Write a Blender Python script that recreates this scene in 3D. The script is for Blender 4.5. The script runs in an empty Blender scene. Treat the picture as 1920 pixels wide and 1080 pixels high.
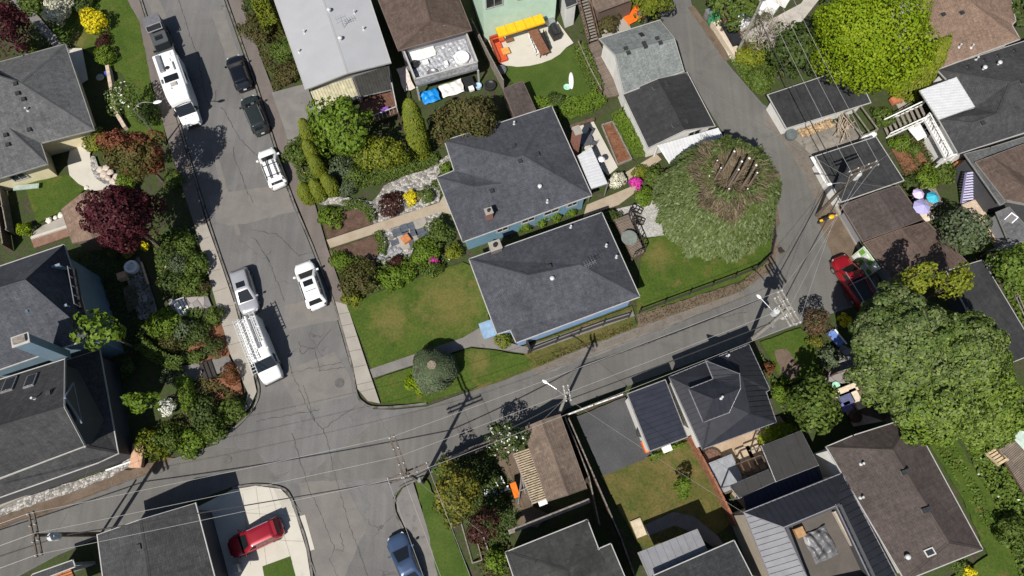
import bpy, bmesh, math, random
import numpy as np
from mathutils import Vector, Matrix
D = bpy.data
SC = bpy.context.scene
COL = SC.collection
R = math.radians

# ------------------------------------------------------------------ camera
CAM_H = 62.0
FPX = 1330.0                       # focal length in pixels of a 1920 px wide frame
TILT = math.atan(460.0 / FPX)      # the drone looks down, tipped a little forward
cam_d = D.cameras.new("camera"); cam = D.objects.new("camera", cam_d); COL.objects.link(cam)
cam.location = (0, 0, CAM_H); cam.rotation_euler = (TILT, 0, 0)
cam_d.sensor_width = 36.0; cam_d.lens = 36.0 * FPX / 1920.0
cam_d.clip_start = 0.5; cam_d.clip_end = 1000
SC.camera = cam

# ------------------------------------------------------------------ light
SUN_EL = R(52.5)
SUN_AZ = R(63.5 + 180)             # direction towards the sun, from +X
world = D.worlds.new("World"); SC.world = world; world.use_nodes = True
wn = world.node_tree; bg = wn.nodes["Background"]
sky = wn.nodes.new("ShaderNodeTexSky"); sky.sky_type = 'NISHITA'; sky.sun_disc = False
sky.sun_elevation = SUN_EL
sky.sun_rotation = math.atan2(math.cos(SUN_AZ), math.sin(SUN_AZ))
wn.links.new(sky.outputs[0], bg.inputs[0]); bg.inputs[1].default_value = 0.062
sd = D.lights.new("sun", 'SUN'); sun = D.objects.new("sun", sd); COL.objects.link(sun)
sd.energy = 5.0; sd.angle = R(0.5); sd.color = (1.0, 0.955, 0.88)
sdir = Vector((math.cos(SUN_AZ) * math.cos(SUN_EL), math.sin(SUN_AZ) * math.cos(SUN_EL), math.sin(SUN_EL)))
sun.rotation_euler = sdir.to_track_quat('Z', 'Y').to_euler()
sun.location = (-20, -40, 60)
SC.view_settings.view_transform = 'Standard'; SC.view_settings.look = 'None'
SC.view_settings.exposure = 0.26; SC.view_settings.gamma = 1.0
SC.render.engine = 'CYCLES'
SC.cycles.max_bounces = 5; SC.cycles.diffuse_bounces = 2; SC.cycles.glossy_bounces = 2
SC.cycles.transmission_bounces = 4; SC.cycles.transparent_max_bounces = 8

# ------------------------------------------------------------------ survey helpers: photograph pixel -> place on the ground plan
_c, _s = math.cos(TILT), math.sin(TILT)
def g(px, py, z=0.0):
    u = px - 960; v = py - 540
    d = Vector((u, FPX * _s - v * _c, -FPX * _c - v * _s))
    t = (z - CAM_H) / d.z
    return Vector((d.x * t, d.y * t, z))
A0 = R(20.5)                        # the street grid
E1 = Vector((math.cos(A0), math.sin(A0), 0)); E2 = Vector((-math.sin(A0), math.cos(A0), 0))

# ------------------------------------------------------------------ mesh helper
class MB:
    def __init__(s): s.v = []; s.f = []; s.m = []; s.uv = {}
    def add(s, vs, fs, mi=0):
        o = len(s.v); s.v += [tuple(a) for a in vs]
        for f in fs: s.f.append([o + i for i in f]); s.m.append(mi)
    def box(s, c, sx, sy, sz, rot=0.0, mi=0, tilt=None):
        """c = centre of the box's bottom"""
        vs = [Vector((x * sx / 2, y * sy / 2, z)) for z in (0, sz) for x, y in ((-1, -1), (1, -1), (1, 1), (-1, 1))]
        m = Matrix.Rotation(rot, 4, 'Z')
        if tilt: m = m @ tilt
        s.add([m @ a + Vector(c) for a in vs], [(3, 2, 1, 0), (4, 5, 6, 7), (0, 1, 5, 4), (1, 2, 6, 5), (2, 3, 7, 6), (3, 0, 4, 7)], mi)
    def beam(s, a, b, w, h, mi=0):
        """box from a to b, w wide, h tall, centred"""
        a = Vector(a); b = Vector(b); d = (b - a)
        if d.length < 1e-6: return
        d.normalize(); up = Vector((0, 0, 1))
        if abs(d.z) > .98: up = Vector((0, 1, 0))
        sd_ = d.cross(up).normalized(); u2 = sd_.cross(d)
        vs = []
        for p in (a, b):
            for x, y in ((-1, -1), (1, -1), (1, 1), (-1, 1)): vs.append(p + sd_ * x * w / 2 + u2 * y * h / 2)
        s.add(vs, [(3, 2, 1, 0), (4, 5, 6, 7), (0, 1, 5, 4), (1, 2, 6, 5), (2, 3, 7, 6), (3, 0, 4, 7)], mi)
    def tube(s, pts, rs, n=8, mi=0, caps=True):
        pts = [Vector(p) for p in pts]
        if not hasattr(rs, '__len__'): rs = [rs] * len(pts)
        o = len(s.v); K = len(pts)
        for k, p in enumerate(pts):
            d = (pts[min(k + 1, K - 1)] - pts[max(k - 1, 0)])
            d = d.normalized() if d.length > 1e-9 else Vector((0, 0, 1))
            a = d.cross(Vector((0, 0, 1)) if abs(d.z) < .95 else Vector((1, 0, 0))).normalized(); b = d.cross(a)
            for i in range(n):
                t = 2 * math.pi * i / n
                s.v.append(tuple(p + (a * math.cos(t) + b * math.sin(t)) * rs[k]))
        for k in range(K - 1):
            for i in range(n):
                j = (i + 1) % n
                s.f.append([o + k * n + i, o + k * n + j, o + (k + 1) * n + j, o + (k + 1) * n + i]); s.m.append(mi)
        if caps:
            s.f.append([o + i for i in range(n)][::-1]); s.m.append(mi)
            s.f.append([o + (K - 1) * n + i for i in range(n)]); s.m.append(mi)
    def disc(s, c, r, z0, z1, n=16, r1=None, mi=0):
        c = Vector(c); s.tube([c + Vector((0, 0, z0)), c + Vector((0, 0, z1))], [r, r if r1 is None else r1], n, mi)
    def lathe(s, c, prof, n=16, mi=0):
        c = Vector(c); o = len(s.v)
        for r, z in prof:
            for i in range(n):
                t = 2 * math.pi * i / n
                s.v.append(tuple(c + Vector((r * math.cos(t), r * math.sin(t), z))))
        for k in range(len(prof) - 1):
            for i in range(n):
                j = (i + 1) % n
                s.f.append([o + k * n + i, o + k * n + j, o + (k + 1) * n + j, o + (k + 1) * n + i]); s.m.append(mi)
        s.f.append([o + i for i in range(n)][::-1]); s.m.append(mi)
        s.f.append([o + (len(prof) - 1) * n + i for i in range(n)]); s.m.append(mi)
    def prism(s, poly, z0, z1, mi=0, mis=None):
        n = len(poly); a = sum(poly[i][0] * poly[(i + 1) % n][1] - poly[(i + 1) % n][0] * poly[i][1] for i in range(n))
        if a < 0: poly = poly[::-1]
        vs = [(p[0], p[1], z0) for p in poly] + [(p[0], p[1], z1) for p in poly]
        s.add(vs, [list(range(n, 2 * n))], mi)
        o = len(s.v) - 2 * n
        for i in range(n):
            j = (i + 1) % n; s.f.append([o + i, o + j, o + n + j, o + n + i]); s.m.append(mi if mis is None else mis)
    def build(s, name, mats, parent=None, smooth=False, uvs=None, at=None):
        me = D.meshes.new(name)
        off = Vector((0, 0, 0))
        if parent is not None: off = wloc(parent)
        if at is not None: off = Vector(at)
        me.from_pydata([(a[0] - off.x, a[1] - off.y, a[2] - off.z) for a in s.v], [], s.f)
        if not isinstance(mats, (list, tuple)): mats = [mats]
        for m_ in mats: me.materials.append(m_)
        if len(mats) > 1: me.polygons.foreach_set('material_index', s.m)
        if smooth: me.polygons.foreach_set('use_smooth', [True] * len(me.polygons))
        if s.uv:
            ul = me.uv_layers.new(name='uv')
            for fi, coords in s.uv.items():
                for li, c in zip(me.polygons[fi].loop_indices, coords): ul.data[li].uv = c
        me.update()
        o = D.objects.new(name, me); COL.objects.link(o)
        if parent is not None: o.parent = parent
        elif at is not None: o.location = off
        return o
WL = {}
def wloc(o):
    p = Vector(o.location)
    while o.parent: o = o.parent; p += Vector(o.location)
    return p
LABELS = {}
def tag(o, label, cat, group=None, kind=None):
    o['label'] = label; o['category'] = cat
    if group: o['group'] = group
    if kind: o['kind'] = kind
    LABELS.setdefault(label, []).append(o.name)
    return o
def thing(name, label, cat, loc, group=None, kind=None, rz=0.0):
    o = D.objects.new(name, None); COL.objects.link(o); o.location = loc; o.rotation_euler = (0, 0, rz)
    o.empty_display_size = .3
    return tag(o, label, cat, group, kind)

# ------------------------------------------------------------------ materials
MATS = {}
def nodes(name):
    m = D.materials.new(name); m.use_nodes = True; nt = m.node_tree
    return m, nt, nt.nodes["Principled BSDF"]
def N(nt, t, **kw):
    n = nt.nodes.new(t)
    for k, v in kw.items(): setattr(n, k, v)
    return n
def mixc(nt, fac, a, b, blend='MIX'):
    n = N(nt, 'ShaderNodeMix', data_type='RGBA', blend_type=blend)
    for sock, val in ((n.inputs['Factor'], fac), (n.inputs[6], a), (n.inputs[7], b)):
        if hasattr(val, 'is_linked'): nt.links.new(val, sock)
        elif isinstance(val, (int, float)): sock.default_value = val
        else: sock.default_value = (*val[:3], 1)
    return n.outputs[2]
def ramp(nt, fac, pts):
    r = N(nt, 'ShaderNodeValToRGB'); e = r.color_ramp.elements
    while len(e) < len(pts): e.new(.5)
    for i, (p, c) in enumerate(pts):
        e[i].position = p; e[i].color = (*c[:3], 1) if hasattr(c, '__len__') else (c, c, c, 1)
    nt.links.new(fac, r.inputs[0]); return r.outputs[0]
def noise(nt, vec, scale, detail=4, rough=.55, dist=0):
    n = N(nt, 'ShaderNodeTexNoise'); n.inputs['Scale'].default_value = scale; n.inputs['Detail'].default_value = detail
    n.inputs['Roughness'].default_value = rough; n.inputs['Distortion'].default_value = dist
    nt.links.new(vec, n.inputs['Vector']); return n.outputs['Fac']
def wpos(nt, scale=None, rot=0.0):
    ge = N(nt, 'ShaderNodeNewGeometry').outputs['Position']
    if scale is None and rot == 0: return ge
    mp = N(nt, 'ShaderNodeMapping'); mp.inputs['Rotation'].default_value = (0, 0, rot)
    mp.inputs['Scale'].default_value = scale or (1, 1, 1); nt.links.new(ge, mp.inputs[0]); return mp.outputs[0]
def bump(nt, bs, h, strength=.3, dist=.03):
    b = N(nt, 'ShaderNodeBump'); b.inputs['Strength'].default_value = strength; b.inputs['Distance'].default_value = dist
    nt.links.new(h, b.inputs['Height']); nt.links.new(b.outputs[0], bs.inputs['Normal'])
def plain(name, c, rough=.6, metal=0.0, var=.12, scale=3.0, spec=.4, bmp=0.0):
    if name in MATS: return MATS[name]
    m, nt, bs = nodes(name)
    p = N(nt, 'ShaderNodeTexCoord').outputs['Object']
    n1 = noise(nt, p, scale, 6, .6)
    lo = tuple(x * (1 - var * 1.6) for x in c); hi = tuple(min(1, x * (1 + var * 1.6)) for x in c)
    nt.links.new(ramp(nt, n1, [(.3, lo), (.7, hi)]), bs.inputs['Base Color'])
    bs.inputs['Roughness'].default_value = rough; bs.inputs['Metallic'].default_value = metal
    bs.inputs['Specular IOR Level'].default_value = spec
    if bmp: bump(nt, bs, noise(nt, p, scale * 6, 4), bmp, .02)
    MATS[name] = m; return m
def two(name, c1, c2, s1=.6, s2=14, c3=None, t3=(.62, .7), fine=.35, bmp=.3, rough=.9, rot=0, aniso=(1, 1, 1)):
    """ground and masonry: two colours in patches, fine grain, optional third colour in blotches"""
    m, nt, bs = nodes(name)
    p = wpos(nt, aniso, rot)
    base = ramp(nt, noise(nt, p, s1, 5, .6, .4), [(.35, c1), (.65, c2)])
    if c3 is not None:
        k = ramp(nt, noise(nt, wpos(nt, (1, 1, 1), 1.0), s1 * 1.7, 5, .65), [(t3[0], 0), (t3[1], 1)])
        base = mixc(nt, k, base, c3)
    fg = noise(nt, wpos(nt), s2, 5, .7)
    gr = ramp(nt, fg, [(.3, 1 - fine), (.7, 1 + fine)]) if fine <= 0 else ramp(nt, fg, [(.3, (1 - fine,) * 3), (.72, (1, 1, 1))])
    col = mixc(nt, 1.0, base, gr, 'MULTIPLY')
    nt.links.new(col, bs.inputs['Base Color']); bs.inputs['Roughness'].default_value = rough
    bs.inputs['Specular IOR Level'].default_value = .15
    if bmp: bump(nt, bs, fg, bmp, .04)
    MATS[name] = m; return m
def asphalt(name, c, crack=.9, warm=0.0, rot=R(22)):
    m, nt, bs = nodes(name)
    p = wpos(nt)
    pl = noise(nt, wpos(nt, (1.6, .09, 1), -rot), 1.1, 4, .55)          # streaks along the wheel tracks
    big = noise(nt, p, .12, 4, .6, .6)
    lo = tuple(x * .88 for x in c); hi = tuple(x * 1.15 for x in c)
    base = ramp(nt, big, [(.35, lo), (.65, hi)])
    base = mixc(nt, .75, base, ramp(nt, pl, [(.3, (.84, .84, .85)), (.7, (1.1, 1.09, 1.07))]), 'MULTIPLY')
    fine = noise(nt, p, 9, 6, .75)
    base = mixc(nt, 1.0, base, ramp(nt, fine, [(.3, (.8, .8, .8)), (.7, (1.13, 1.12, 1.1))]), 'MULTIPLY')
    stain = ramp(nt, noise(nt, p, .35, 7, .72, 1.0), [(.54, 0), (.70, 1)])
    base = mixc(nt, stain, base, tuple(x * .78 for x in c))
    # fine crack network: edges of warped cells, shown only in patches
    wv = N(nt, 'ShaderNodeVectorMath', operation='ADD')
    nz = N(nt, 'ShaderNodeTexNoise'); nz.inputs['Scale'].default_value = .9; nz.inputs['Detail'].default_value = 5
    nt.links.new(p, nz.inputs['Vector']); nt.links.new(p, wv.inputs[0]); nt.links.new(nz.outputs['Color'], wv.inputs[1])
    vo = N(nt, 'ShaderNodeTexVoronoi', feature='DISTANCE_TO_EDGE'); vo.inputs['Scale'].default_value = .22
    nt.links.new(wv.outputs[0], vo.inputs['Vector'])
    cr = ramp(nt, vo.outputs[0], [(.0, 1), (.007, 0)])
    msk = ramp(nt, noise(nt, p, .23, 2), [(.5, 0), (.6, 1)])
    k = N(nt, 'ShaderNodeMath', operation='MULTIPLY'); nt.links.new(cr, k.inputs[0]); nt.links.new(msk, k.inputs[1])
    k2 = N(nt, 'ShaderNodeMath', operation='MULTIPLY'); nt.links.new(k.outputs[0], k2.inputs[0]); k2.inputs[1].default_value = crack
    base = mixc(nt, k2.outputs[0], base, (.06, .057, .055))
    nt.links.new(base, bs.inputs['Base Color']); bs.inputs['Roughness'].default_value = .85
    bs.inputs['Specular IOR Level'].default_value = .25
    bump(nt, bs, fine, .35, .02)
    MATS[name] = m; return m
def shingle(name, c1, c2, bw=.45, rh=.17, contrast=.5, stain=.25, moss=None):
    m, nt, bs = nodes(name)
    uv = N(nt, 'ShaderNodeUVMap').outputs[0]
    br = N(nt, 'ShaderNodeTexBrick'); br.offset = .5; br.inputs['Scale'].default_value = 1
    br.inputs['Brick Width'].default_value = bw; br.inputs['Row Height'].default_value = rh
    br.inputs['Mortar Size'].default_value = .012; br.inputs['Bias'].default_value = 0
    br.inputs['Color1'].default_value = (*c1, 1); br.inputs['Color2'].default_value = (*c2, 1)
    br.inputs['Mortar'].default_value = (*[x * .45 for x in c1], 1)
    nt.links.new(uv, br.inputs['Vector'])
    gr = noise(nt, uv, 5.5, 6, .8)
    col = mixc(nt, contrast, br.outputs['Color'], ramp(nt, gr, [(.3, tuple(x * .55 for x in c1)), (.7, tuple(x * 1.35 for x in c2))]))
    bl = noise(nt, wpos(nt), .45, 5, .65, .5)
    col = mixc(nt, 1.0, col, ramp(nt, bl, [(.3, (1 - stain,) * 3), (.7, (1.08,) * 3)]), 'MULTIPLY')
    mp = N(nt, 'ShaderNodeMapping'); mp.inputs['Scale'].default_value = (2.2, .25, 1); nt.links.new(uv, mp.inputs[0])      # rain streaks down the slope
    col = mixc(nt, 1.0, col, ramp(nt, noise(nt, mp.outputs[0], 1.3, 5, .7), [(.32, (.80,) * 3), (.68, (1.12,) * 3)]), 'MULTIPLY')
    col = mixc(nt, 1.0, col, ramp(nt, noise(nt, uv, 2.4, 3, .6), [(.35, (.84,) * 3), (.65, (1.12,) * 3)]), 'MULTIPLY')
    if moss:
        col = mixc(nt, ramp(nt, noise(nt, wpos(nt), .8, 6, .75), [(.55, 0), (.7, .8)]), col, moss)
    nt.links.new(col, bs.inputs['Base Color']); bs.inputs['Roughness'].default_value = .9
    bs.inputs['Specular IOR Level'].default_value = .2
    bump(nt, bs, gr, .25, .02)
    MATS[name] = m; return m
def planks(name, c1, c2, w=.14, length=3.0, gap=.02, rough=.8):
    m, nt, bs = nodes(name)
    uv = N(nt, 'ShaderNodeUVMap').outputs[0]
    br = N(nt, 'ShaderNodeTexBrick'); br.offset = .37; br.inputs['Scale'].default_value = 1
    br.inputs['Brick Width'].default_value = length; br.inputs['Row Height'].default_value = w
    br.inputs['Mortar Size'].default_value = gap; br.inputs['Color1'].default_value = (*c1, 1)
    br.inputs['Color2'].default_value = (*c2, 1); br.inputs['Mortar'].default_value = (.02, .018, .015, 1)
    nt.links.new(uv, br.inputs['Vector'])
    bl = noise(nt, wpos(nt), 1.2, 6, .7)
    col = mixc(nt, 1.0, br.outputs['Color'], ramp(nt, bl, [(.3, (.7,) * 3), (.7, (1.1,) * 3)]), 'MULTIPLY')
    nt.links.new(col, bs.inputs['Base Color']); bs.inputs['Roughness'].default_value = rough
    bs.inputs['Specular IOR Level'].default_value = .2
    MATS[name] = m; return m
def stones(name, c1, c2, gapc, scale=3.0, edge=.06):
    m, nt, bs = nodes(name)
    p = wpos(nt)
    vo = N(nt, 'ShaderNodeTexVoronoi', feature='F1'); vo.inputs['Scale'].default_value = scale; nt.links.new(p, vo.inputs['Vector'])
    ve = N(nt, 'ShaderNodeTexVoronoi', feature='DISTANCE_TO_EDGE'); ve.inputs['Scale'].default_value = scale; nt.links.new(p, ve.inputs['Vector'])
    sp = N(nt, 'ShaderNodeSeparateColor'); nt.links.new(vo.outputs['Color'], sp.inputs[0])
    col = ramp(nt, sp.outputs[0], [(.15, c1), (.85, c2)])
    col = mixc(nt, ramp(nt, ve.outputs[0], [(0, 1), (edge, 0)]), col, gapc)
    nt.links.new(col, bs.inputs['Base Color']); bs.inputs['Roughness'].default_value = .85
    bump(nt, bs, ve.outputs[0], .8, .08)
    MATS[name] = m; return m
def leafmat(name, c1, c2, c3=None, trans=.25, patch=1.2):
    """foliage: each leaf its own tint between c1 and c2, patches drift towards c3"""
    if name in MATS: return MATS[name]
    m, nt, bs = nodes(name)
    ge = N(nt, 'ShaderNodeNewGeometry')
    col = ramp(nt, ge.outputs['Random Per Island'], [(.05, c1), (.95, c2)])
    if c3 is not None:
        col = mixc(nt, ramp(nt, noise(nt, ge.outputs['Position'], patch, 3), [(.45, 0), (.6, .85)]), col, c3)
    nt.links.new(col, bs.inputs['Base Color']); bs.inputs['Roughness'].default_value = .6
    bs.inputs['Specular IOR Level'].default_value = .25
    tr = N(nt, 'ShaderNodeBsdfTranslucent'); nt.links.new(col, tr.inputs[0])
    mx = N(nt, 'ShaderNodeMixShader'); mx.inputs[0].default_value = trans
    nt.links.new(bs.outputs[0], mx.inputs[1]); nt.links.new(tr.outputs[0], mx.inputs[2])
    nt.links.new(mx.outputs[0], nt.nodes['Material Output'].inputs[0])
    MATS[name] = m; return m
def paint(name, c, rough=.25, coat=.6, metal=0.0):
    if name in MATS: return MATS[name]
    m, nt, bs = nodes(name)
    p = N(nt, 'ShaderNodeTexCoord').outputs['Object']
    n1 = noise(nt, p, 2.0, 4)
    nt.links.new(ramp(nt, n1, [(.3, tuple(x * .93 for x in c)), (.7, c)]), bs.inputs['Base Color'])
    bs.inputs['Roughness'].default_value = rough; bs.inputs['Metallic'].default_value = metal
    bs.inputs['Coat Weight'].default_value = coat; bs.inputs['Coat Roughness'].default_value = .08
    MATS[name] = m; return m

M_ = lambda k: MATS[k]
WHITE = plain('white_trim', (.38, .37, .355), .6, var=.08)
WHITEB = plain('bright_white', (.74, .73, .71), .5, var=.05)
GREYM = plain('grey_metal', (.35, .35, .36), .4, .6)
DARK = plain('dark_plastic', (.02, .02, .022), .5)
BLACKV = plain('black_vent', (.03, .03, .032), .6)
GLASS = paint('window_glass', (.02, .025, .03), .06, .3)
BRICK = plain('brick', (.24, .11, .08), .9, var=.25, scale=9, bmp=.5)
CONC = two('concrete', (.30, .275, .24), (.36, .33, .29), .5, 16, (.24, .215, .185), (.6, .75), .18, .15)
CONCG = two('grey_concrete', (.17, .16, .155), (.22, .205, .19), .6, 14, (.125, .12, .115), (.58, .72), .25, .2)
CONCL = two('pale_concrete', (.47, .44, .38), (.53, .50, .44), .4, 16, (.42, .39, .34), (.6, .8), .1, .1)
PATHM = two('beige_aggregate', (.36, .29, .21), (.42, .35, .27), 1.2, 30, None, (.6, .7), .3, .3)
KERB = two('kerb_concrete', (.14, .13, .12), (.22, .205, .185), .8, 10, (.07, .065, .06), (.5, .66), .3, .2)
SOIL = two('garden_soil', (.055, .048, .034), (.09, .075, .052), .9, 7, (.055, .078, .024), (.40, .52), .45, .6)
DIRT = two('bare_dirt', (.13, .095, .07), (.18, .135, .10), .7, 8, (.09, .085, .045), (.55, .7), .35, .5)
MULCH = two('orange_mulch', (.20, .085, .045), (.27, .13, .075), 1.5, 9, (.10, .05, .03), (.55, .68), .5, .6)
GRASS = two('lawn_grass', (.055, .098, .013), (.085, .125, .020), .5, 5.5, (.15, .125, .04), (.57, .72), .5, .7)
GRASSD = two('dry_grass', (.10, .105, .026), (.165, .13, .046), .45, 5.5, (.07, .10, .02), (.5, .66), .5, .7)
GRASSB = two('mossy_grass', (.050, .090, .014), (.080, .118, .022), .4, 6, (.075, .10, .02), (.58, .75), .4, .5)
ASPH = asphalt('asphalt', (.138, .135, .134))
ASPHA = asphalt('alley_asphalt', (.126, .122, .116), .6, rot=R(110))
ASPHD = asphalt('walk_asphalt', (.145, .125, .115), .5)
GRAV = stones('river_stones', (.16, .15, .14), (.44, .42, .39), (.05, .045, .04), 4.2, .08)
GRAVL = stones('pale_gravel', (.30, .29, .27), (.45, .44, .42), (.16, .15, .14), 7.5, .05)
GRAVD = two('grey_gravel', (.075, .077, .08), (.10, .10, .104), .4, 12, (.125, .125, .125), (.62, .78), .4, .5)
PAVER = stones('stone_pavers', (.16, .15, .15), (.30, .27, .26), (.08, .07, .06), 1.3, .05)

# worn, sun-dried spots in the front and back lawns (they belong to the grass itself)
def dry_spots(m, spots, c):
    nt = m.node_tree; bs = nt.nodes["Principled BSDF"]; src = bs.inputs['Base Color'].links[0].from_socket; p = wpos(nt); cur = src
    nz = noise(nt, p, .9, 6, .75)
    for x, y, r in spots:
        sb = N(nt, 'ShaderNodeVectorMath', operation='DISTANCE'); nt.links.new(p, sb.inputs[0]); sb.inputs[1].default_value = (x, y, .14)
        a = N(nt, 'ShaderNodeMath', operation='DIVIDE'); nt.links.new(sb.outputs['Value'], a.inputs[0]); a.inputs[1].default_value = r * 2
        b = N(nt, 'ShaderNodeMath', operation='ADD'); nt.links.new(a.outputs[0], b.inputs[0]); nt.links.new(nz, b.inputs[1])
        k = ramp(nt, b.outputs[0], [(.60, .75), (.97, 0)]); fg = ramp(nt, noise(nt, p, 5.5, 5, .7), [(.3, tuple(q * .6 for q in c)), (.7, c)])
        cur = mixc(nt, k, cur, fg)
    nt.links.new(cur, bs.inputs['Base Color'])
_q = lambda x, y, r: (g(x, y).x, g(x, y).y, r)
dry_spots(GRASS, [_q(845, 565, 4.2), _q(735, 600, 2.6), _q(1235, 482, 1.8), _q(900, 680, 1.5), _q(150, 75, 1.6)], (.17, .145, .045))

# ------------------------------------------------------------------ ground sheets
rnd = random.Random(7)
def smooth_poly(pts, n=4):
    out = []; K = len(pts)
    for i in range(K):
        p0, p1, p2, p3 = (pts[(i + j - 1) % K] for j in range(4))
        for k in range(n):
            t = k / n
            out.append(tuple(.5 * ((2 * p1[a]) + (-p0[a] + p2[a]) * t + (2 * p0[a] - 5 * p1[a] + 4 * p2[a] - p3[a]) * t * t + (-p0[a] + 3 * p1[a] - 3 * p2[a] + p3[a]) * t ** 3) for a in (0, 1)))
    return out
def jitter(poly, amp, step=.5):
    out = []; K = len(poly)
    for i in range(K):
        a = Vector(poly[i][:2]); b = Vector(poly[(i + 1) % K][:2]); L = (b - a).length; n = max(1, int(L / step))
        for k in range(n):
            p = a.lerp(b, k / n); out.append((p.x + rnd.uniform(-amp, amp), p.y + rnd.uniform(-amp, amp)))
    return out
def tri_fill(poly):
    from mathutils.geometry import tessellate_polygon
    return tessellate_polygon([[Vector((p[0], p[1], 0)) for p in poly]])
def sheet(name, pts, z, m, smooth=0, jit=0, depth=.1, kind='structure'):
    poly = [tuple(g(*p)[:2]) for p in pts]
    if smooth: poly = smooth_poly(poly, smooth)
    if jit: poly = jitter(poly, jit)
    n = len(poly); b = MB()
    a = sum(poly[i][0] * poly[(i + 1) % n][1] - poly[(i + 1) % n][0] * poly[i][1] for i in range(n))
    if a < 0: poly = poly[::-1]
    tr = tri_fill(poly)
    b.add([(x, y, z) for x, y in poly], [list(t) for t in tr])
    for i in range(len(b.f)):                          # upward facing
        f = b.f[i]; p, q, r_ = (Vector(b.v[k]) for k in f)
        if (q - p).cross(r_ - p).z < 0: b.f[i] = f[::-1]
    for i in range(n):
        p, q = poly[i], poly[(i + 1) % n]
        b.add([(p[0], p[1], z - depth), (q[0], q[1], z - depth), (q[0], q[1], z), (p[0], p[1], z)], [(0, 1, 2, 3)])
    o = b.build(name, m)
    if kind: o['kind'] = kind
    return o
def strip(name, pts, w, z0, z1, m, kind='structure', smooth=0, jit=0):
    """raised band along an open line of survey points"""
    P = [Vector(g(*p)[:2]).to_3d() for p in pts]
    if smooth:
        Q = []
        for i in range(len(P) - 1):
            p0 = P[max(i - 1, 0)]; p1 = P[i]; p2 = P[i + 1]; p3 = P[min(i + 2, len(P) - 1)]
            for k in range(smooth):
                t = k / smooth
                Q.append(.5 * ((2 * p1) + (p2 - p0) * t + (2 * p0 - 5 * p1 + 4 * p2 - p3) * t * t + (3 * p1 - p0 - 3 * p2 + p3) * t ** 3))
        Q.append(P[-1]); P = Q
    b = MB(); L = []; Rr = []
    for i, p in enumerate(P):
        d = (P[min(i + 1, len(P) - 1)] - P[max(i - 1, 0)]).normalized(); nn = Vector((-d.y, d.x, 0)) * (w / 2)
        if jit: nn = nn * (1 + rnd.uniform(-jit, jit))
        L.append(p + nn); Rr.append(p - nn)
    for i in range(len(P) - 1):
        q = [Rr[i], Rr[i + 1], L[i + 1], L[i]]
        vs = [(a.x, a.y, z0) for a in q] + [(a.x, a.y, z1) for a in q]
        b.add(vs, [(4, 5, 6, 7), (0, 1, 5, 4), (2, 3, 7, 6)] + ([(3, 0, 4, 7)] if i == 0 else []) + ([(1, 2, 6, 5)] if i == len(P) - 2 else []))
    o = b.build(name, m)
    if kind: o['kind'] = kind
    return o

b = MB(); b.add([(-160, -120, -.08), (160, -120, -.08), (160, 160, -.08), (-160, 160, -.08)], [(0, 1, 2, 3)])
o = b.build('ground', SOIL); o['kind'] = 'structure'

road = [(240, -60), (267, 0), (325, 185), (377, 360), (412, 470), (447, 573), (480, 697), (489, 735), (478, 768), (450, 798), (400, 835), (300, 868), (210, 893), (130, 925), (0, 968), (-60, 990), (-60, 1140), (30, 1083), (110, 1040), (240, 985), (437, 912), (480, 905), (530, 911), (549, 930), (562, 967), (582, 1030), (600, 1140), (803, 1140), (785, 1080), (757, 1000), (738, 960), (737, 933), (750, 910), (777, 898), (850, 860), (960, 815), (1060, 768), (1200, 715), (1400, 643), (1520, 600), (1600, 575), (1660, 560), (1640, 500), (1590, 420), (1560, 300), (1500, 240), (1430, 195), (1365, 120), (1300, 20), (1280, -60), (1205, -60), (1250, 60), (1290, 140), (1350, 240), (1400, 300), (1447, 400), (1450, 470), (1430, 508), (1390, 537), (1300, 570), (1190, 612), (1100, 645), (1000, 685), (900, 727), (800, 762), (740, 768), (700, 767), (674, 745), (655, 680), (623, 567), (582, 462), (540, 360), (478, 165), (420, 0), (400, -60)]
sheet('road', road, 0, ASPH)
sheet('alley_road', [(1020, 680), (1190, 613), (1300, 571), (1390, 538), (1430, 509), (1449, 470), (1446, 400), (1400, 300), (1350, 240), (1290, 140), (1250, 60), (1210, -50), (1278, -50), (1300, 22), (1364, 122), (1428, 196), (1470, 240), (1520, 330), (1565, 430), (1590, 480), (1620, 560), (1518, 600), (1400, 641), (1200, 713), (1060, 766), (962, 812), (790, 888), (640, 905), (560, 905), (690, 800), (800, 764), (900, 729)], .004, ASPHA, jit=.03, depth=.01)
sheet('west_alley_road', [(-60, 992), (0, 970), (130, 928), (210, 895), (300, 870), (400, 838), (480, 845), (520, 902), (437, 910), (240, 983), (110, 1038), (30, 1080), (-60, 1130)], .005, ASPHA, jit=.03, depth=.01)
# repairs and patches in the asphalt
PATCHL = two('worn_asphalt', (.165, .155, .145), (.20, .185, .17), .8, 12, None, (.6, .7), .22, .2)
PATCHD = two('dark_patch', (.085, .082, .08), (.105, .10, .096), .8, 12, None, (.6, .7), .22, .2)
for q, mm in [([(533, 572), (590, 560), (622, 566), (638, 600), (540, 618)], PATCHL), ([(390, 366), (533, 345), (541, 363), (552, 398), (436, 424), (405, 415)], PATCHL),
              ([(455, 590), (500, 575), (520, 640), (500, 655)], PATCHL), ([(520, 700), (628, 660), (655, 700), (663, 740), (560, 770)], PATCHL),
              ([(560, 905), (640, 900), (690, 985), (640, 1090), (595, 1090), (575, 1000)], PATCHL), ([(395, 20), (420, 20), (455, 120), (430, 125)], PATCHL),
              ([(275, 0), (300, 0), (322, 60), (300, 70)], PATCHL), ([(1000, 690), (1180, 622), (1300, 578), (1385, 548), (1380, 560), (1190, 640), (1010, 705)], PATCHL)]:
    sheet('road_patch', q, .009 + .001 * rnd.random(), mm, jit=.09, depth=.004)
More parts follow.
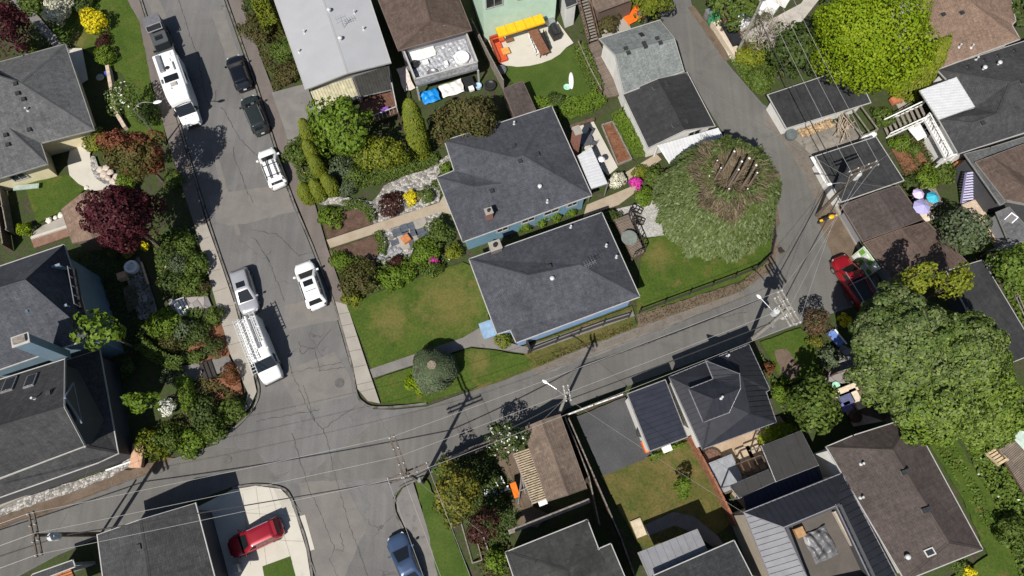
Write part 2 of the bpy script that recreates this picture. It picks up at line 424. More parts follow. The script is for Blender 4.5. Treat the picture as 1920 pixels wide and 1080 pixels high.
sheet('gutter_pan', [(395, 270), (402, 268), (420, 330), (440, 400), (452, 440), (444, 441), (418, 372)], .0105, PATCHL, depth=.004)
# crack sealing lines
CR = plain('crack_tar', (.052, .050, .048), .7)
cracks = [[(335, 0), (348, 40), (362, 85), (372, 105), (378, 150), (392, 200)], [(405, 170), (402, 190)], [(437, 275), (440, 300), (452, 325), (462, 355), (475, 380)],
          [(560, 640), (565, 665), (578, 655), (592, 652), (620, 617)], [(560, 650), (540, 668), (548, 700), (575, 760), (590, 790)], [(565, 648), (590, 655), (600, 695), (648, 688)],
          [(500, 480), (520, 530), (533, 565)], [(470, 445), (480, 450), (505, 490)], [(568, 720), (590, 790), (605, 805)], [(605, 805), (640, 780), (670, 760)],
          [(605, 805), (618, 840), (625, 880), (640, 930), (655, 985), (672, 1030), (690, 1080)], [(548, 812), (562, 860), (580, 920), (597, 950), (612, 990), (628, 1030), (618, 1050), (635, 1085)],
          [(628, 1030), (645, 1032), (638, 1000)], [(480, 790), (545, 778), (600, 768)], [(415, 200), (450, 260), (490, 300)], [(545, 700), (575, 692), (640, 680)],
          [(1060, 700), (1200, 650), (1330, 600), (1400, 585)], [(600, 470), (560, 480), (520, 440), (470, 430)]]
b = MB()
for ln in cracks:
    P = [g(*p) for p in ln]; Q = []
    for i in range(len(P) - 1):
        n = max(2, int((P[i + 1] - P[i]).length / .25))
        for k in range(n):
            q = P[i].lerp(P[i + 1], k / n); Q.append(q + Vector((rnd.uniform(-.07, .07), rnd.uniform(-.07, .07), 0)))
    Q.append(P[-1])
    for i in range(len(Q) - 1):
        d = (Q[i + 1] - Q[i]); d.normalize(); nn = Vector((-d.y, d.x, 0)); w = rnd.uniform(.010, .032)
        b.add([(*(Q[i] - nn * w).xy, .014), (*(Q[i + 1] - nn * w).xy, .014), (*(Q[i + 1] + nn * w).xy, .014), (*(Q[i] + nn * w).xy, .014)], [(0, 1, 2, 3)])
o = b.build('road_crack_sealing', CR); o['kind'] = 'structure'
def manhole(px, py, r, label):
    c = g(px, py); b = MB(); b.lathe(c, [(r * 1.25, .008), (r * 1.25, .02), (r * 1.02, .021), (r, .018), (r, .024), (0.02, .026)], 24)
    tag(b.build('manhole_cover', plain('cast_iron', (.10, .095, .09), .7, .2, .3, 14), at=c), label, 'manhole cover', 'manhole covers in the roads')
manhole(637, 718, .34, 'round iron manhole cover near the corner of the main street')
manhole(427, 862, .30, 'small round manhole cover near the dark shrubs at the alley mouth')
b = MB(); c = g(1463, 469); b.box(c + Vector((0, 0, .006)), .7, .85, .02, A0 + R(15)); 
for k in range(6): b.box(c + Vector((0, 0, .028)) + E1 * (-.22 + k * .09), .075, .6, .01, A0 + R(15), 1)
tag(b.build('storm_drain', [DIRT, DARK], at=c), 'square storm drain grate in the alley by the back lawn', 'drain')

# pavements
Z1 = .13
sheet('west_pavement', [(222, -40), (262, 0), (320, 185), (371, 360), (388, 420), (366, 425), (345, 360), (313, 255), (287, 163), (237, 0), (226, -40)][::1], Z1, ASPHD)
sheet('west_pavement', [(388, 420), (407, 472), (442, 575), (474, 697), (482, 735), (470, 762), (456, 775), (466, 738), (432, 663), (400, 547), (366, 425)], Z1 + .002, CONC)
sheet('east_pavement', [(428, 0), (486, 165), (548, 360), (590, 462), (629, 566), (651, 572), (613, 462), (590, 380), (562, 300), (520, 190), (490, 110), (455, 0), (440, -40), (415, -40)], Z1, ASPHD)
sheet('east_pavement', [(629, 566), (661, 680), (671, 730), (690, 752), (713, 757), (690, 690), (651, 572)], Z1 + .002, CONC)
sheet('southeast_pavement', [(775, 905), (756, 915), (744, 935), (745, 958), (765, 1000), (793, 1080), (805, 1140), (845, 1140), (827, 1080), (800, 985)], Z1, CONCG)
for nm, ln in [('kerb', [(248, -50), (265, 0), (323, 185), (374, 360), (410, 471), (445, 574), (478, 697), (486, 735), (475, 766), (448, 796), (400, 833)]),
               ('kerb', [(404, -50), (424, 0), (482, 165), (544, 360), (586, 462), (626, 567), (658, 680), (669, 738), (682, 756), (702, 764), (742, 763), (800, 757)]),
               ('kerb', [(437, 915), (480, 909), (528, 915), (546, 933), (558, 967), (578, 1030), (594, 1140)]),
               ('kerb', [(800, 893), (777, 902), (752, 913), (740, 934), (741, 960), (760, 1000), (789, 1080), (806, 1140)])]:
    strip(nm, ln, .17, -.03, .148, KERB, smooth=5)
jb = MB()
for ln in ([(394, 445), (372, 452)], [(402, 470), (380, 477)], [(415, 505), (390, 512)], [(427, 540), (402, 548)], [(438, 573), (410, 580)], [(448, 607), (420, 613)], [(458, 640), (430, 648)], [(470, 680), (442, 688)],
           [(634, 590), (658, 586)], [(640, 612), (665, 607)], [(647, 635), (672, 630)], [(654, 660), (680, 655)], [(661, 690), (690, 684)], [(670, 722), (700, 715)], [(300, 110), (275, 116)], [(318, 165), (290, 172)], [(336, 230), (308, 238)]):
    a, c = g(*ln[0]), g(*ln[1]); jb.beam(a + Vector((0, 0, Z1 + .004)), c + Vector((0, 0, Z1 + .004)), .03, .006)
o = jb.build('pavement_joints', CR); o['kind'] = 'structure'

# yards
sheet('northwest_lawn', [(55, -40), (235, -6), (285, 163), (312, 255), (300, 270), (238, 262), (236, 150), (205, 130), (150, 88), (108, 80), (95, 40)], .145, GRASS, 3, .05)
sheet('west_side_lawn', [(48, 345), (128, 328), (166, 352), (140, 372), (115, 398), (72, 418), (62, 395)], .14, GRASS, 0, .06)
sheet('far_west_lawn', [(-50, 385), (10, 395), (22, 440), (-40, 470)], .14, GRASS, 0, .05)
sheet('west_curved_walk', [(133, 282), (165, 250), (182, 262), (170, 290), (178, 322), (203, 342), (245, 360), (225, 378), (172, 358), (132, 330)], .155, CONCL, 2)
sheet('west_entry_walk', [(128, 92), (155, 92), (166, 150), (143, 165)], .155, CONCL)
sheet('northwest_path', [(30, -10), (50, 5), (85, 45), (118, 85), (104, 92), (70, 50), (20, 5)], .15, CONCG, 2)
sheet('west_gravel_border', [(170, 300), (180, 295), (190, 322), (225, 345), (240, 356), (214, 352), (180, 335)], .158, GRAV, 2)
sheet('front_walk', [(613, 451), (824, 381), (832, 368), (850, 404), (828, 398), (620, 466)], .16, PATHM)
sheet('front_lawn', [(651, 575), (705, 550), (790, 520), (868, 492), (886, 500), (924, 602), (870, 633), (697, 692)], .14, GRASS, 0, .04)
sheet('front_path', [(694, 693), (868, 634), (925, 600), (942, 640), (1000, 655), (990, 664), (930, 655), (884, 650), (700, 709)], .15, CONCG)
sheet('corner_lawn', [(703, 712), (884, 653), (930, 658), (985, 668), (1005, 683), (900, 723), (800, 755), (743, 757), (716, 756)], .141, GRASS, 0, .05)
sheet('side_lawn_strip', [(975, 652), (1185, 575), (1192, 605), (1005, 683), (985, 668)], .142, GRASSD, 0, .04)
sheet('side_path', [(990, 650), (1185, 583), (1190, 593), (1000, 660)], .15, CONCG)
sheet('back_lawn', [(1192, 580), (1205, 450), (1300, 430), (1447, 400), (1445, 470), (1430, 500), (1385, 528), (1195, 590)], .14, GRASS, 0, .05)
sheet('verge', [(1195, 590), (1385, 530), (1436, 495), (1452, 440), (1460, 470), (1440, 512), (1395, 545), (1300, 577), (1196, 614)], .05, DIRT, 0, .09)
sheet('fence_verge', [(1000, 672), (1192, 604), (1196, 614), (1100, 650), (1005, 690), (900, 729), (880, 735), (900, 722)], .055, GRASSD, 0, .06)
sheet('gravel_patio', [(1155, 393), (1228, 376), (1262, 440), (1212, 446), (1170, 420)], .145, GRAVL)
sheet('garden_walk', [(1093, 408), (1100, 385), (1150, 365), (1185, 350), (1172, 325), (1230, 290), (1240, 300), (1195, 335), (1200, 355), (1160, 385), (1110, 402)], .15, PATHM, 0)
sheet('garden_patio', [(1068, 240), (1112, 228), (1158, 315), (1140, 330), (1110, 300)], .152, CONCL)
sheet('raised_bed_soil', [(1130, 238), (1148, 232), (1183, 300), (1160, 308)], .16, MULCH)
sheet('garden_grass', [(1148, 225), (1175, 210), (1212, 290), (1190, 300)], .14, GRASSB, 0, .05)
sheet('stone_bed', [(588, 374), (640, 370), (700, 378), (720, 350), (760, 330), (800, 320), (840, 290), (846, 305), (820, 330), (828, 366), (824, 380), (700, 422), (690, 400), (640, 385), (600, 384)], .145, GRAV, 0, .08)
sheet('stone_bed', [(710, 430), (738, 424), (820, 396), (830, 400), (815, 425), (790, 450), (770, 480), (740, 500), (712, 480)], .146, GRAV, 0, .08)
sheet('yard_lawn', [(940, 130), (1082, 85), (1130, 195), (1070, 225), (1030, 200), (990, 190)], .14, GRASSB, 0, .06)
sheet('southeast_yard_lawn', [(1126, 892), (1262, 838), (1290, 826), (1380, 978), (1240, 1060), (1190, 1010)], .14, GRASSD, 0, .05)
sheet('gravel_yard', [(1080, 782), (1172, 745), (1218, 852), (1208, 862), (1130, 892)], .145, GRAVD, 0, .04)
sheet('alley_garden_lawn', [(1425, 642), (1500, 615), (1525, 640), (1538, 700), (1470, 722)], .14, GRASS, 0, .05)
sheet('lawn_bare_patch', [(1450, 665), (1475, 655), (1500, 690), (1475, 712)], .146, DIRT, 3, .2, .004)
sheet('southeast_verge_lawn', [(779, 905), (800, 900), (850, 1000), (890, 1100), (833, 1140), (800, 985)], .14, GRASSB, 0, .06)
sheet('east_hill_lawn', [(1715, 790), (1790, 820), (1870, 950), (1910, 1080), (1960, 1140), (1700, 1140), (1850, 1040), (1800, 930)], .14, GRASS, 0, .1)
sheet('east_yard_lawn', [(1795, 440), (1835, 410), (1870, 470), (1800, 480)], .14, GRASSB, 0, .06)
sheet('driveway', [(437, 918), (480, 911), (527, 917), (544, 935), (556, 968), (575, 1030), (592, 1140), (390, 1140), (372, 950)], .12, CONCL)
sheet('driveway_apron', [(560, 968), (572, 965), (590, 1030), (580, 1033)], .03, CONCL)
sheet('driveway_lawn', [(493, 1062), (545, 1043), (560, 1100), (500, 1100)], .15, GRASSB)
sheet('shared_driveway', [(510, 175), (575, 158), (592, 205), (560, 255), (548, 290), (530, 230)], .14, CONCG)
sheet('mint_house_patio', [(915, 78), (1045, 42), (1075, 82), (1062, 90), (1050, 103), (1034, 113), (1015, 120), (993, 125), (970, 127), (948, 124), (936, 118), (925, 100)], .16, CONCL, 0)
sheet('east_concrete_pad', [(1480, 252), (1580, 225), (1640, 262), (1530, 300), (1520, 290)], .02, two('weathered_concrete', (.20, .18, .155), (.29, .265, .23), .7, 12, (.12, .11, .095), (.5, .66), .3, .3), 0, .1)
sheet('parking_pad', [(1530, 400), (1572, 380), (1640, 500), (1625, 560), (1590, 575), (1560, 480)], .012, DIRT, 0, .1)
sheet('lane_verge', [(1290, 15), (1300, 10), (1330, 50), (1372, 100), (1375, 110), (1360, 115)], .03, DIRT, 0, .05)
sheet('lane_retaining_path', [(1335, 45), (1350, 38), (1382, 95), (1368, 112)], .2, CONCL)
sheet('southwest_gravel_border', [(0, 955), (40, 935), (130, 905), (210, 880), (240, 862), (262, 850), (270, 862), (210, 893), (130, 925), (0, 968)], .06, GRAV, 0, .06)
sheet('pale_path', [(125, 405), (82, 424), (60, 440), (62, 448), (130, 424)], .15, CONC)
sheet('brick_patio', [(60, 450), (130, 427), (136, 442), (66, 466)], .15, two('brick_paving', (.20, .11, .08), (.27, .17, .13), 2, 12, None, (.6, .7), .3, .3))
sheet('west_garden_walk', [(232, 500), (262, 482), (290, 560), (300, 600), (262, 600)], .15, PAVER)
sheet('mulch_bed', [(385, 620), (415, 600), (432, 662), (428, 675), (390, 690), (350, 660)], .15, MULCH, 0, .06)
sheet('west_steps_path', [(330, 690), (430, 668), (440, 690), (400, 705), (345, 720)], .152, CONCG)
sheet('stone_patio', [(315, 562), (390, 555), (398, 575), (350, 590), (320, 580)], .15, PAVER)
sheet('mulch_bed', [(380, 715), (450, 705), (456, 740), (400, 755)], .15, MULCH, 0, .06)
sheet('wood_chip_bed', [(600, 405), (690, 390), (702, 420), (616, 448)], .148, two('wood_chips', (.10, .06, .045), (.16, .10, .075), 1.5, 9, None, (.6, .7), .5, .5), 0, .05)
sheet('wood_chip_bed', [(618, 470), (712, 440), (720, 480), (700, 500), (640, 520)], .149, MATS['wood_chips'], 0, .05)
sheet('flagstone_patio', [(1575, 645), (1600, 660), (1600, 690), (1590, 720), (1545, 715), (1560, 690)], .15, PAVER, 0, .05)
sheet('dirt_path', [(1590, 700), (1640, 745), (1700, 790), (1680, 800), (1600, 770)], .145, DIRT, 0, .1)

sheet('alley_shoulder', [(-40, 985), (0, 962), (130, 922), (210, 890), (300, 862), (330, 858), (300, 880), (210, 912), (130, 948), (0, 992), (-40, 1005)], .016, DIRT, 0, .12, .01)
sheet('lane_shoulder', [(1440, 215), (1482, 250), (1530, 300), (1575, 385), (1640, 500), (1660, 560), (1600, 572), (1565, 480), (1535, 400), (1510, 330), (1470, 265), (1435, 225)], .011, two('worn_lane_edge', (.155, .135, .115), (.20, .175, .15), .8, 9, (.11, .10, .09), (.55, .7), .35, .3), 0, .12, .006)
sheet('lane_shoulder', [(1400, 300), (1447, 400), (1450, 440), (1462, 420), (1455, 380), (1420, 300)], .017, DIRT, 0, .1, .01)
sheet('alley_shoulder', [(1000, 690), (1195, 618), (1300, 580), (1392, 548), (1396, 556), (1300, 592), (1195, 632), (1005, 702)], .018, MATS['worn_lane_edge'], 0, .12, .012)
sheet('alley_shoulder', [(790, 885), (850, 856), (960, 812), (1060, 764), (1060, 772), (960, 822), (850, 868), (795, 893)], .017, MATS['worn_lane_edge'], 0, .1, .012)
sheet('road', [(600, 1139), (803, 1139), (900, 1600), (680, 1600)], -.001, ASPH)
sheet('driveway', [(390, 1139), (592, 1139), (640, 1400), (440, 1400)], .119, CONCL)
sheet('southeast_pavement', [(805, 1139), (845, 1139), (950, 1600), (905, 1600)], Z1 - .001, CONCG)
sheet('road', [(240, -59), (400, -59), (350, -260), (180, -260)], -.001, ASPH)
sheet('road', [(1206, -59), (1280, -59), (1220, -260), (1140, -260)], -.001, ASPH)

# ------------------------------------------------------------------ buildings
shingle('slate_blue_shingle', (0.060, 0.063, 0.074), (0.085, 0.089, 0.105))
shingle('grey_shingle', (.085, .087, .090), (.135, .137, .14), contrast=.6)
shingle('light_green_grey_shingle', (.14, .155, .152), (.22, .235, .23), contrast=.65, stain=.2)
shingle('brown_shingle', (0.081, 0.059, 0.048), (0.133, 0.095, 0.078), contrast=.55)
shingle('tan_shingle', (.17, .112, .082), (.26, .18, .135), contrast=.6)
shingle('mauve_brown_shingle', (0.070, 0.056, 0.052), (0.095, 0.076, 0.070), contrast=.45)
shingle('charcoal_shingle', (0.030, 0.032, 0.034), (0.046, 0.048, 0.050), contrast=.45)
shingle('dark_grey_shingle', (0.048, 0.048, 0.050), (0.070, 0.070, 0.072), contrast=.45)
shingle('torch_on_felt', (0.036, 0.037, 0.039), (0.043, 0.043, 0.046), 1.0, 8.0, .3, .3)
shingle('mossy_felt', (.045, .047, .045), (.058, .060, .056), 1.0, 8.0, .35, .4, (.075, .08, .07))
plain('white_membrane', (.335, .34, .355), .7, var=.035, scale=.5)
shingle('cedar_brown', (.15, .112, .088), (.21, .16, .125), .6, .2, .5, .35)
plain('metal_roof_navy', (.034, .038, .052), .35, .3, .1, 1.5)
plain('metal_roof_charcoal', (.032, .033, .040), .38, .3, .1, 1.5)
plain('metal_roof_silver_and_glare', (.19, .19, .205), .7, .0, .08, 1.5)  # silver canopy metal; also the painted sun glare on one charcoal roof slope
plain('metal_roof_white', (.50, .51, .53), .6, .0, .05, 1.5)
for nm, c in (('blue_wall', (.16, .30, .40)), ('periwinkle_wall', (.22, .36, .62)), ('cream_wall', (.72, .64, .42)), ('white_wall', (.72, .71, .68)),
              ('mint_wall', (.52, .70, .55)), ('grey_blue_wall', (.17, .22, .27)), ('dark_wall', (.06, .06, .065)), ('grey_wall', (.26, .26, .28)), ('brown_wall', (.14, .10, .08)),
              ('slate_blue_wall', (.16, .235, .30)), ('purple_wall', (.32, .24, .55)), ('tan_wall', (.40, .34, .27))):
    m, nt, bs = nodes(nm)
    p = wpos(nt); sx = N(nt, 'ShaderNodeSeparateXYZ'); nt.links.new(p, sx.inputs[0])
    mt = N(nt, 'ShaderNodeMath', operation='FRACT'); md = N(nt, 'ShaderNodeMath', operation='DIVIDE'); md.inputs[1].default_value = .2
    nt.links.new(sx.outputs[2], md.inputs[0]); nt.links.new(md.outputs[0], mt.inputs[0])
    col = mixc(nt, 1.0, c, ramp(nt, noise(nt, p, 1.3, 5), [(.3, (.86,) * 3), (.7, (1,) * 3)]), 'MULTIPLY')
    col = mixc(nt, 1.0, col, ramp(nt, mt.outputs[0], [(0, (.55,) * 3), (.12, (1,) * 3)]), 'MULTIPLY')
    nt.links.new(col, bs.inputs['Base Color']); bs.inputs['Roughness'].default_value = .7
    MATS[nm] = m
HOUSES = {}
def offset_poly(P, d):
    """P counter-clockwise, shrink by d"""
    n = len(P); out = []
    for i in range(n):
        a, b_, c = P[i - 1], P[i], P[(i + 1) % n]
        e1 = (b_ - a).normalized(); e2 = (c - b_).normalized()
        n1 = Vector((-e1.y, e1.x)); n2 = Vector((-e2.y, e2.x)); bis = (n1 + n2)
        k = max(.35, 1 + n1.dot(n2)); out.append(b_ + bis * (d / k))
    return out
def roof_z(tris, x, y, up=True):
    best = None
    for a, b_, c in tris:
        d = (b_.y - c.y) * (a.x - c.x) + (c.x - b_.x) * (a.y - c.y)
        if abs(d) < 1e-9: continue
        u = ((b_.y - c.y) * (x - c.x) + (c.x - b_.x) * (y - c.y)) / d; v = ((c.y - a.y) * (x - c.x) + (a.x - c.x) * (y - c.y)) / d
        w = 1 - u - v
        if min(u, v, w) > -.02:
            z = u * a.z + v * b_.z + w * c.z
            if best is None or z > best: best = z
    return best
def roof_mesh(V, F, thick, ribs=None, caps=True, ribsize=(.05, .045)):
    b = MB(); tris = []; edge = {}; faces = []
    for f in F:
        ids = list(f); P = [V[k] for k in ids]
        nrm = Vector((0, 0, 0))
        for i in range(len(P)): nrm += P[i].cross(P[(i + 1) % len(P)])
        if nrm.z < 0: ids = ids[::-1]; P = P[::-1]; nrm = -nrm
        nrm.normalize(); faces.append((ids, P, nrm))
        from mathutils.geometry import tessellate_polygon
        TT = []
        for t in (tessellate_polygon([[Vector((p.x, p.y, 0)) for p in P]]) if len(P) > 3 else [(0, 1, 2)]):
            q0, q1, q2 = (P[i] for i in t)
            t = tuple(t) if (q1 - q0).cross(q2 - q0).z > 0 else tuple(t)[::-1]
            TT.append(t); tris.append(tuple(P[i] for i in t))
        faces[-1] = faces[-1] + (TT,)
        for i in range(len(ids)): edge.setdefault(frozenset((ids[i], ids[(i + 1) % len(ids)])), []).append((ids[i], ids[(i + 1) % len(ids)], nrm))
        h = Vector((-nrm.y, nrm.x, 0))
        if h.length < .02: h = E1.copy()
        h.normalize(); s_ = nrm.cross(h)
        o = len(b.v); b.v += [tuple(p) for p in P]
        for t in TT:
            b.uv[len(b.f)] = [(P[i].dot(h), P[i].dot(s_)) for i in t]
            b.f.append([o + i for i in t]); b.m.append(0)
        if ribs:
            us = [p.dot(h) for p in P]; k = math.ceil(min(us) / ribs)
            while k * ribs < max(us):
                u = k * ribs; xs = []
                for i in range(len(P)):
                    a, c = P[i], P[(i + 1) % len(P)]; ua, uc = a.dot(h), c.dot(h)
                    if (ua - u) * (uc - u) < 0: xs.append(a.lerp(c, (u - ua) / (uc - ua)))
                xs.sort(key=lambda q: q.dot(s_))
                for j in range(0, len(xs) - 1, 2):
                    if (xs[j + 1] - xs[j]).length > .3: b.beam(xs[j] + nrm * .02, xs[j + 1] + nrm * .02, ribsize[0], ribsize[1])
                k += 1
    bound = [v[0] for v in edge.values() if len(v) == 1]
    nxt = {a: c for a, c, _ in bound}; start = bound[0][0]; loop = [start]
    while nxt.get(loop[-1], start) != start and len(loop) < 60: loop.append(nxt[loop[-1]])
    if nxt.get(loop[-1]) != start: print('OPEN LOOP', F)
    for a, c, _ in bound:
        p, q = V[a], V[c]; dn = Vector((0, 0, -thick))
        b.add([p + dn, q + dn, q, p], [(0, 1, 2, 3)], 1)
    for ids, P, nrm, TT in faces: b.add([p - Vector((0, 0, thick)) for p in P], [list(t)[::-1] for t in TT], 1)
    if caps:
        for kk, v in edge.items():
            if len(v) == 2:
                n1, n2 = v[0][2], v[1][2]
                a, c = V[v[0][0]], V[v[0][1]]
                if n1.dot(n2) > .9995: continue
                # convex (ridge or hip) only
                d = (c - a).normalized()
                side = n1.cross(d)
                if True:
                    for nn, sgn in ((n1, 1), (n2, -1)):
                        w = nn.cross(d).normalized() * sgn
                        if w.z > 0: w = -w
                        if abs(w.z) < 1e-4: continue
                        q4 = [a + nn * .025, c + nn * .025, c + w * .15 + nn * .022, a + w * .15 + nn * .022]
                        b.add(q4 if (q4[1] - q4[0]).cross(q4[3] - q4[0]).dot(nn) > 0 else q4[::-1], [(0, 1, 2, 3)], 0)
    return b, tris, loop
def house(key, name, label, V, F, roofm, wallm='white_wall', over=.4, trim=None, thick=.16, cat='house', base=0.0, walls=True, ribs=None, caps=True, group=None, skip=(), gut=.075, into=None, wm=None, rs=(.05, .045)):
    VV = {k: (g(*v) if len(v) == 3 else Vector((g(v[0], v[1], 0).x, g(v[0], v[1], 0).y, v[2]))) for k, v in V.items()}
    F = F.split(); trim = trim or WHITE
    b, tris, loop = roof_mesh(VV, F, thick, ribs, caps, rs)
    L = [VV[k] for k in loop]; cx = sum((p for p in L), Vector()) / len(L)
    root = thing(name, label, cat, (cx.x, cx.y, base), group) if into is None else HOUSES[into]['root']
    roof = b.build('roof', [M_(roofm), trim], root)
    gb = MB()
    for i in range(len(L)):
        if i in skip: continue
        a, c = L[i], L[(i + 1) % len(L)]; d = (c - a); d2 = Vector((d.x, d.y, 0)).normalized(); o = Vector((d2.y, -d2.x, 0))
        flat = abs(d.z) < .35
        w, h, up = (gut, .12, -.05) if flat else (gut * .55, .17, -.06)
        gb.beam(a + o * w / 2 + Vector((0, 0, up + .003)) - d.normalized() * (w - .003), c + o * w / 2 + Vector((0, 0, up + .003)) + d.normalized() * (w - .003 * (i % 3)), w, h)
    gb.build('gutter', trim, roof)
    if walls:
        P2 = offset_poly([Vector((p.x, p.y)) for p in L], over); wb = MB(); n = len(P2)
        for i in range(n):
            a, c = P2[i], P2[(i + 1) % n]; k = max(1, int((c - a).length / .4)); pts = [a.lerp(c, j / k) for j in range(k + 1)]
            zs = [(roof_z(tris, p.x, p.y) or L[i].z) - thick * .6 for p in pts]
            for j in range(k):
                wb.add([(pts[j].x, pts[j].y, base - .1), (pts[j + 1].x, pts[j + 1].y, base - .1), (pts[j + 1].x, pts[j + 1].y, zs[j + 1]), (pts[j].x, pts[j].y, zs[j])], [(0, 1, 2, 3)])
        wb.build('wall', M_(wallm), root)
        HOUSES[key] = dict(root=root, roof=roof, tris=tris, wall=P2, L=L)
    else: HOUSES[key] = dict(root=root, roof=roof, tris=tris, wall=None, L=L)
    return root
CAMP = Vector((0, 0, CAM_H))
def onroof(key, px, py):
    tris = HOUSES[key]['tris']; d = (g(px, py, 0) - CAMP); best = None
    for a, b_, c in tris:
        n = (b_ - a).cross(c - a)
        if abs(n.dot(d)) < 1e-9: continue
        t = (a - CAMP).dot(n) / d.dot(n); p = CAMP + d * t
        z = roof_z([(a, b_, c)], p.x, p.y)
        if z is not None and (best is None or t < best[0]): best = (t, p, n.normalized() if n.z > 0 else -n.normalized())
    if best is None: return g(px, py, tris[0][0].z), Vector((0, 0, 1))
    return best[1], best[2]
def vents(key, lst):
    H = HOUSES[key]
    for it in lst:
        kind, px, py = it[:3]; p, n = onroof(key, px, py); b = MB(); sm = False
        if kind == 'box':
            b.box(p - Vector((0, 0, .08)), .38, .38, .10, A0, 1); b.box(p + Vector((0, 0, .02)), .36, .36, .17, A0); m = [BLACKV, GREYM]; nm = 'roof_vent'
        elif kind == 'pipe':
            b.disc(p, .06, -.1, .38, 10); b.disc(p, .16, -.05, .05, 12, .10); b.disc(p, .095, .38, .44, 10); m = [plain('galvanised', (.62, .62, .62), .4, .3)]; nm = 'vent_pipe'
        elif kind == 'turbine':
            b.disc(p, .12, -.1, .22, 12); b.lathe(p + Vector((0, 0, .2)), [(.1, 0), (.2, .08), (.22, .16), (.17, .26), (.04, .3)], 14); m = [plain('galvanised', (.62, .62, .62), .4, .3)]; nm = 'turbine_vent'; sm = True
        elif kind == 'sky':
            w, h = it[3:5]; q = n.to_track_quat('Z', 'Y').to_matrix().to_4x4()
            ax = Vector((-n.y, n.x, 0)); ax = ax.normalized() if ax.length > .02 else E1; ay = n.cross(ax)
            def slab(w, h, z0, z1, mi):
                vs = [p + ax * (sx * w / 2) + ay * (sy * h / 2) + n * z for z in (z0, z1) for sx, sy in ((-1, -1), (1, -1), (1, 1), (-1, 1))]
                b.add(vs, [(4, 5, 6, 7), (0, 1, 5, 4), (1, 2, 6, 5), (2, 3, 7, 6), (3, 0, 4, 7)], mi)
            slab(w, h, -.02, .13, 0)
            fr = b.build('skylight', it[5] if len(it) > 5 else GREYM, H['roof'])
            b = MB(); slab(w - .18, h - .18, .12, .15, 0); b.build('pane', it[6] if len(it) > 6 else GLASS, fr); continue
        elif kind == 'chim':
            w, d, h = it[3:6]; b.box(p - Vector((0, 0, .9)), w, d, .9 + h, A0); b.box(p + Vector((0, 0, h)), w + .12, d + .12, .1, A0, 1)
            o = b.build('chimney', [it[6] if len(it) > 6 else BRICK, CONC], H['roof'])
            b = MB(); b.disc(p, min(w, d) * .25, h + .1, h + .32, 12, mi=0); b.build('flue', DARK, o); continue
        elif kind == 'dish':
            q = p + Vector((0, 0, .55)); b.tube([p - Vector((0, 0, .1)), q], .025, 6)
            bb = MB(); ax = Vector((-.3, -.7, .65)).normalized(); rot = ax.to_track_quat('Z', 'Y')
            bb.lathe((0, 0, 0), [(.02, 0), (.15, .02), (.28, .07), (.29, .075), (.28, .085), (.15, .035), (.02, .015)], 16)
            b.add([rot @ Vector(v) + q for v in bb.v], bb.f); b.tube([q, q + ax * .35], .012, 5); m = [GREYM]; nm = 'satellite_dish'
        elif kind == 'aerial':
            b.tube([p - Vector((0, 0, .1)), p + Vector((0, 0, 1.5))], .025, 6)
            for z in (.9, 1.4): b.tube([p + Vector((-.5, -.25, z)), p + Vector((.5, .25, z))], .018, 5)
            for k in range(5): b.tube([p + Vector((-.4 + .2 * k - .15, -.2 + .1 * k + .3, 1.42)), p + Vector((-.4 + .2 * k + .15, -.2 + .1 * k - .3, 1.42))], .012, 5)
            m = [GREYM]; nm = 'roof_aerial'
        b.build(nm, m, H['roof'], smooth=sm)
def window(key, edge, t, z, w, h, frame=None, pane=None, door=False):
    H = HOUSES[key]; P = H['wall']; a, c = P[edge], P[(edge + 1) % len(P)]
    d = (c - a); L = d.length; d = d.normalized(); o = Vector((d.y, -d.x)); p = a + d * (L * t)
    rot = math.atan2(d.y, d.x); b = MB(); ctr = Vector((p.x + o.x * .03, p.y + o.y * .03, z))
    b.box(ctr, w + .2, .10, .10, rot); b.box(ctr + Vector((0, 0, h + .1)), w + .2, .10, .10, rot)
    for s_ in (-1, 1): b.box(ctr + Vector((d.x, d.y, 0)) * s_ * (w / 2 + .05) + Vector((0, 0, .1)), .10, .10, h, rot)
    b.box(ctr + Vector((0, 0, .1)), .05, .09, h, rot)
    f = b.build('door' if door else 'window', frame or WHITE, H['root'])
    b = MB(); b.box(Vector((p.x + o.x * .01, p.y + o.y * .01, z + .1)), w, .05, h, rot); b.build('panel' if door else 'pane', pane or GLASS, f)

BTRIM = plain('brown_trim', (.16, .12, .10), .6); GFAS = plain('grey_fascia', (.22, .21, .20), .6)
PURP = plain('purple_trim', (.38, .32, .66), .5, var=.05); PALEM = plain('pale_metal_edge', (.22, .22, .24), .5, .2)
house('h1', 'hip_roof_house', 'cream walled house with mottled grey hip roof, at the top left',
      dict(a=(-60, 133, 3.1), b=(122, 83, 3.1), c=(176, 243, 3.1), d=(76, 268, 3.1), e=(89, 307, 3.1), f=(-60, 352, 3.1), r=(38, 155, 5.2), s=(-60, 125, 5.2), w=(17, 240, 4.3), h=(-60, 262, 4.3)),
      'abrs bcr cdwhsr dew efhw', 'grey_shingle', 'cream_wall', .75, gut=.08, trim=GFAS)
vents('h1', [('box', 30, 158), ('box', 34, 176), ('box', 45, 187), ('box', 56, 244), ('box', 12, 254), ('box', 16, 272), ('pipe', 52, 207)])
house('shed', 'garden_shed', 'small brown gable roofed shed under the purple maple', dict(a=(115, 393, 2.3), b=(152, 363, 3.0), c=(215, 352, 2.3), d=(240, 425, 2.3), e=(174, 448, 3.0), f=(136, 456, 2.3)), 'abef bcde', 'tan_shingle', 'brown_wall', .2, cat='shed', gut=.04, trim=BTRIM)
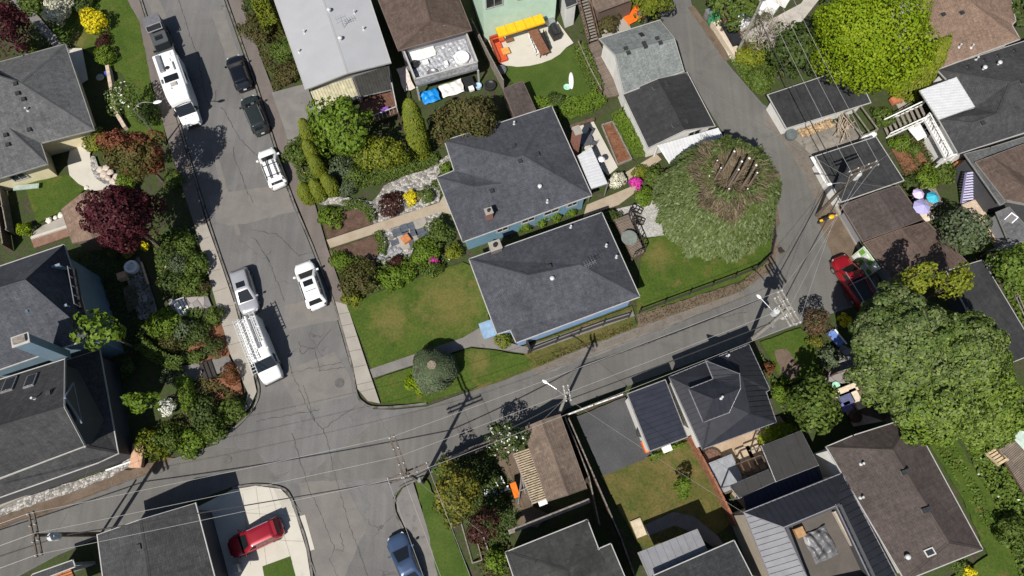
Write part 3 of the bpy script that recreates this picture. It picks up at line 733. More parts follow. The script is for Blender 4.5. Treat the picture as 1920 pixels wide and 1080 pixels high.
house('h2', 'gabled_house', 'blue timber house with dark steep hip roof, balcony dormer and blue chimney',
      dict(a=(-60, 520, 6.3), b=(120, 459, 6.3), c=(174, 632, 6.3), d=(-60, 713, 6.3), r=(48, 524, 10.3), s=(-60, 556, 10.3)), 'abrs bcr cdsr', 'slate_blue_shingle', 'slate_blue_wall', .5)
house('h3', 'gabled_house', 'large charcoal roofed house with white gutters on the alley corner',
      dict(a=(-60, 731, 6.3), b=(121, 674, 6.3), r=(120, 762, 9.6), c=(159, 836, 5.6), d=(-60, 918, 5.6), s=(-60, 815, 9.6)), 'abrs rcds', 'dark_grey_shingle', 'dark_wall', .3)
house('h3p', 'porch', '', dict(a=(124, 676, 4.4), b=(186, 656, 3.3), c=(221, 850, 3.3), d=(160, 838, 4.6), e=(184, 867, 3.6), f=(-60, 953, 3.6), h=(-60, 922, 4.7)), 'abcd dcefh', 'dark_grey_shingle', 'dark_wall', .3, into='h3')
vents('h3', [('sky', 18, 722, .9, 1.6), ('sky', 58, 715, .8, 1.4), ('pipe', 65, 748), ('box', 92, 738)])
house('h4', 'driveway_garage', 'dark grey gable roofed garage beside the pale driveway with the red car', dict(a=(183, 1003, 3.9), m=(262, 975, 5.0), b=(366, 944, 3.9), c=(412, 1120, 3.9), n=(290, 1150, 5.0), d=(205, 1170, 3.9)), 'amnd mbcn', 'dark_grey_shingle', 'dark_wall', .35, cat='garage')
vents('h4', [('box', 261, 1026)])
house('h5', 'lean_to_house', 'corner of a grey eaved house beside an orange timber deck at the bottom left edge', dict(a=(60, 1078, 3.2), b=(136, 1051, 3.2), c=(140, 1062, 3.2), d=(62, 1092, 3.2)), 'abcd', 'dark_grey_shingle', 'grey_wall', .12)
house('h7', 'low_gable_house', 'long house with smooth pale grey low gable roof and white edges',
      dict(a=(494, -60, 4.6), b=(573, 167, 4.6), m=(650, 137, 5.1), c=(732, 117, 4.6), d=(674, -60, 4.6), n=(585, -60, 5.1)), 'abmn mcdn', 'white_membrane', 'grey_wall', .5)
vents('h7', [('turbine', 618, 22), ('turbine', 639, 75), ('aerial', 645, 52), ('pipe', 571, 62), ('pipe', 561, 98), ('pipe', 682, 56), ('pipe', 665, 25)])
house('h8', 'hip_roof_house', 'brown shingled hip roof house above the deck wrapped in clear plastic', dict(a=(686, -60, 4.2), b=(747, 94, 4.2), c=(884, 56, 4.2), d=(838, -60, 4.2), r=(807, 38, 6.0), s=(782, -60, 6.0)), 'abrs bcr cdsr', 'brown_shingle', 'grey_wall', .5, gut=.06, trim=BTRIM)
house('h9', 'mint_house', 'mint green house with yellow awning over a pale patio', dict(a=(905, 84, 8.0, 0), b=(1046, 44, 8.0, 0), c=(1010, -90, 8.0, 0), d=(865, -50, 8.0, 0)), 'abcd', 'white_membrane', 'mint_wall', .3)
house('h10', 'garden_shed', 'small dark brown flat shed behind the north slate roofed house', dict(a=(943, 167, 2.3), b=(980, 152, 2.3), c=(1004, 205, 2.3), d=(966, 222, 2.3)), 'abcd', 'mauve_brown_shingle', 'brown_wall', .1, cat='shed', gut=.04, trim=BTRIM)
house('h11', 'gable_garage', 'garage with speckled green grey gable roof and white gable beside the lane', dict(a=(1124, 73, 3.0), b=(1237, 38, 3.0), n=(1264, 72, 4.4), c=(1282, 133, 3.0), d=(1170, 175, 3.0), m=(1153, 102, 4.4)), 'abnm mncd', 'light_green_grey_shingle', 'white_wall', .35, cat='garage')
vents('h11', [('sky', 1203, 67, .6, .9), ('box', 1232, 73), ('box', 1238, 81), ('box', 1173, 92), ('box', 1178, 100), ('box', 1207, 82), ('box', 1210, 88)])
house('h12', 'gable_garage', 'garage with smooth black gable roof and white lap siding beside the topped tree', dict(a=(1168, 176, 2.4), m=(1234, 148, 3.7), b=(1288, 136, 2.4), c=(1340, 236, 2.4), n=(1284, 244, 3.7), d=(1216, 277, 2.4)), 'amnd mbcn', 'torch_on_felt', 'white_wall', .3, cat='garage')
vents('h12', [('box', 1227, 164), ('box', 1248, 157), ('box', 1264, 235), ('box', 1285, 228)])
house('h13', 'hip_roof_house', 'blue walled house with slate coloured hip roof and two brick chimneys, north of its twin',
      dict(a=(834, 264, 3.3), b=(1034, 199, 3.3), c=(1109, 366, 3.3), d=(868, 453, 3.3), e=(820, 333, 3.3), f=(852, 320, 3.3), r=(980, 291, 5.6), t=(965, 296, 5.6), v=(942, 344, 4.5), u=(888, 350, 4.3)),
      'abrt bcr afvt feuv edu dcrtvu', 'slate_blue_shingle', 'blue_wall', .45)
vents('h13', [('pipe', 964, 233), ('box', 963, 275), ('box', 1007, 290), ('box', 975, 303), ('box', 922, 359), ('turbine', 1012, 352), ('pipe', 1026, 379), ('chim', 917, 406, .6, .55, 1.1)])
house('h14', 'hip_roof_house', 'periwinkle walled house with slate coloured hip roof and a small aerial, beside the alley fence',
      dict(a=(880, 486, 3.3), b=(1128, 399, 3.3), c=(1199, 556, 3.3), d=(968, 642, 3.3), e=(957, 618, 3.3), f=(932, 626, 3.3), r=(1088, 496, 5.6), s=(990, 516, 5.6)),
      'abrs bcr cdesr efas', 'slate_blue_shingle', 'periwinkle_wall', .4)
vents('h14', [('box', 1030, 501), ('turbine', 1035, 524), ('aerial', 1103, 504), ('pipe', 1136, 462), ('pipe', 1155, 483), ('pipe', 1070, 427), ('chim', 929, 468, .95, .8, .9, plain('mixed_stone', (.17, .15, .14), .9, var=.3, scale=8))])
house('h15', 'flat_roof_garage', 'long flat black roofed garage half under the lime green tree', dict(a=(1440, 178, 2.2), b=(1600, 125, 2.2), c=(1632, 192, 2.1), d=(1475, 240, 2.0)), 'abcd', 'torch_on_felt', 'white_wall', .4, cat='garage')
house('h16', 'hip_roof_house', 'tan shingled hip roof house in the top right corner', dict(a=(1690, -80, 4.6), b=(1762, 128, 4.6), c=(1912, 73, 4.6), d=(1897, 47, 4.6), e=(1904, 39, 4.6), f=(1880, -80, 4.6), r=(1822, 5, 6.4), s=(1800, -80, 6.4)),
      'abrs bcr cdr drsfe', 'tan_shingle', 'white_wall', .4, gut=.07)
vents('h16', [('box', 1768, 28), ('box', 1803, 25), ('pipe', 1798, 88), ('pipe', 1821, 89)])
house('h17', 'hip_roof_house', 'grey hip roof house with white ribbed porch roof and white stairs', dict(a=(1757, 130, 3.8), b=(2000, 52, 3.8), c=(2040, 210, 3.8), d=(1797, 288, 3.8), e=(1760, 223, 3.8), v=(1826, 203, 4.1), k=(1896, 154, 5.6), h=(1871, 212, 5.4), i=(1822, 230, 4.9), s=(2010, 118, 5.6)),
      'absk akhv vhie eid dihksc', 'dark_grey_shingle', 'white_wall', .4, gut=.06)
vents('h17', [('box', 1818, 126), ('box', 1849, 114), ('box', 1874, 106), ('box', 1905, 96), ('turbine', 1843, 130), ('turbine', 1871, 121), ('box', 1842, 232), ('pipe', 1830, 112), ('box', 1916, 154)])
house('h17p', 'porch', '', dict(a=(1725, 170, 4.3), b=(1793, 145, 4.7), c=(1827, 200, 4.8), d=(1760, 224, 4.4)), 'abcd', 'metal_roof_white', 'white_wall', .3, into='h17', ribs=.3, walls=False, gut=.05, rs=(.09, .08))
house('h18', 'flat_roof_garage', 'small black felt roofed garage with white door behind the utility pole on the lane', dict(a=(1530, 293, 2.0), b=(1642, 257, 2.0), c=(1694, 338, 2.1), d=(1578, 378, 2.1)), 'abcd', 'torch_on_felt', 'white_wall', .3, cat='garage')
house('h19', 'gable_garage', 'dark brown shingled garage under the wires, between the black garage and the larger brown garage', dict(a=(1578, 385, 2.0), m=(1645, 360, 2.5), b=(1685, 348, 2.0), c=(1730, 411, 2.0), n=(1690, 426, 2.5), d=(1618, 452, 2.0)), 'amnd mbcn', 'mauve_brown_shingle', 'grey_wall', .45, cat='garage', gut=.06, trim=BTRIM)
house('h19b', 'gable_garage', 'larger brown shingled garage with speckled moss, beside the red pickup', dict(a=(1620, 455, 1.9), m=(1690, 429, 2.5), b=(1738, 416, 1.9), c=(1812, 490, 1.9), n=(1765, 510, 2.5), d=(1690, 545, 1.9)), 'amnd mbcn', 'brown_shingle', 'grey_wall', .45, cat='garage', gut=.06, trim=BTRIM)
house('h20', 'purple_trim_house', 'brown roofed house with grey parapet, purple trim and a dormer wing at the right edge', dict(a=(1809, 289, 3.2), b=(1857, 277, 3.2), c=(1960, 245, 3.2), d=(2010, 400, 3.2), e=(1887, 377, 3.2), f=(1876, 384, 3.2)), 'abcdef', 'grey_shingle', 'dark_wall', .3, gut=.06, trim=GFAS)
house('h20a', 'roof', '', dict(a=(1829, 304, 3.4), b=(1859, 293, 3.7), c=(1924, 352, 4.4), d=(1975, 392, 3.8), e=(1884, 374, 3.4), f=(1960, 255, 3.5), h=(2000, 380, 3.5)), 'abce cde bfhdc', 'brown_shingle', 'grey_wall', .2, into='h20', walls=False, gut=.03, trim=GFAS)
house('h20b', 'wing', '', dict(a=(1868, 398, 2.4), b=(1892, 388, 3.0), c=(1925, 425, 2.7), d=(1925, 452, 2.4), e=(1892, 455, 2.2)), 'abcde', 'grey_shingle', 'grey_wall', .15, gut=.03, trim=GFAS, into='h20')
vents('h20b', [('sky', 1895, 410, .75, .95, plain('lilac_white_frame', (.55, .52, .66), .5), DARK)])
house('h21', 'flat_roof_outbuilding', 'long dark felt roofed building running behind the large leafy tree at the right edge', dict(a=(1775, 508, 2.2), b=(1842, 488, 2.2), c=(1945, 660, 2.2), d=(1870, 690, 2.2)), 'abcd', 'torch_on_felt', 'dark_wall', .3, cat='outbuilding', gut=.06)
house('h22', 'metal_roof_garage', 'garage with ribbed navy metal roof between the gravel yard and the two level cottage', dict(a=(1177, 739, 2.9), b=(1247, 713, 3.2), c=(1288, 819, 3.2), d=(1219, 845, 2.9)), 'abcd', 'metal_roof_navy', 'white_wall', .15, cat='garage', ribs=.42, trim=GFAS)
house('h23', 'metal_roof_cottage', 'two level cottage with ribbed charcoal metal roofs and pale edges', dict(a=(1255, 707, 4.0), b=(1404, 646, 4.0), c=(1443, 730, 4.0), d=(1436, 735, 4.0), e=(1455, 791, 4.0), f=(1317, 842, 4.0), r=(1338, 747, 5.2), s=(1388, 705, 5.2), t=(1404, 775, 4.9)),
      'absr bcdets efrst far', 'metal_roof_charcoal', 'white_wall', .3, ribs=.42, gut=.06, trim=PALEM)
house('h23b', 'upper', '', dict(a=(1292, 729, 5.4), b=(1338, 711, 5.4), k=(1324, 677, 5.4), l=(1386, 701, 6.2), c=(1388, 728, 6.4), d=(1367, 773, 5.4), e=(1319, 791, 5.4), r=(1338, 748, 6.2)), 'abcr bklc cder aer', 'metal_roof_charcoal', 'dark_wall', .3, ribs=.42, base=4.0, gut=.06, trim=PALEM, into='h23')
vents('h23b', [('pipe', 1352, 746)]); vents('h23', [('pipe', 1364, 668)])
house('h25', 'metal_roof_house', 'house with black ribbed metal roof around a sunken roof terrace', dict(a=(1396, 961, 5.0), b=(1579, 888, 5.0), c=(1695, 1110, 5.0), k=(1638, 1095, 5.9), j=(1568, 947, 5.9), i=(1469, 988, 5.9)), 'abji bckj', 'metal_roof_charcoal', 'dark_wall', .05, ribs=.5, walls=False, gut=.07, trim=PALEM)
house('h25w', 'slope', '', dict(a=(1397, 963, 4.99), i=(1469, 990, 5.89), l=(1520, 1100, 5.9), e=(1456, 1110, 5.0)), 'aile', 'metal_roof_silver_and_glare', 'tan_wall', .3, ribs=.42, walls=False, into='h25', gut=.07, rs=(.13, .09), trim=PALEM)  # west slope: silver colour stands in for sun glare on the charcoal metal
def wallring(key, pts, z0, z1, mat, name='wall', t=.2, close=True):
    P = [Vector(g(*p)[:2]) for p in pts]; b = MB(); n = len(P)
    for i in range(n if close else n - 1):
        a, c = P[i], P[(i + 1) % n]; b.beam((a.x, a.y, (z0 + z1) / 2), (c.x, c.y, (z0 + z1) / 2), t, z1 - z0 + .002 * i)
    return b.build(name, mat, HOUSES[key]['root'])
TERR = [(1483, 996, 5), (1557, 962, 5), (1612, 1085, 5), (1530, 1120, 5)]
wallring('h25', [(1402, 964, 4.8), (1576, 893, 4.8), (1690, 1110, 4.8), (1462, 1110, 4.8)], -.1, 4.84, M_('tan_wall'), t=.25)
b = MB(); b.prism([tuple(g(*p)[:2]) for p in [(1469, 988, 4.4), (1568, 947, 4.4), (1638, 1095, 4.4), (1520, 1120, 4.4)]], 4.2, 4.4); b.build('terrace_floor', two('terrace_felt', (.10, .09, .08), (.125, .11, .098), .8, 12, None, (.6, .7), .2, .2), HOUSES['h25']['root'])
wallring('h25', [(1469, 988, 5.2), (1568, 947, 5.2), (1638, 1095, 5.2), (1520, 1120, 5.2)], 4.42, 5.86, M_('dark_wall'), 'terrace_wall', .24)
house('h26', 'hip_roof_house', 'large mauve brown shingled house between the black ribbed roof and the green slope', dict(a=(1550, 838, 5.0), b=(1600, 817, 5.0), c=(1708, 783, 5.0), d=(1842, 1030, 5.0), e=(1697, 1088, 5.0), r=(1674, 843, 6.4), s=(1780, 1018, 6.4)), 'abcr cdsr des earS'.replace('S', 's'), 'mauve_brown_shingle', 'white_wall', .35, gut=.07)
vents('h26', [('sky', 1743, 1035, .55, .7, WHITE), ('box', 1694, 886), ('box', 1700, 884), ('box', 1733, 957), ('box', 1739, 955), ('turbine', 1698, 1044), ('pipe', 1615, 870), ('pipe', 1614, 933)])
house('h27', 'gable_garage', 'weathered cedar brown gable garage beside the slatted pergola', dict(a=(980, 803, 2.6), m=(1015, 788, 3.3), b=(1050, 777, 2.6), c=(1100, 916, 2.6), n=(1066, 928, 3.3), d=(1027, 940, 2.6)), 'amnd mbcn', 'cedar_brown', 'brown_wall', .15, cat='garage', gut=.04, trim=BTRIM)
house('h28', 'felt_roof_house', 'dark mossy roofed house at the bottom, left of the long fence', dict(a=(948, 1036, 4.6), b=(1101, 975, 4.6), c=(1122, 1030, 4.6), d=(1145, 1020, 4.6), e=(1200, 1150, 4.6), f=(990, 1160, 4.6), r=(1063, 1070, 5.4), s=(1090, 1155, 5.4)), 'abr bcdesr arsf', 'mossy_felt', 'dark_wall', .3, gut=.07)
house('h29', 'felt_roof_house', 'dark shingled roof with a ribbed grey metal canopy at the bottom centre right', dict(a=(1225, 1080, 4.4), b=(1376, 1014, 4.4), c=(1440, 1140, 4.4), d=(1255, 1170, 4.4)), 'abcd', 'charcoal_shingle', 'dark_wall', .3, gut=.07)
house('h29c', 'canopy', '', dict(a=(1197, 1037, 3.6), b=(1307, 993, 3.6), c=(1328, 1037, 3.7), d=(1218, 1084, 3.7)), 'abcd', 'metal_roof_silver_and_glare', 'dark_wall', .3, walls=False, into='h29', ribs=.62, gut=.05, trim=GFAS)
# house details
def southedge(key):
    P = HOUSES[key]['wall']; best = None
    for i in range(len(P)):
        a, c = P[i], P[(i + 1) % len(P)]; d = (c - a); o = Vector((d.y, -d.x)).normalized(); sc = -o.y * min(d.length, 8)
        if best is None or sc > best[0]: best = (sc, i)
    return best[1]
for k, ts in (('h13', [(.3, 1.0, 1.3), (.52, 1.2, 1.2), (.72, 1.4, 1.2), (.9, .9, 1.2)]), ('h14', [(.12, 1.1, 1.2), (.3, 1.3, 1.2), (.6, 1.3, 1.2), (.88, .9, 1.2)]), ('h9', [(.15, 1.6, 1.5), (.62, 2.4, 2.0), (.85, 1.2, 1.6)])):
    e = southedge(k)
    for t, w, h in ts: window(k, e, t, 1.4 if k != 'h9' else 4.8, w, h)
for k, t in (('h12', .5), ('h1', .5), ('h3', .5), ('h2', .5)):
    window(k, southedge(k), t, 1.0, 1.2, 1.1)

# ------------------------------------------------------------------ vehicles
RUB = plain('tyre_rubber', (.018, .018, .018), .8); RIM = plain('alloy_rim', (.35, .35, .36), .35, .6)
LAMPG = paint('headlight_glass', (.55, .56, .58), .1, .6); TAIL = paint('tail_light', (.10, .006, .006), .15, .6)
PLATE = plain('number_plate', (.70, .72, .75), .5); CARGLASS = paint('car_glass', (.012, .014, .016), .04, .5)
def frustq(b, q, u0, u1, v0, v1, off, mi=0):
    """rectangle inside the quad q (a b c d), pushed out along its normal"""
    a, b_, c, d = q; n = (b_ - a).cross(d - a).normalized()
    P = lambda u, v: (a.lerp(b_, u)).lerp(d.lerp(c, u), v) + n * off
    b.add([P(u0, v0), P(u1, v0), P(u1, v1), P(u0, v1)], [(0, 1, 2, 3)], mi)
def place(root, rear, front):
    d = front - rear; root.rotation_euler = (0, 0, math.atan2(d.y, d.x))
def car(name, label, fpx, rpx, W, H, L, col, kind='suv', z=.75, cat='car', group='cars parked along the street', extras=(), rimc=None):
    F = g(*fpx, z); Rr = g(*rpx, z); c = (F + Rr) / 2
    root = thing(name, label, cat, (c.x, c.y, 0), group); mat = paint('car_paint_' + '%02d%02d%02d' % tuple(int(99 * x) for x in col), col, .3, .7, .35 if max(col) < .6 else .0)
    h = L / 2; w = W / 2
    bh = {'suv': .58, 'hatch': .58, 'wagon': .60, 'sedan': .62, 'van': .62, 'pickup': .60}[kind] * H
    hood = {'suv': .54, 'hatch': .50, 'wagon': .50, 'sedan': .52, 'van': .46, 'pickup': .56}[kind] * H
    st = []
    for k in range(19):
        t = -1 + 2 * k / 18; x = t * h
        taper = 1 - .30 * max(0, (abs(t) - .66) / .34) ** 2.4 - .03 * abs(t)
        if t > .93: taper -= .06
        top = bh if t < .35 else bh + (hood - bh) * min(1, (t - .35) / .5) - .10 * max(0, (t - .85) / .15) ** 2 * H
        if t < -.9: top = bh - .06 * H * ((abs(t) - .9) / .1)
        low = .20 + .10 * max(0, (abs(t) - .85) / .15)
        st.append((x, w * taper, low, top))
    b = MB(); prof = [(-.90, 0), (-1.0, .12), (-1.0, .5), (-.97, .82), (-.86, .98), (-.5, 1.02), (0, 1.035), (.5, 1.02), (.86, .98), (.97, .82), (1.0, .5), (1.0, .12), (.90, 0)]
    n = len(prof)
    for x, hw, lo, tp in st: b.v += [(x, hw * p, lo + (tp - lo) * q) for p, q in prof]
    for k in range(18):
        for i in range(n):
            j = (i + 1) % n; b.f.append([k * n + i, k * n + j, (k + 1) * n + j, (k + 1) * n + i][::-1]); b.m.append(0)
    b.f.append(list(range(n))); b.m.append(0); b.f.append([18 * n + i for i in range(n)][::-1]); b.m.append(0)
    # cabin
    xb, xt = {'suv': ((-.93, .56), (-.76, .17)), 'hatch': ((-.96, .54), (-.76, .10)), 'wagon': ((-.96, .58), (-.82, .18)), 'sedan': ((-.72, .50), (-.40, .06)), 'van': ((-.98, .72), (-.96, .46)), 'pickup': ((-.08, .56), (.02, .26))}[kind]
    wb, wt = w * .93, w * (.76 if kind != 'van' else .84)
    z0, z1 = bh - .02, H
    def ringp(x0, x1, ww, z, r):
        pts = []
        for cx, cy, a0 in ((x1 - r, ww - r, 0), (x0 + r, ww - r, 90), (x0 + r, -ww + r, 180), (x1 - r, -ww + r, 270)):
            for k in range(4): a = R(a0 + 30 * k); pts.append(Vector((cx + r * math.cos(a), cy + r * math.sin(a), z)))
        return pts
    rings = [ringp(xb[0] * h, xb[1] * h, wb, z0, .16), ringp(xt[0] * h, xt[1] * h, wt, z1 - .05, .2), ringp(xt[0] * h + .05, xt[1] * h - .08, wt - .08, z1 - .01, .2), ringp(xt[0] * h + .3, xt[1] * h - .35, wt - .35, z1 + .02, .1)]
    o = len(b.v)
    for rg in rings: b.v += [tuple(p) for p in rg]
    for k in range(3):
        for i in range(16):
            j = (i + 1) % 16; b.f.append([o + k * 16 + i, o + k * 16 + j, o + (k + 1) * 16 + j, o + (k + 1) * 16 + i]); b.m.append(0)
    b.f.append([o + 48 + i for i in range(16)]); b.m.append(0)
    if kind == 'pickup':   # bed floor and sides stand on the body
        for s_ in (-1, 1): b.box((-.52 * h, s_ * (w - .1), bh - .02), .9 * h, .12, .14)
        b.box((-.97 * h, 0, bh - .02), .1, W - .25, .14)
    body = b.build('body', mat, root, smooth=True, at=None); body.location = (0, 0, 0)
    me = body.data; me.transform(Matrix.Translation(wloc(root)))
    bl, br, tl, tr = rings[0], rings[0], rings[1], rings[1]
    # corners: 0..3 front-left, 4..7 rear-left, 8..11 rear-right, 12..15 front-right
    def part(nm, q, u0, u1, v0, v1, m, off=.012):
        bb = MB(); frustq(bb, q, u0, u1, v0, v1, off); ob = bb.build(nm, m); ob.parent = root; return ob
    front = (bl[15], bl[0], tl[0], tl[15]); rear = (bl[7], bl[8], tl[8], tl[7]); left = (bl[3], bl[4], tl[4], tl[3]); right = (bl[11], bl[12], tl[12], tl[11])
    part('windshield', front, .03, .97, .06, .96, CARGLASS)
    part('rear_window', rear, .06, .94, .25 if kind != 'sedan' else .1, .92, CARGLASS)
    nw = {'pickup': 1, 'sedan': 2, 'van': 1}.get(kind, 3)
    for q in (left, right):
        lo_, hi_ = (.03, .97) if kind != 'van' else ((.0, .28) if q is left else (.72, 1.0))
        for k in range(nw): part('side_window', q, lo_ + (hi_ - lo_) * k / nw + .012, lo_ + (hi_ - lo_) * (k + 1) / nw - .012, .22, .9, CARGLASS)
    for s_ in (-1, 1):
        bb = MB(); bb.box((xb[1] * h - .25, s_ * (w + .10), bh - .02), .14, .22, .16, 0); ob = bb.build('mirror', mat if kind != 'van' else DARK); ob.parent = root
        bb = MB(); bb.box((h * .925, s_ * w * .60, hood * .70), .20, .26, .13, s_ * -.6); ob = bb.build('headlight', LAMPG); ob.parent = root
        bb = MB(); bb.box((-h * .945, s_ * w * .66, bh * .72), .14, .2, .2, s_ * .5); ob = bb.build('tail_light', TAIL); ob.parent = root
    for x in (-.62, .64):
        for s_ in (-1, 1):
            bb = MB(); bb.tube([(x * h, s_ * (w - .22), .33), (x * h, s_ * (w + .005), .33)], .33, 18); wl = bb.build('wheel', RUB); wl.parent = root
            bb = MB(); bb.tube([(x * h, s_ * (w - .01), .33), (x * h, s_ * (w + .015), .33)], .21, 14); rm = bb.build('rim', RIM); rm.parent = wl
    bb = MB(); bb.box((-h * 1.0 - .0, 0, .5), .03, .32, .16); ob = bb.build('number_plate', PLATE); ob.parent = root
    bb = MB(); bb.box((h * .975, 0, .28), .06, W * .55, .2); ob = bb.build('grille', DARK); ob.parent = root
    bb = MB(); 
    for x in (-.98, .98): bb.box((x * h * .99, 0, .24), .1, W * .78, .12)
    ob = bb.build('bumper', DARK); ob.parent = root
    for e in extras:
        if e == 'sunroof':
            bb = MB(); x = xt[1] * h - .55; bb.box((x, 0, z1 - .0), .55, W * .44, .035); ob = bb.build('sunroof', CARGLASS); ob.parent = root
        if e == 'panoramic':
            bb = MB(); bb.box((xt[0] * h + .9, 0, z1 + .0), .05, W * .5, .032); ob = bb.build('roof_seam', DARK); ob.parent = root
        if e == 'rails':
            for s_ in (-1, 1): bb = MB(); bb.tube([(xt[0] * h + .15, s_ * (wt - .03), z1 + .03), (xt[1] * h - .15, s_ * (wt - .03), z1 + .03)], .025, 6); ob = bb.build('roof_rail', DARK if min(col) > .5 else RIM); ob.parent = root
        if e == 'rack':
            for x in (.2, .75): bb = MB(); bb.beam((xt[0] * h * (1 - x) + xt[1] * h * x, -wt, z1 + .12), (xt[0] * h * (1 - x) + xt[1] * h * x, wt, z1 + .12), .06, .04); ob = bb.build('crossbar', DARK); ob.parent = root
            bb = MB(); bb.tube([(xt[0] * h + .1, .28, z1 + .22), (xt[1] * h - .1, .22, z1 + .22)], .06, 8); ob = bb.build('roof_tube', DARK); ob.parent = root
            bb = MB()
            for k in range(9): bb.tube([(xt[0] * h + .3 + k * .22, -.42, z1 + .18), (xt[0] * h + .38 + k * .22, -.30, z1 + .18)], .03, 6)
            bb.beam((xt[0] * h + .2, -.36, z1 + .15), (xt[1] * h - .2, -.36, z1 + .15), .06, .05); ob = bb.build('bike_tray', DARK); ob.parent = root
        if e == 'spoiler':
            bb = MB(); bb.box((xt[0] * h - .1, 0, z1 - .07), .25, W * .66, .05); ob = bb.build('spoiler', mat); ob.parent = root
        if e == 'bedrack':
            for s_ in (-1, 1): bb = MB(); bb.tube([(-.95 * h, s_ * (w - .12), H + .1), (.35 * h, s_ * (w - .12), H + .1)], .035, 6); ob = bb.build('rack_rail', RIM); ob.parent = root
            for x in (-.9, -.1): bb = MB(); bb.tube([(x * h, -(w - .12), H + .1), (x * h, (w - .12), H + .1)], .035, 6); bb.tube([(x * h, -(w - .12), bh), (x * h, -(w - .12), H + .1)], .03, 6); bb.tube([(x * h, (w - .12), bh), (x * h, (w - .12), H + .1)], .03, 6); ob = bb.build('rack_hoop', RIM); ob.parent = root
            bb = MB(); bb.box((-.52 * h, 0, bh + .015), .82 * h, W - .34, .02); ob = bb.build('bed_floor', DARK); ob.parent = root
    place(root, Rr, F)
    return root
car('parked_car', 'glossy black hatchback parked on the right, furthest up the street', (435, 103), (459, 167), 1.78, 1.45, 4.35, (.008, .009, .013), 'hatch', extras=('spoiler',))
car('parked_car', 'dark green grey wagon parked between the black car and the white wagon', (463, 181), (492, 248), 1.82, 1.58, 4.6, (.028, .036, .034), 'wagon', extras=('rails', 'spoiler'))
car('parked_car', 'white wagon with a black bicycle tray and tube on its roof rack', (497, 281), (523, 348), 1.9, 1.55, 4.5, (.80, .80, .79), 'wagon', extras=('rack', 'rails', 'spoiler'))
car('parked_car', 'white crossover with dark sunroof pane on the right side of the street', (567, 492), (597, 577), 1.98, 1.68, 4.75, (.80, .80, .79), 'suv', extras=('sunroof', 'rails', 'panoramic'))
car('parked_car', 'silver grey hatchback with dark sunroof in front of the ladder van', (470, 588), (446, 502), 1.82, 1.5, 4.5, (.42, .42, .45), 'hatch', extras=('sunroof',))
car('parked_car', 'dark red crossover on the pale concrete driveway', (427, 1031), (527, 985), 1.82, 1.68, 4.5, (.30, .010, .022), 'suv', z=1.0, extras=('rails', 'spoiler'))
car('parked_car', 'slate blue sedan cut off by the bottom edge of the photo', (742, 1008), (780, 1100), 1.84, 1.45, 4.6, (.055, .09, .17), 'sedan', extras=())
car('pickup_truck', 'dark red pickup with pale bed rack beside the brown garages', (1573, 484), (1628, 572), 1.9, 1.75, 5.3, (.32, .008, .014), 'pickup', cat='pickup', group=None, extras=('bedrack',))

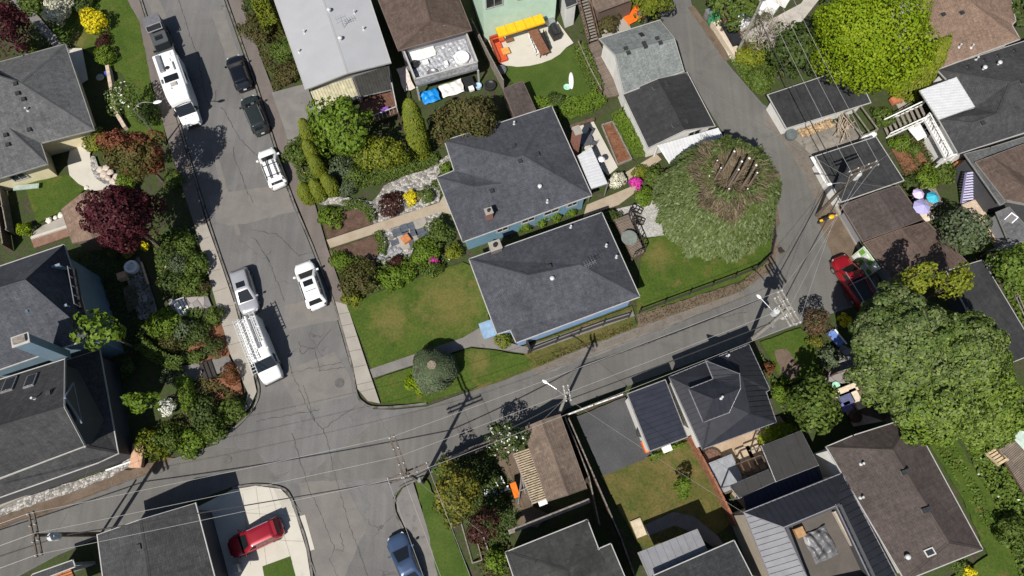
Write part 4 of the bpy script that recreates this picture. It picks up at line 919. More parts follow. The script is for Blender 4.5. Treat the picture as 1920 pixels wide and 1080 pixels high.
# white panel van with ladders
def ladder(root, x0, x1, y, z, w=.42, step=.30):
    b = MB()
    for s_ in (-1, 1): b.beam((x0, y + s_ * w / 2, z), (x1, y + s_ * w / 2, z), .05, .08)
    k = x0 + .15
    while k < x1: b.beam((k, y - w / 2, z), (k, y + w / 2, z), .05, .03); k += step
    ob = b.build('ladder', plain('ladder_aluminium', (.62, .62, .61), .4, .3, .06)); return ob
def big_van():
    F = g(511, 711, .9); Rr = g(470, 606, .9); c = (F + Rr) / 2; L = 5.9; W = 2.02; H = 2.35
    root = thing('panel_van', 'white panel van with long ladders on its roof rack, parked at the left kerb', 'van', (c.x, c.y, 0))
    b = MB(); h = L / 2; st = [(-h, .92, .25, H - .12), (-h + .15, .97, .25, H), (0, 1, .25, H + .02), (h - 2.0, 1, .25, H), (h - 1.72, 1, .25, H - .14), (h - .95, .98, .25, 1.38), (h - .5, .95, .27, 1.22), (h - .12, .86, .3, 1.05), (h, .74, .34, .8)]
    prof = [(-.9, 0), (-1, .1), (-1, .45), (-.96, .80), (-.88, .96), (-.72, 1), (0, 1.012), (.72, 1), (.88, .96), (.96, .80), (1, .45), (1, .1), (.9, 0)]; n = len(prof)
    for x, k, lo, tp in st: b.v += [(x, k * W / 2 * p, lo + (tp - lo) * q) for p, q in prof]
    for k in range(len(st) - 1):
        for i in range(n):
            j = (i + 1) % n; b.f.append([k * n + i, k * n + j, (k + 1) * n + j, (k + 1) * n + i][::-1]); b.m.append(0)
    b.f.append(list(range(n))); b.m.append(0); b.f.append([(len(st) - 1) * n + i for i in range(n)][::-1]); b.m.append(0)
    vm = paint('van_white', (.78, .78, .77), .35, .4); ob = b.build('body', vm, smooth=True); ob.parent = root
    bb = MB(); x0, x1 = h - 1.70, h - .98; bb.add([(x0, -.84, H - .13), (x1, -.93, 1.43), (x1, .93, 1.43), (x0, .84, H - .13)], [(0, 1, 2, 3)]); 
    bb.v = [(x + .03, y, z + .03) for x, y, z in bb.v]; ob = bb.build('windshield', CARGLASS); ob.parent = root
    for s_ in (-1, 1):
        bb = MB(); bb.box((h - 1.6, s_ * (W / 2 - .0), 1.25), .8, .03, .6); ob = bb.build('side_window', CARGLASS); ob.parent = root
        bb = MB(); bb.box((h - 1.15, s_ * (W / 2 + .14), 1.2), .14, .24, .34); ob = bb.build('mirror', DARK); ob.parent = root
        bb = MB(); bb.box((h - .18, s_ * .68, .75), .24, .3, .2, s_ * -.4); ob = bb.build('headlight', LAMPG); ob.parent = root
        for x in (-1.9, 1.95):
            bb = MB(); bb.tube([(x, s_ * (W / 2 - .24), .36), (x, s_ * (W / 2 + .0), .36)], .36, 18); wl = bb.build('wheel', RUB); wl.parent = root
    bb = MB(); bb.box((h - .04, 0, .45), .08, 1.3, .3); bb.box((h - .0, 0, .26), .14, 1.8, .14); ob = bb.build('grille', DARK); ob.parent = root
    for k, x in enumerate((-2.6, -1.6, -.5, .55)):
        bb = MB(); bb.beam((x, -.98, H + .16), (x, .98, H + .16), .07, .05, 0)
        for s_ in (-1, 1): bb.beam((x, s_ * .9, H - .15), (x, s_ * .9, H + .16), .05, .05)
        ob = bb.build('rack_bar', WHITEB); ob.parent = root
    for y, x0, x1 in ((-.78, -2.95, 2.45), (.70, -3.05, -.2)): ladder(root, x0, x1, y, H + .28).parent = root
    ladder(root, -2.9, 1.2, -.25 - .02, H + .24, .34).parent = root
    bb = MB(); bb.tube([(-2.9, .12, H + .28), (.35, .12, H + .28)], .09, 10); ob = bb.build('conduit_tube', WHITEB); ob.parent = root
    bb = MB(); bb.tube([(-2.4, .32, H + .24), (.3, .34, H + .24)], .05, 8); ob = bb.build('conduit_tube', GREYM); ob.parent = root
    place(root, Rr, F)
big_van()

def motorhome():
    F = g(360, 232, 1.0); Rr = g(318, 112, 1.0); d = (F - Rr); c = (F + Rr) / 2; L = 7.6; W = 2.25; H = 3.0
    c = F - d.normalized() * (L / 2)
    root = thing('motorhome', 'white motorhome with roof vents and dark roof hatch, parked at the left kerb', 'motorhome', (c.x, c.y, 0)); h = L / 2
    vm = paint('van_white', (.78, .78, .77), .35, .4)
    st = [(-h, 1, .45, H - .1), (-h + .12, 1, .4, H), (h - 3.2, 1, .4, H), (h - 2.5, .98, .4, H), (h - 1.9, .92, .4, H - .06), (h - 1.55, .86, .4, H - .28), (h - 1.45, .84, .35, 2.3), (h - .85, .82, .32, 1.42), (h - .4, .80, .3, 1.28), (h - .1, .72, .35, 1.05), (h, .62, .4, .8)]
    prof = [(-.95, 0), (-1, .05), (-1, .5), (-1, .88), (-.97, .97), (-.9, 1), (0, 1.01), (.9, 1), (.97, .97), (1, .88), (1, .5), (1, .05), (.95, 0)]; n = len(prof); b = MB()
    for x, k, lo, tp in st: b.v += [(x, k * W / 2 * p, lo + (tp - lo) * q) for p, q in prof]
    for k in range(len(st) - 1):
        for i in range(n):
            j = (i + 1) % n; b.f.append([k * n + i, k * n + j, (k + 1) * n + j, (k + 1) * n + i][::-1]); b.m.append(0)
    b.f.append(list(range(n))); b.m.append(0); b.f.append([(len(st) - 1) * n + i for i in range(n)][::-1]); b.m.append(0)
    ob = b.build('body', vm, smooth=False); ob.parent = root
    bb = MB(); bb.add([(h - 1.42, -.82, 2.28), (h - .84, -.84, 1.46), (h - .84, .84, 1.46), (h - 1.42, .82, 2.28)], [(0, 1, 2, 3)]); bb.v = [(x + .03, y, z + .03) for x, y, z in bb.v]; ob = bb.build('windshield', CARGLASS); ob.parent = root
    for nm, x, y, sx, sy, sz, m in (('air_conditioner', -2.4, -.55, 2.0, .42, .24, GREYM), ('roof_hatch', -.45, 0, .75, 1.35, .08, CARGLASS), ('skylight_dome', .35, .05, .4, .6, .14, plain('tinted_plastic', (.42, .38, .36), .4)), ('vent_cover', -3.2, .45, .55, .5, .06, WHITEB), ('vent_cover', -2.6, .35, .4, .3, .08, WHITEB), ('solar_strip', -1.75, .62, 1.0, .14, .1, GREYM), ('side_vent', -.35, -.92, .5, .12, .12, GREYM)):
        bb = MB(); bb.box((x, y, H + .005), sx, sy, sz); bb.box((x, y, H + .005 + sz), sx * .82, sy * .7, .02); ob = bb.build(nm, m); ob.parent = root
    bb = MB(); bb.lathe((-1.75, -.02, H), [(.2, 0), (.2, .1), (.16, .12), (.15, .08), (.02, .08)], 16); ob = bb.build('fan_vent', DARK); ob.parent = root
    bb = MB(); bb.disc((.75, -.25, H), .05, 0, .12, 10); ob = bb.build('antenna', DARK); ob.parent = root
    for s_ in (-1, 1):
        bb = MB(); bb.box((h - 1.15, s_ * (W * .41 + .16), 1.35), .16, .26, .4); ob = bb.build('mirror', DARK); ob.parent = root
        bb = MB(); bb.box((h - .14, s_ * .62, .8), .24, .26, .2, s_ * -.5); ob = bb.build('headlight', LAMPG); ob.parent = root
        bb = MB(); bb.box((h - 1.25, s_ * .93, 1.5), .6, .02, .55); ob = bb.build('side_window', CARGLASS); ob.parent = root
        bb = MB(); bb.box((-1.2, s_ * (W / 2), 1.5), 1.1, .03, .6); ob = bb.build('side_window', CARGLASS); ob.parent = root
        for y in (.25,): bb = MB(); bb.box((h - .62, s_ * .4, 1.335), .06, .3, .02, s_ * .5); ob = bb.build('bonnet_slot', DARK); ob.parent = root
        for x in (-2.0, 2.6):
            bb = MB(); bb.tube([(x, s_ * (W / 2 * (.82 if x > 0 else 1) - .26), .37), (x, s_ * (W / 2 * (.82 if x > 0 else 1) + .0), .37)], .37, 18); ob = bb.build('wheel', RUB); ob.parent = root
    bb = MB(); bb.box((h - .03, 0, .42), .1, 1.1, .35); ob = bb.build('grille', DARK); ob.parent = root
    bb = MB(); bb.tube([(-3.0, W / 2 + .06, H - .2), (.6, W / 2 + .06, H - .2)], .08, 8); ob = bb.build('awning_roll', plain('awning_grey', (.3, .31, .33), .5)); ob.parent = root
    place(root, Rr, F)
motorhome()

def camper_truck():
    F = g(320, 118, .8); Rr = g(291, 44, .8); d = (F - Rr).normalized(); L = 5.0; c = Rr + d * (L / 2)
    root = thing('offroad_truck', 'dark grey truck with a box canopy and roof rack parked behind the motorhome', 'truck', (c.x, c.y, 0)); h = L / 2
    gm = paint('truck_grey', (.07, .075, .075), .5, .3)
    for nm, x, sx, sy, z, sz, m in (('body', 0, L, 1.8, .35, .75, gm), ('canopy', -h + .95, 1.8, 1.72, 1.1, .95, plain('canopy_fabric', (.12, .12, .13), .8)), ('cabin', .35, 1.5, 1.55, 1.1, .65, gm)):
        bb = MB(); bb.prism([(x - sx / 2 + .08, -sy / 2), (x + sx / 2 - .08, -sy / 2), (x + sx / 2, -sy / 2 + .1), (x + sx / 2, sy / 2 - .1), (x + sx / 2 - .08, sy / 2), (x - sx / 2 + .08, sy / 2), (x - sx / 2, sy / 2 - .1), (x - sx / 2, -sy / 2 + .1)], z, z + sz); ob = bb.build(nm, m); ob.parent = root
    bb = MB(); bb.add([(1.05, -.72, 1.72), (1.45, -.76, 1.12), (1.45, .76, 1.12), (1.05, .72, 1.72)], [(0, 1, 2, 3)]); ob = bb.build('windshield', CARGLASS); ob.parent = root
    bb = MB(); bb.box((.3, 0, 1.755), .6, .8, .02); ob = bb.build('sunroof', CARGLASS); ob.parent = root
    bb = MB()
    for s_ in (-1, 1): bb.beam((-1.1, s_ * .75, 2.15), (-.3, s_ * .75, 2.15), .05, .08)
    for x in (-1.1, -.3): bb.beam((x, -.78, 2.15), (x, .78, 2.15), .06, .08)
    ob = bb.build('roof_rack', plain('rack_steel', (.45, .45, .46), .4, .4)); ob.parent = root
    bb = MB(); bb.box((-.7, 0, 2.09), .62, 1.3, .05); ob = bb.build('cargo_mat', DARK); ob.parent = root
    for s_ in (-1, 1):
        bb = MB(); bb.box((1.3, s_ * 1.0, 1.1), .12, .2, .2); ob = bb.build('mirror', DARK); ob.parent = root
        for x in (-1.5, 1.6): bb = MB(); bb.tube([(x, s_ * .68, .4), (x, s_ * .95, .4)], .4, 18); ob = bb.build('wheel', RUB); ob.parent = root
    place(root, Rr, F)
camper_truck()

def motorbike():
    c = g(1553, 410, .5); root = thing('motorcycle', 'yellow and black motorcycle parked under the utility pole in the lane', 'motorcycle', (c.x, c.y, 0), rz=R(20))
    for x in (-.72, .72):
        bb = MB(); K = 18
        bb.tube([(x + .27 * math.cos(2 * math.pi * k / K), 0, .32 + .27 * math.sin(2 * math.pi * k / K)) for k in range(K + 1)], .06, 8); ob = bb.build('wheel', RUB); ob.parent = root
    Y = paint('moto_yellow', (.75, .42, .01), .3, .5)
    bb = MB(); bb.lathe((0, 0, 0), [(.04, .62), (.2, .68), (.24, .8), (.15, .92), (.03, .95)], 12); bb.v = [(x * 1.5 + .2, y, z) for x, y, z in bb.v]; ob = bb.build('fuel_tank', Y, smooth=True); ob.parent = root
    bb = MB(); bb.box((-.38, 0, .74), .62, .26, .1); ob = bb.build('seat', DARK); ob.parent = root
    bb = MB(); bb.box((-.8, 0, .6), .3, .22, .1); bb.box((.72, 0, .62), .34, .16, .05); ob = bb.build('mudguard', Y); ob.parent = root
    bb = MB(); bb.tube([(.62, 0, .35), (.4, 0, 1.0)], .05, 8); bb.box((.05, 0, .3), .5, .34, .36); ob = bb.build('engine', GREYM); ob.parent = root
    bb = MB(); bb.tube([(.35, -.38, 1.05), (.45, -.1, 1.0), (.45, .1, 1.0), (.35, .38, 1.05)], .02, 6); ob = bb.build('handlebar', DARK); ob.parent = root
motorbike()

# ------------------------------------------------------------------ plants
RG = np.random.default_rng(11)
LM = {}
def lm(k, *a, **kw): LM[k] = leafmat('foliage_' + k, *a, **kw)
lm('lime', (.13, .21, .006), (.30, .37, .012), (.20, .29, .008), .35, patch=.6)
lm('yellow', (.50, .42, .01), (.85, .72, .02), None, .3)
lm('yellowgreen', (.12, .16, .010), (.26, .27, .02), (.15, .18, .02), .3)
lm('green', (.055, .098, .014), (.14, .195, .036), (.09, .125, .022), .3)
lm('brightgreen', (.085, .155, .012), (.19, .27, .03), (.12, .19, .018), .35)
lm('darkgreen', (.032, .058, .012), (.095, .13, .03), (.055, .085, .02), .25)
lm('leafy', (.085, .145, .020), (.27, .35, .075), (.18, .27, .03), .4, patch=.22)
lm('grey', (.05, .075, .035), (.15, .18, .10), (.09, .12, .06), .25)
lm('olive', (.05, .058, .014), (.13, .125, .035), (.09, .07, .028), .3, patch=.9)
lm('redgreen', (.13, .035, .02), (.26, .085, .045), (.075, .095, .02), .3, patch=.35)
lm('maroon', (.035, .006, .010), (.10, .018, .026), (.06, .012, .016), .25)
lm('darkred', (.035, .012, .010), (.085, .03, .022), None, .25)
lm('rust', (.10, .035, .014), (.20, .075, .03), None, .2)
lm('gold', (.12, .12, .014), (.25, .22, .03), (.09, .11, .018), .3, patch=.9)
lm('brown', (.06, .035, .018), (.14, .08, .04), (.05, .055, .015), .2)
lm('leafygrey', (.060, .10, .026), (.24, .28, .12), (.11, .165, .04), .35, patch=.4)
lm('arbor', (.085, .12, .008), (.20, .21, .016), (.12, .15, .012), .25)
lm('cedar', (.038, .062, .014), (.115, .145, .042), (.075, .10, .022), .15, patch=.5)
lm('cedartip', (.09, .12, .045), (.18, .22, .10), None, .15)
lm('white', (.60, .60, .52), (.85, .85, .78), None, .2)
lm('cream', (.50, .48, .36), (.75, .73, .60), None, .2)
lm('paletwig', (.20, .17, .13), (.36, .31, .25), None, 0)
lm('magenta', (.42, .02, .22), (.70, .06, .42), None, .2)
lm('twig', (.10, .075, .045), (.21, .165, .105), (.07, .055, .03), 0)
lm('ivy', (.065, .115, .014), (.17, .24, .035), (.10, .155, .022), .3, patch=.6)
BARK = plain('bark', (.12, .09, .07), .9, var=.3, scale=7, bmp=.6)
PBARK = plain('pale_cut_wood', (.20, .16, .12), .8, var=.25, scale=6)
def unit(n, up=0.0):
    v = RG.normal(size=(n, 3)); v /= np.linalg.norm(v, axis=1)[:, None]
    if up > -1:
        lowm = v[:, 2] < up; v[lowm, 2] *= -1
        v[:, 2] = np.where(lowm & (v[:, 2] < abs(up)), v[:, 2], v[:, 2])
    return v
def leaves_obj(name, P, Nn, size, mats, parent=None, elong=1.6, ids=None, at=None, T=None):
    """P centres, Nn facing directions, size per leaf: one folded diamond per leaf"""
    n = len(P); s = size if hasattr(size, '__len__') else np.full(n, size)
    s = s * RG.uniform(.65, 1.3, n)
    if T is None:
        T = RG.normal(size=(n, 3))
    T = T - (T * Nn).sum(1)[:, None] * Nn; T /= (np.linalg.norm(T, axis=1)[:, None] + 1e-9)
    B = np.cross(Nn, T)
    a = P + T * (s * elong / 2)[:, None]; c = P - T * (s * elong / 2)[:, None]
    fold = Nn * (s * .18)[:, None]
    b_ = P + B * (s / 2)[:, None] + fold; d = P - B * (s / 2)[:, None] + fold
    V = np.stack([a, b_, c, d], 1).reshape(-1, 3)
    off = np.array(wloc(parent)) if parent is not None else np.array(at if at is not None else (0, 0, 0), float)
    V = V - off
    me = D.meshes.new(name); me.vertices.add(4 * n); me.vertices.foreach_set('co', V.astype(np.float32).ravel())
    F = np.empty((n, 2, 3), np.int32); k = np.arange(n) * 4
    F[:, 0] = np.stack([k, k + 1, k + 2], 1); F[:, 1] = np.stack([k, k + 2, k + 3], 1)
    me.loops.add(6 * n); me.loops.foreach_set('vertex_index', F.ravel())
    me.polygons.add(2 * n); me.polygons.foreach_set('loop_start', np.arange(0, 6 * n, 3, dtype=np.int32)); me.polygons.foreach_set('loop_total', np.full(2 * n, 3, np.int32))
    if not isinstance(mats, (list, tuple)): mats = [mats]
    for m in mats: me.materials.append(m)
    if ids is not None: me.polygons.foreach_set('material_index', np.repeat(ids, 2).astype(np.int32))
    me.update(calc_edges=True)
    o = D.objects.new(name, me); COL.objects.link(o)
    if parent is not None: o.parent = parent
    elif at is not None: o.location = Vector(off)
    return o
def crown_points(c, rx, ry, rz, n, lumps=None, low=-.35, rough=.25, inner=.35):
    """leaf clumps spread over an uneven crown: centre c, radii; returns positions and facing"""
    c = np.array(c, float); R_ = np.array([rx, ry, rz])
    L = lumps if lumps is not None else max(5, int(6 + 9 * (rx * ry) ** .5))
    ld = unit(L, -2); ld[:, 2] = np.where(ld[:, 2] < low, -ld[:, 2] * .6, ld[:, 2]); ld /= np.linalg.norm(ld, axis=1)[:, None]
    lr = RG.uniform(.26, .46, L) * (1.25 if L < 9 else 1.0) * (12.0 / max(L, 12)) ** .28
    lc = ld * RG.uniform(.62, .92, L)[:, None] * (1 + rough * RG.normal(size=L) * .35)[:, None]
    nl = int(n * (1 - inner)); w = lr ** 2; idx = RG.choice(L, nl, p=w / w.sum())
    d = unit(nl, -2)
    flip = (d * ld[idx]).sum(1) < -.25; d[flip] *= -1
    rr = RG.uniform(.72, 1.04, nl) ** .6
    P = lc[idx] + d * (lr[idx] * rr)[:, None]
    Nn = d * .75 + ld[idx] * .35 + RG.normal(size=(nl, 3)) * .38
    ni = n - nl; d2 = unit(ni, -2); d2[:, 2] = np.where(d2[:, 2] < low, -d2[:, 2], d2[:, 2]); r2 = RG.uniform(.35, .82, ni) ** .5
    P = np.concatenate([P, d2 * r2[:, None]]); Nn = np.concatenate([Nn, d2 + RG.normal(size=(ni, 3)) * .4])
    P = P * R_ + c
    Nn /= np.linalg.norm(Nn, axis=1)[:, None]
    return P, Nn
def dome(c, rx, ry, z1, n, taper=.55, z0=0.0, pw=1.0):
    """column, cone or clipped shape standing on the ground"""
    u = RG.uniform(0, 1, n) ** .8; th = RG.uniform(0, 2 * np.pi, n)
    prof = (1 - u ** (2.2 * pw)) ** taper; rj = RG.uniform(.86, 1.03, n)
    P = np.stack([np.cos(th) * rx * prof * rj, np.sin(th) * ry * prof * rj, z0 + u * (z1 - z0)], 1)
    Nn = np.stack([np.cos(th), np.sin(th), .25 + 1.2 * u], 1) + RG.normal(size=(n, 3)) * .3; Nn /= np.linalg.norm(Nn, axis=1)[:, None]
    P[:, 0] += c[0]; P[:, 1] += c[1]; P[:, 2] += c[2]
    return P, Nn
def scale_at(px, py, z=0):
    return (g(px + 1, py, z) - g(px, py, z)).length
def tree(name, label, px, py, rpx, zc, mat, hz=None, leaf=.2, dens=1.0, group=None, flowers=None, asp=1.0, ffrac=.2, lumps=None, cat='tree', trunk=True, elong=1.6, rz=None, base=.14):
    """px, py, rpx: the crown as surveyed; zc: height of its middle"""
    c = g(px, py, zc); r = rpx * scale_at(px, py, zc); h = hz or min(zc * .85, r * .9); rx, ry = r * 1.02, r * asp * 1.02
    root = thing(name, label, cat, (c.x, c.y, 0), group)
    area = 4.0 * rx * ry + 3 * rx * h; n = int(min(60000, max(160, 1.9 * dens * area / (leaf * leaf * .8))))
    P, Nn = crown_points(c, rx, ry, h, n, lumps)
    P[:, 2] = np.maximum(P[:, 2], base + .03)
    ids = None; mats = [LM[mat]]
    if flowers:
        mats.append(LM[flowers]); ids = (RG.random(n) < ffrac).astype(int)
    leaves_obj('crown' if trunk else 'foliage', P, Nn, leaf, mats, root, elong, ids)
    if trunk:
        b = MB(); rt = max(.06, r * .05); b.tube([(c.x, c.y, 0), (c.x + .05, c.y, zc * .45), (c.x, c.y + .05, zc)], [rt * 1.5, rt, rt * .5], 8)
        for k in range(7):
            a = k * 2.4 + 1; q = Vector((c.x + math.cos(a) * rx * .6, c.y + math.sin(a) * ry * .6, zc + h * .35))
            b.tube([(c.x, c.y, zc * (.4 + .06 * k)), q.lerp(Vector((c.x, c.y, zc)), .45), q], [rt * .6, rt * .4, rt * .15], 5)
        b.build('trunk', BARK, root)
    return root
def shrub(label, px, py, rpx, mat, h=None, leaf=.13, name='shrub', dens=1.0, group=None, **kw):
    r = rpx * scale_at(px, py); h = h or min(1.6, r * 1.0)
    return tree(name, label, px, py, rpx, h * .5 + .1, mat, hz=h * .6, leaf=leaf, dens=dens, group=group, cat=kw.pop('cat', 'shrub'), trunk=False, **kw)
def column(label, bpx, bpy, r, h, mat, name='columnar_conifer', group=None, leaf=.12, taper=.5, ry=None, cat='conifer', pw=1.0):
    c = g(bpx, bpy); root = thing(name, label, cat, (c.x, c.y, 0), group); ry = ry or r
    n = int(5.5 * (r + ry) * h / (leaf * leaf)); P, Nn = dome((c.x, c.y, .1), r, ry, h, min(n, 30000), taper, pw=pw)
    lumpy = 1 + .10 * np.sin(P[:, 2] * 3.1 + P[:, 0] * 2.3) * np.cos(P[:, 1] * 2.9)
    P[:, 0] = c.x + (P[:, 0] - c.x) * lumpy; P[:, 1] = c.y + (P[:, 1] - c.y) * lumpy
    T = np.tile([0, 0, 1.0], (len(P), 1)) + RG.normal(size=(len(P), 3)) * .35
    leaves_obj('foliage', P, Nn, leaf, LM[mat], root, 2.2, T=T)
    b = MB(); b.tube([(c.x, c.y, 0), (c.x, c.y, h * .9)], [r * .25, .04], 8); b.build('trunk', BARK, root)
    return root
def hedge(label, pts, w, h, mat, leaf=.12, name='hedge', group=None):
    P = []; Nn = []; Q = [g(*p) for p in pts]
    for i in range(len(Q) - 1):
        a, c = Q[i], Q[i + 1]; L = (c - a).length; d = (c - a) / max(L, .01); o = Vector((-d.y, d.x, 0))
        n = int(L * (w + 2 * h) / (leaf * leaf) * 1.9); t = RG.random(n) * L; k = RG.random(n) * (w + 2 * h)
        top = (k > h) & (k < h + w)
        side = np.where(k <= h, -1, 1); u = np.where(top, (k - h) / w - .5, side * .5) * w; z = np.where(top, h, np.where(k <= h, k, k - h - w))
        jit = RG.normal(size=(n, 3)) * .06
        pp = np.array(a)[None] + np.outer(t, np.array(d)) + np.outer(u, np.array(o)); pp[:, 2] = z * 1.0 + .12; P.append(pp + jit)
        nn = np.outer(np.where(top, 0, side), np.array(o)); nn[:, 2] += np.where(top, 1, .35); Nn.append(nn + RG.normal(size=(n, 3)) * .4)
    P = np.concatenate(P); Nn = np.concatenate(Nn); Nn /= np.linalg.norm(Nn, axis=1)[:, None]
    o = leaves_obj(name, P, Nn, leaf, LM[mat], at=tuple(Q[0])); return tag(o, label, 'hedge', group)
def cover(name, label, pts, mat, h=.3, leaf=.14, dens=1.0, cat='ground cover', n=None, flowers=None, ffrac=.03, patchy=.0):
    """plants nobody could count: low leaves spread over an area"""
    from mathutils.geometry import tessellate_polygon
    Q = [g(*p) for p in pts]; T = tessellate_polygon([[Vector((q.x, q.y, 0)) for q in Q]])
    tri = np.array([[Q[i][:] for i in t] for t in T]); A = .5 * np.linalg.norm(np.cross(tri[:, 1] - tri[:, 0], tri[:, 2] - tri[:, 0]), axis=1)
    n = n or int(min(60000, A.sum() * 1.5 * dens / (leaf * leaf * .8))); k = RG.choice(len(T), n, p=A / A.sum())
    u, v = RG.random(n), RG.random(n); f = u + v > 1; u[f] = 1 - u[f]; v[f] = 1 - v[f]
    P = tri[k, 0] + (tri[k, 1] - tri[k, 0]) * u[:, None] + (tri[k, 2] - tri[k, 0]) * v[:, None]
    hump = .5 + .5 * np.sin(P[:, 0] * 1.9 + 1.3 * np.sin(P[:, 1] * 1.1)) * np.sin(P[:, 1] * 1.7 + 2 * np.sin(P[:, 0] * .8))
    if patchy: keep = hump > patchy * RG.random(n) * 1.6; P = P[keep]; hump = hump[keep]; n = len(P)
    P[:, 2] = .13 + h * hump * RG.uniform(.5, 1, n)
    Nn = RG.normal(size=(n, 3)) * .5 + [0, 0, 1]; Nn /= np.linalg.norm(Nn, axis=1)[:, None]
    ids = (RG.random(n) < ffrac).astype(int) if flowers else None
    o = leaves_obj(name, P, Nn, leaf, [LM[mat]] + ([LM[flowers]] if flowers else []), at=tuple(Q[0]), ids=ids)
    o['kind'] = 'stuff'; o['label'] = label; o['category'] = cat
    return o

# big trees
tree('maple_tree', 'huge lime green leafy tree at the top right', 1622, 76, 106, 7.5, 'lime', hz=6, leaf=.17, asp=1.0, dens=1.15, lumps=80)
column('lime green conifer leaning out beside the tan shingled roof', 1690, 172, 1.6, 8.5, 'yellowgreen', leaf=.2, taper=.8)
def bigleafy():
    c = g(1742, 672, 7.5); root = thing('broadleaf_tree', 'enormous grey green leafy tree spreading between the red pickup and the brown roofed house', 'tree', (c.x, c.y, 0))
    PP, NN = [], []
    for px, py, rp, z, n in ((1690, 640, 95, 7.5, 15000), (1795, 672, 92, 7.5, 14000), (1740, 740, 95, 7, 14000), (1835, 760, 80, 6, 10000), (1655, 700, 62, 6, 7000)):
        q = g(px, py, z); r = rp * scale_at(px, py, z); P, Nn = crown_points(q, r, r, r * .75, int(n * 2.3), 120, inner=.22); PP.append(P); NN.append(Nn)
    PP = np.concatenate(PP); NN = np.concatenate(NN); k_ = (PP[:, 0] - c.x) * .5 - (PP[:, 1] - c.y) * .9 + RG.normal(size=len(PP)) * 3.5; leaves_obj('crown', PP, NN, .19, [LM['leafy'], LM['leafygrey']], root, 1.6, (k_ < 1.5).astype(int))
    b = MB(); b.tube([(c.x, c.y, 0), (c.x, c.y, 4), (c.x + .3, c.y, 7.5)], [.6, .45, .2], 10)
    for px, py in ((1690, 640), (1795, 672), (1740, 740), (1835, 760), (1655, 700)): q = g(px, py, 8); b.tube([(c.x, c.y, 3), q.lerp(Vector((c.x, c.y, 5)), .5), q], [.3, .2, .08], 6)
    b.build('trunk', BARK, root)
bigleafy()
tree('golden_tree', 'yellow green tree leaning over the brown garage roof above the enormous leafy tree', 1702, 532, 30, 6.5, 'yellowgreen', leaf=.18, hz=3, dens=.8)
tree('golden_tree', 'yellow green tree crown beside the dark felt roof, right of its golden twin', 1778, 536, 30, 6.5, 'yellowgreen', leaf=.18, hz=2.6, dens=.8)
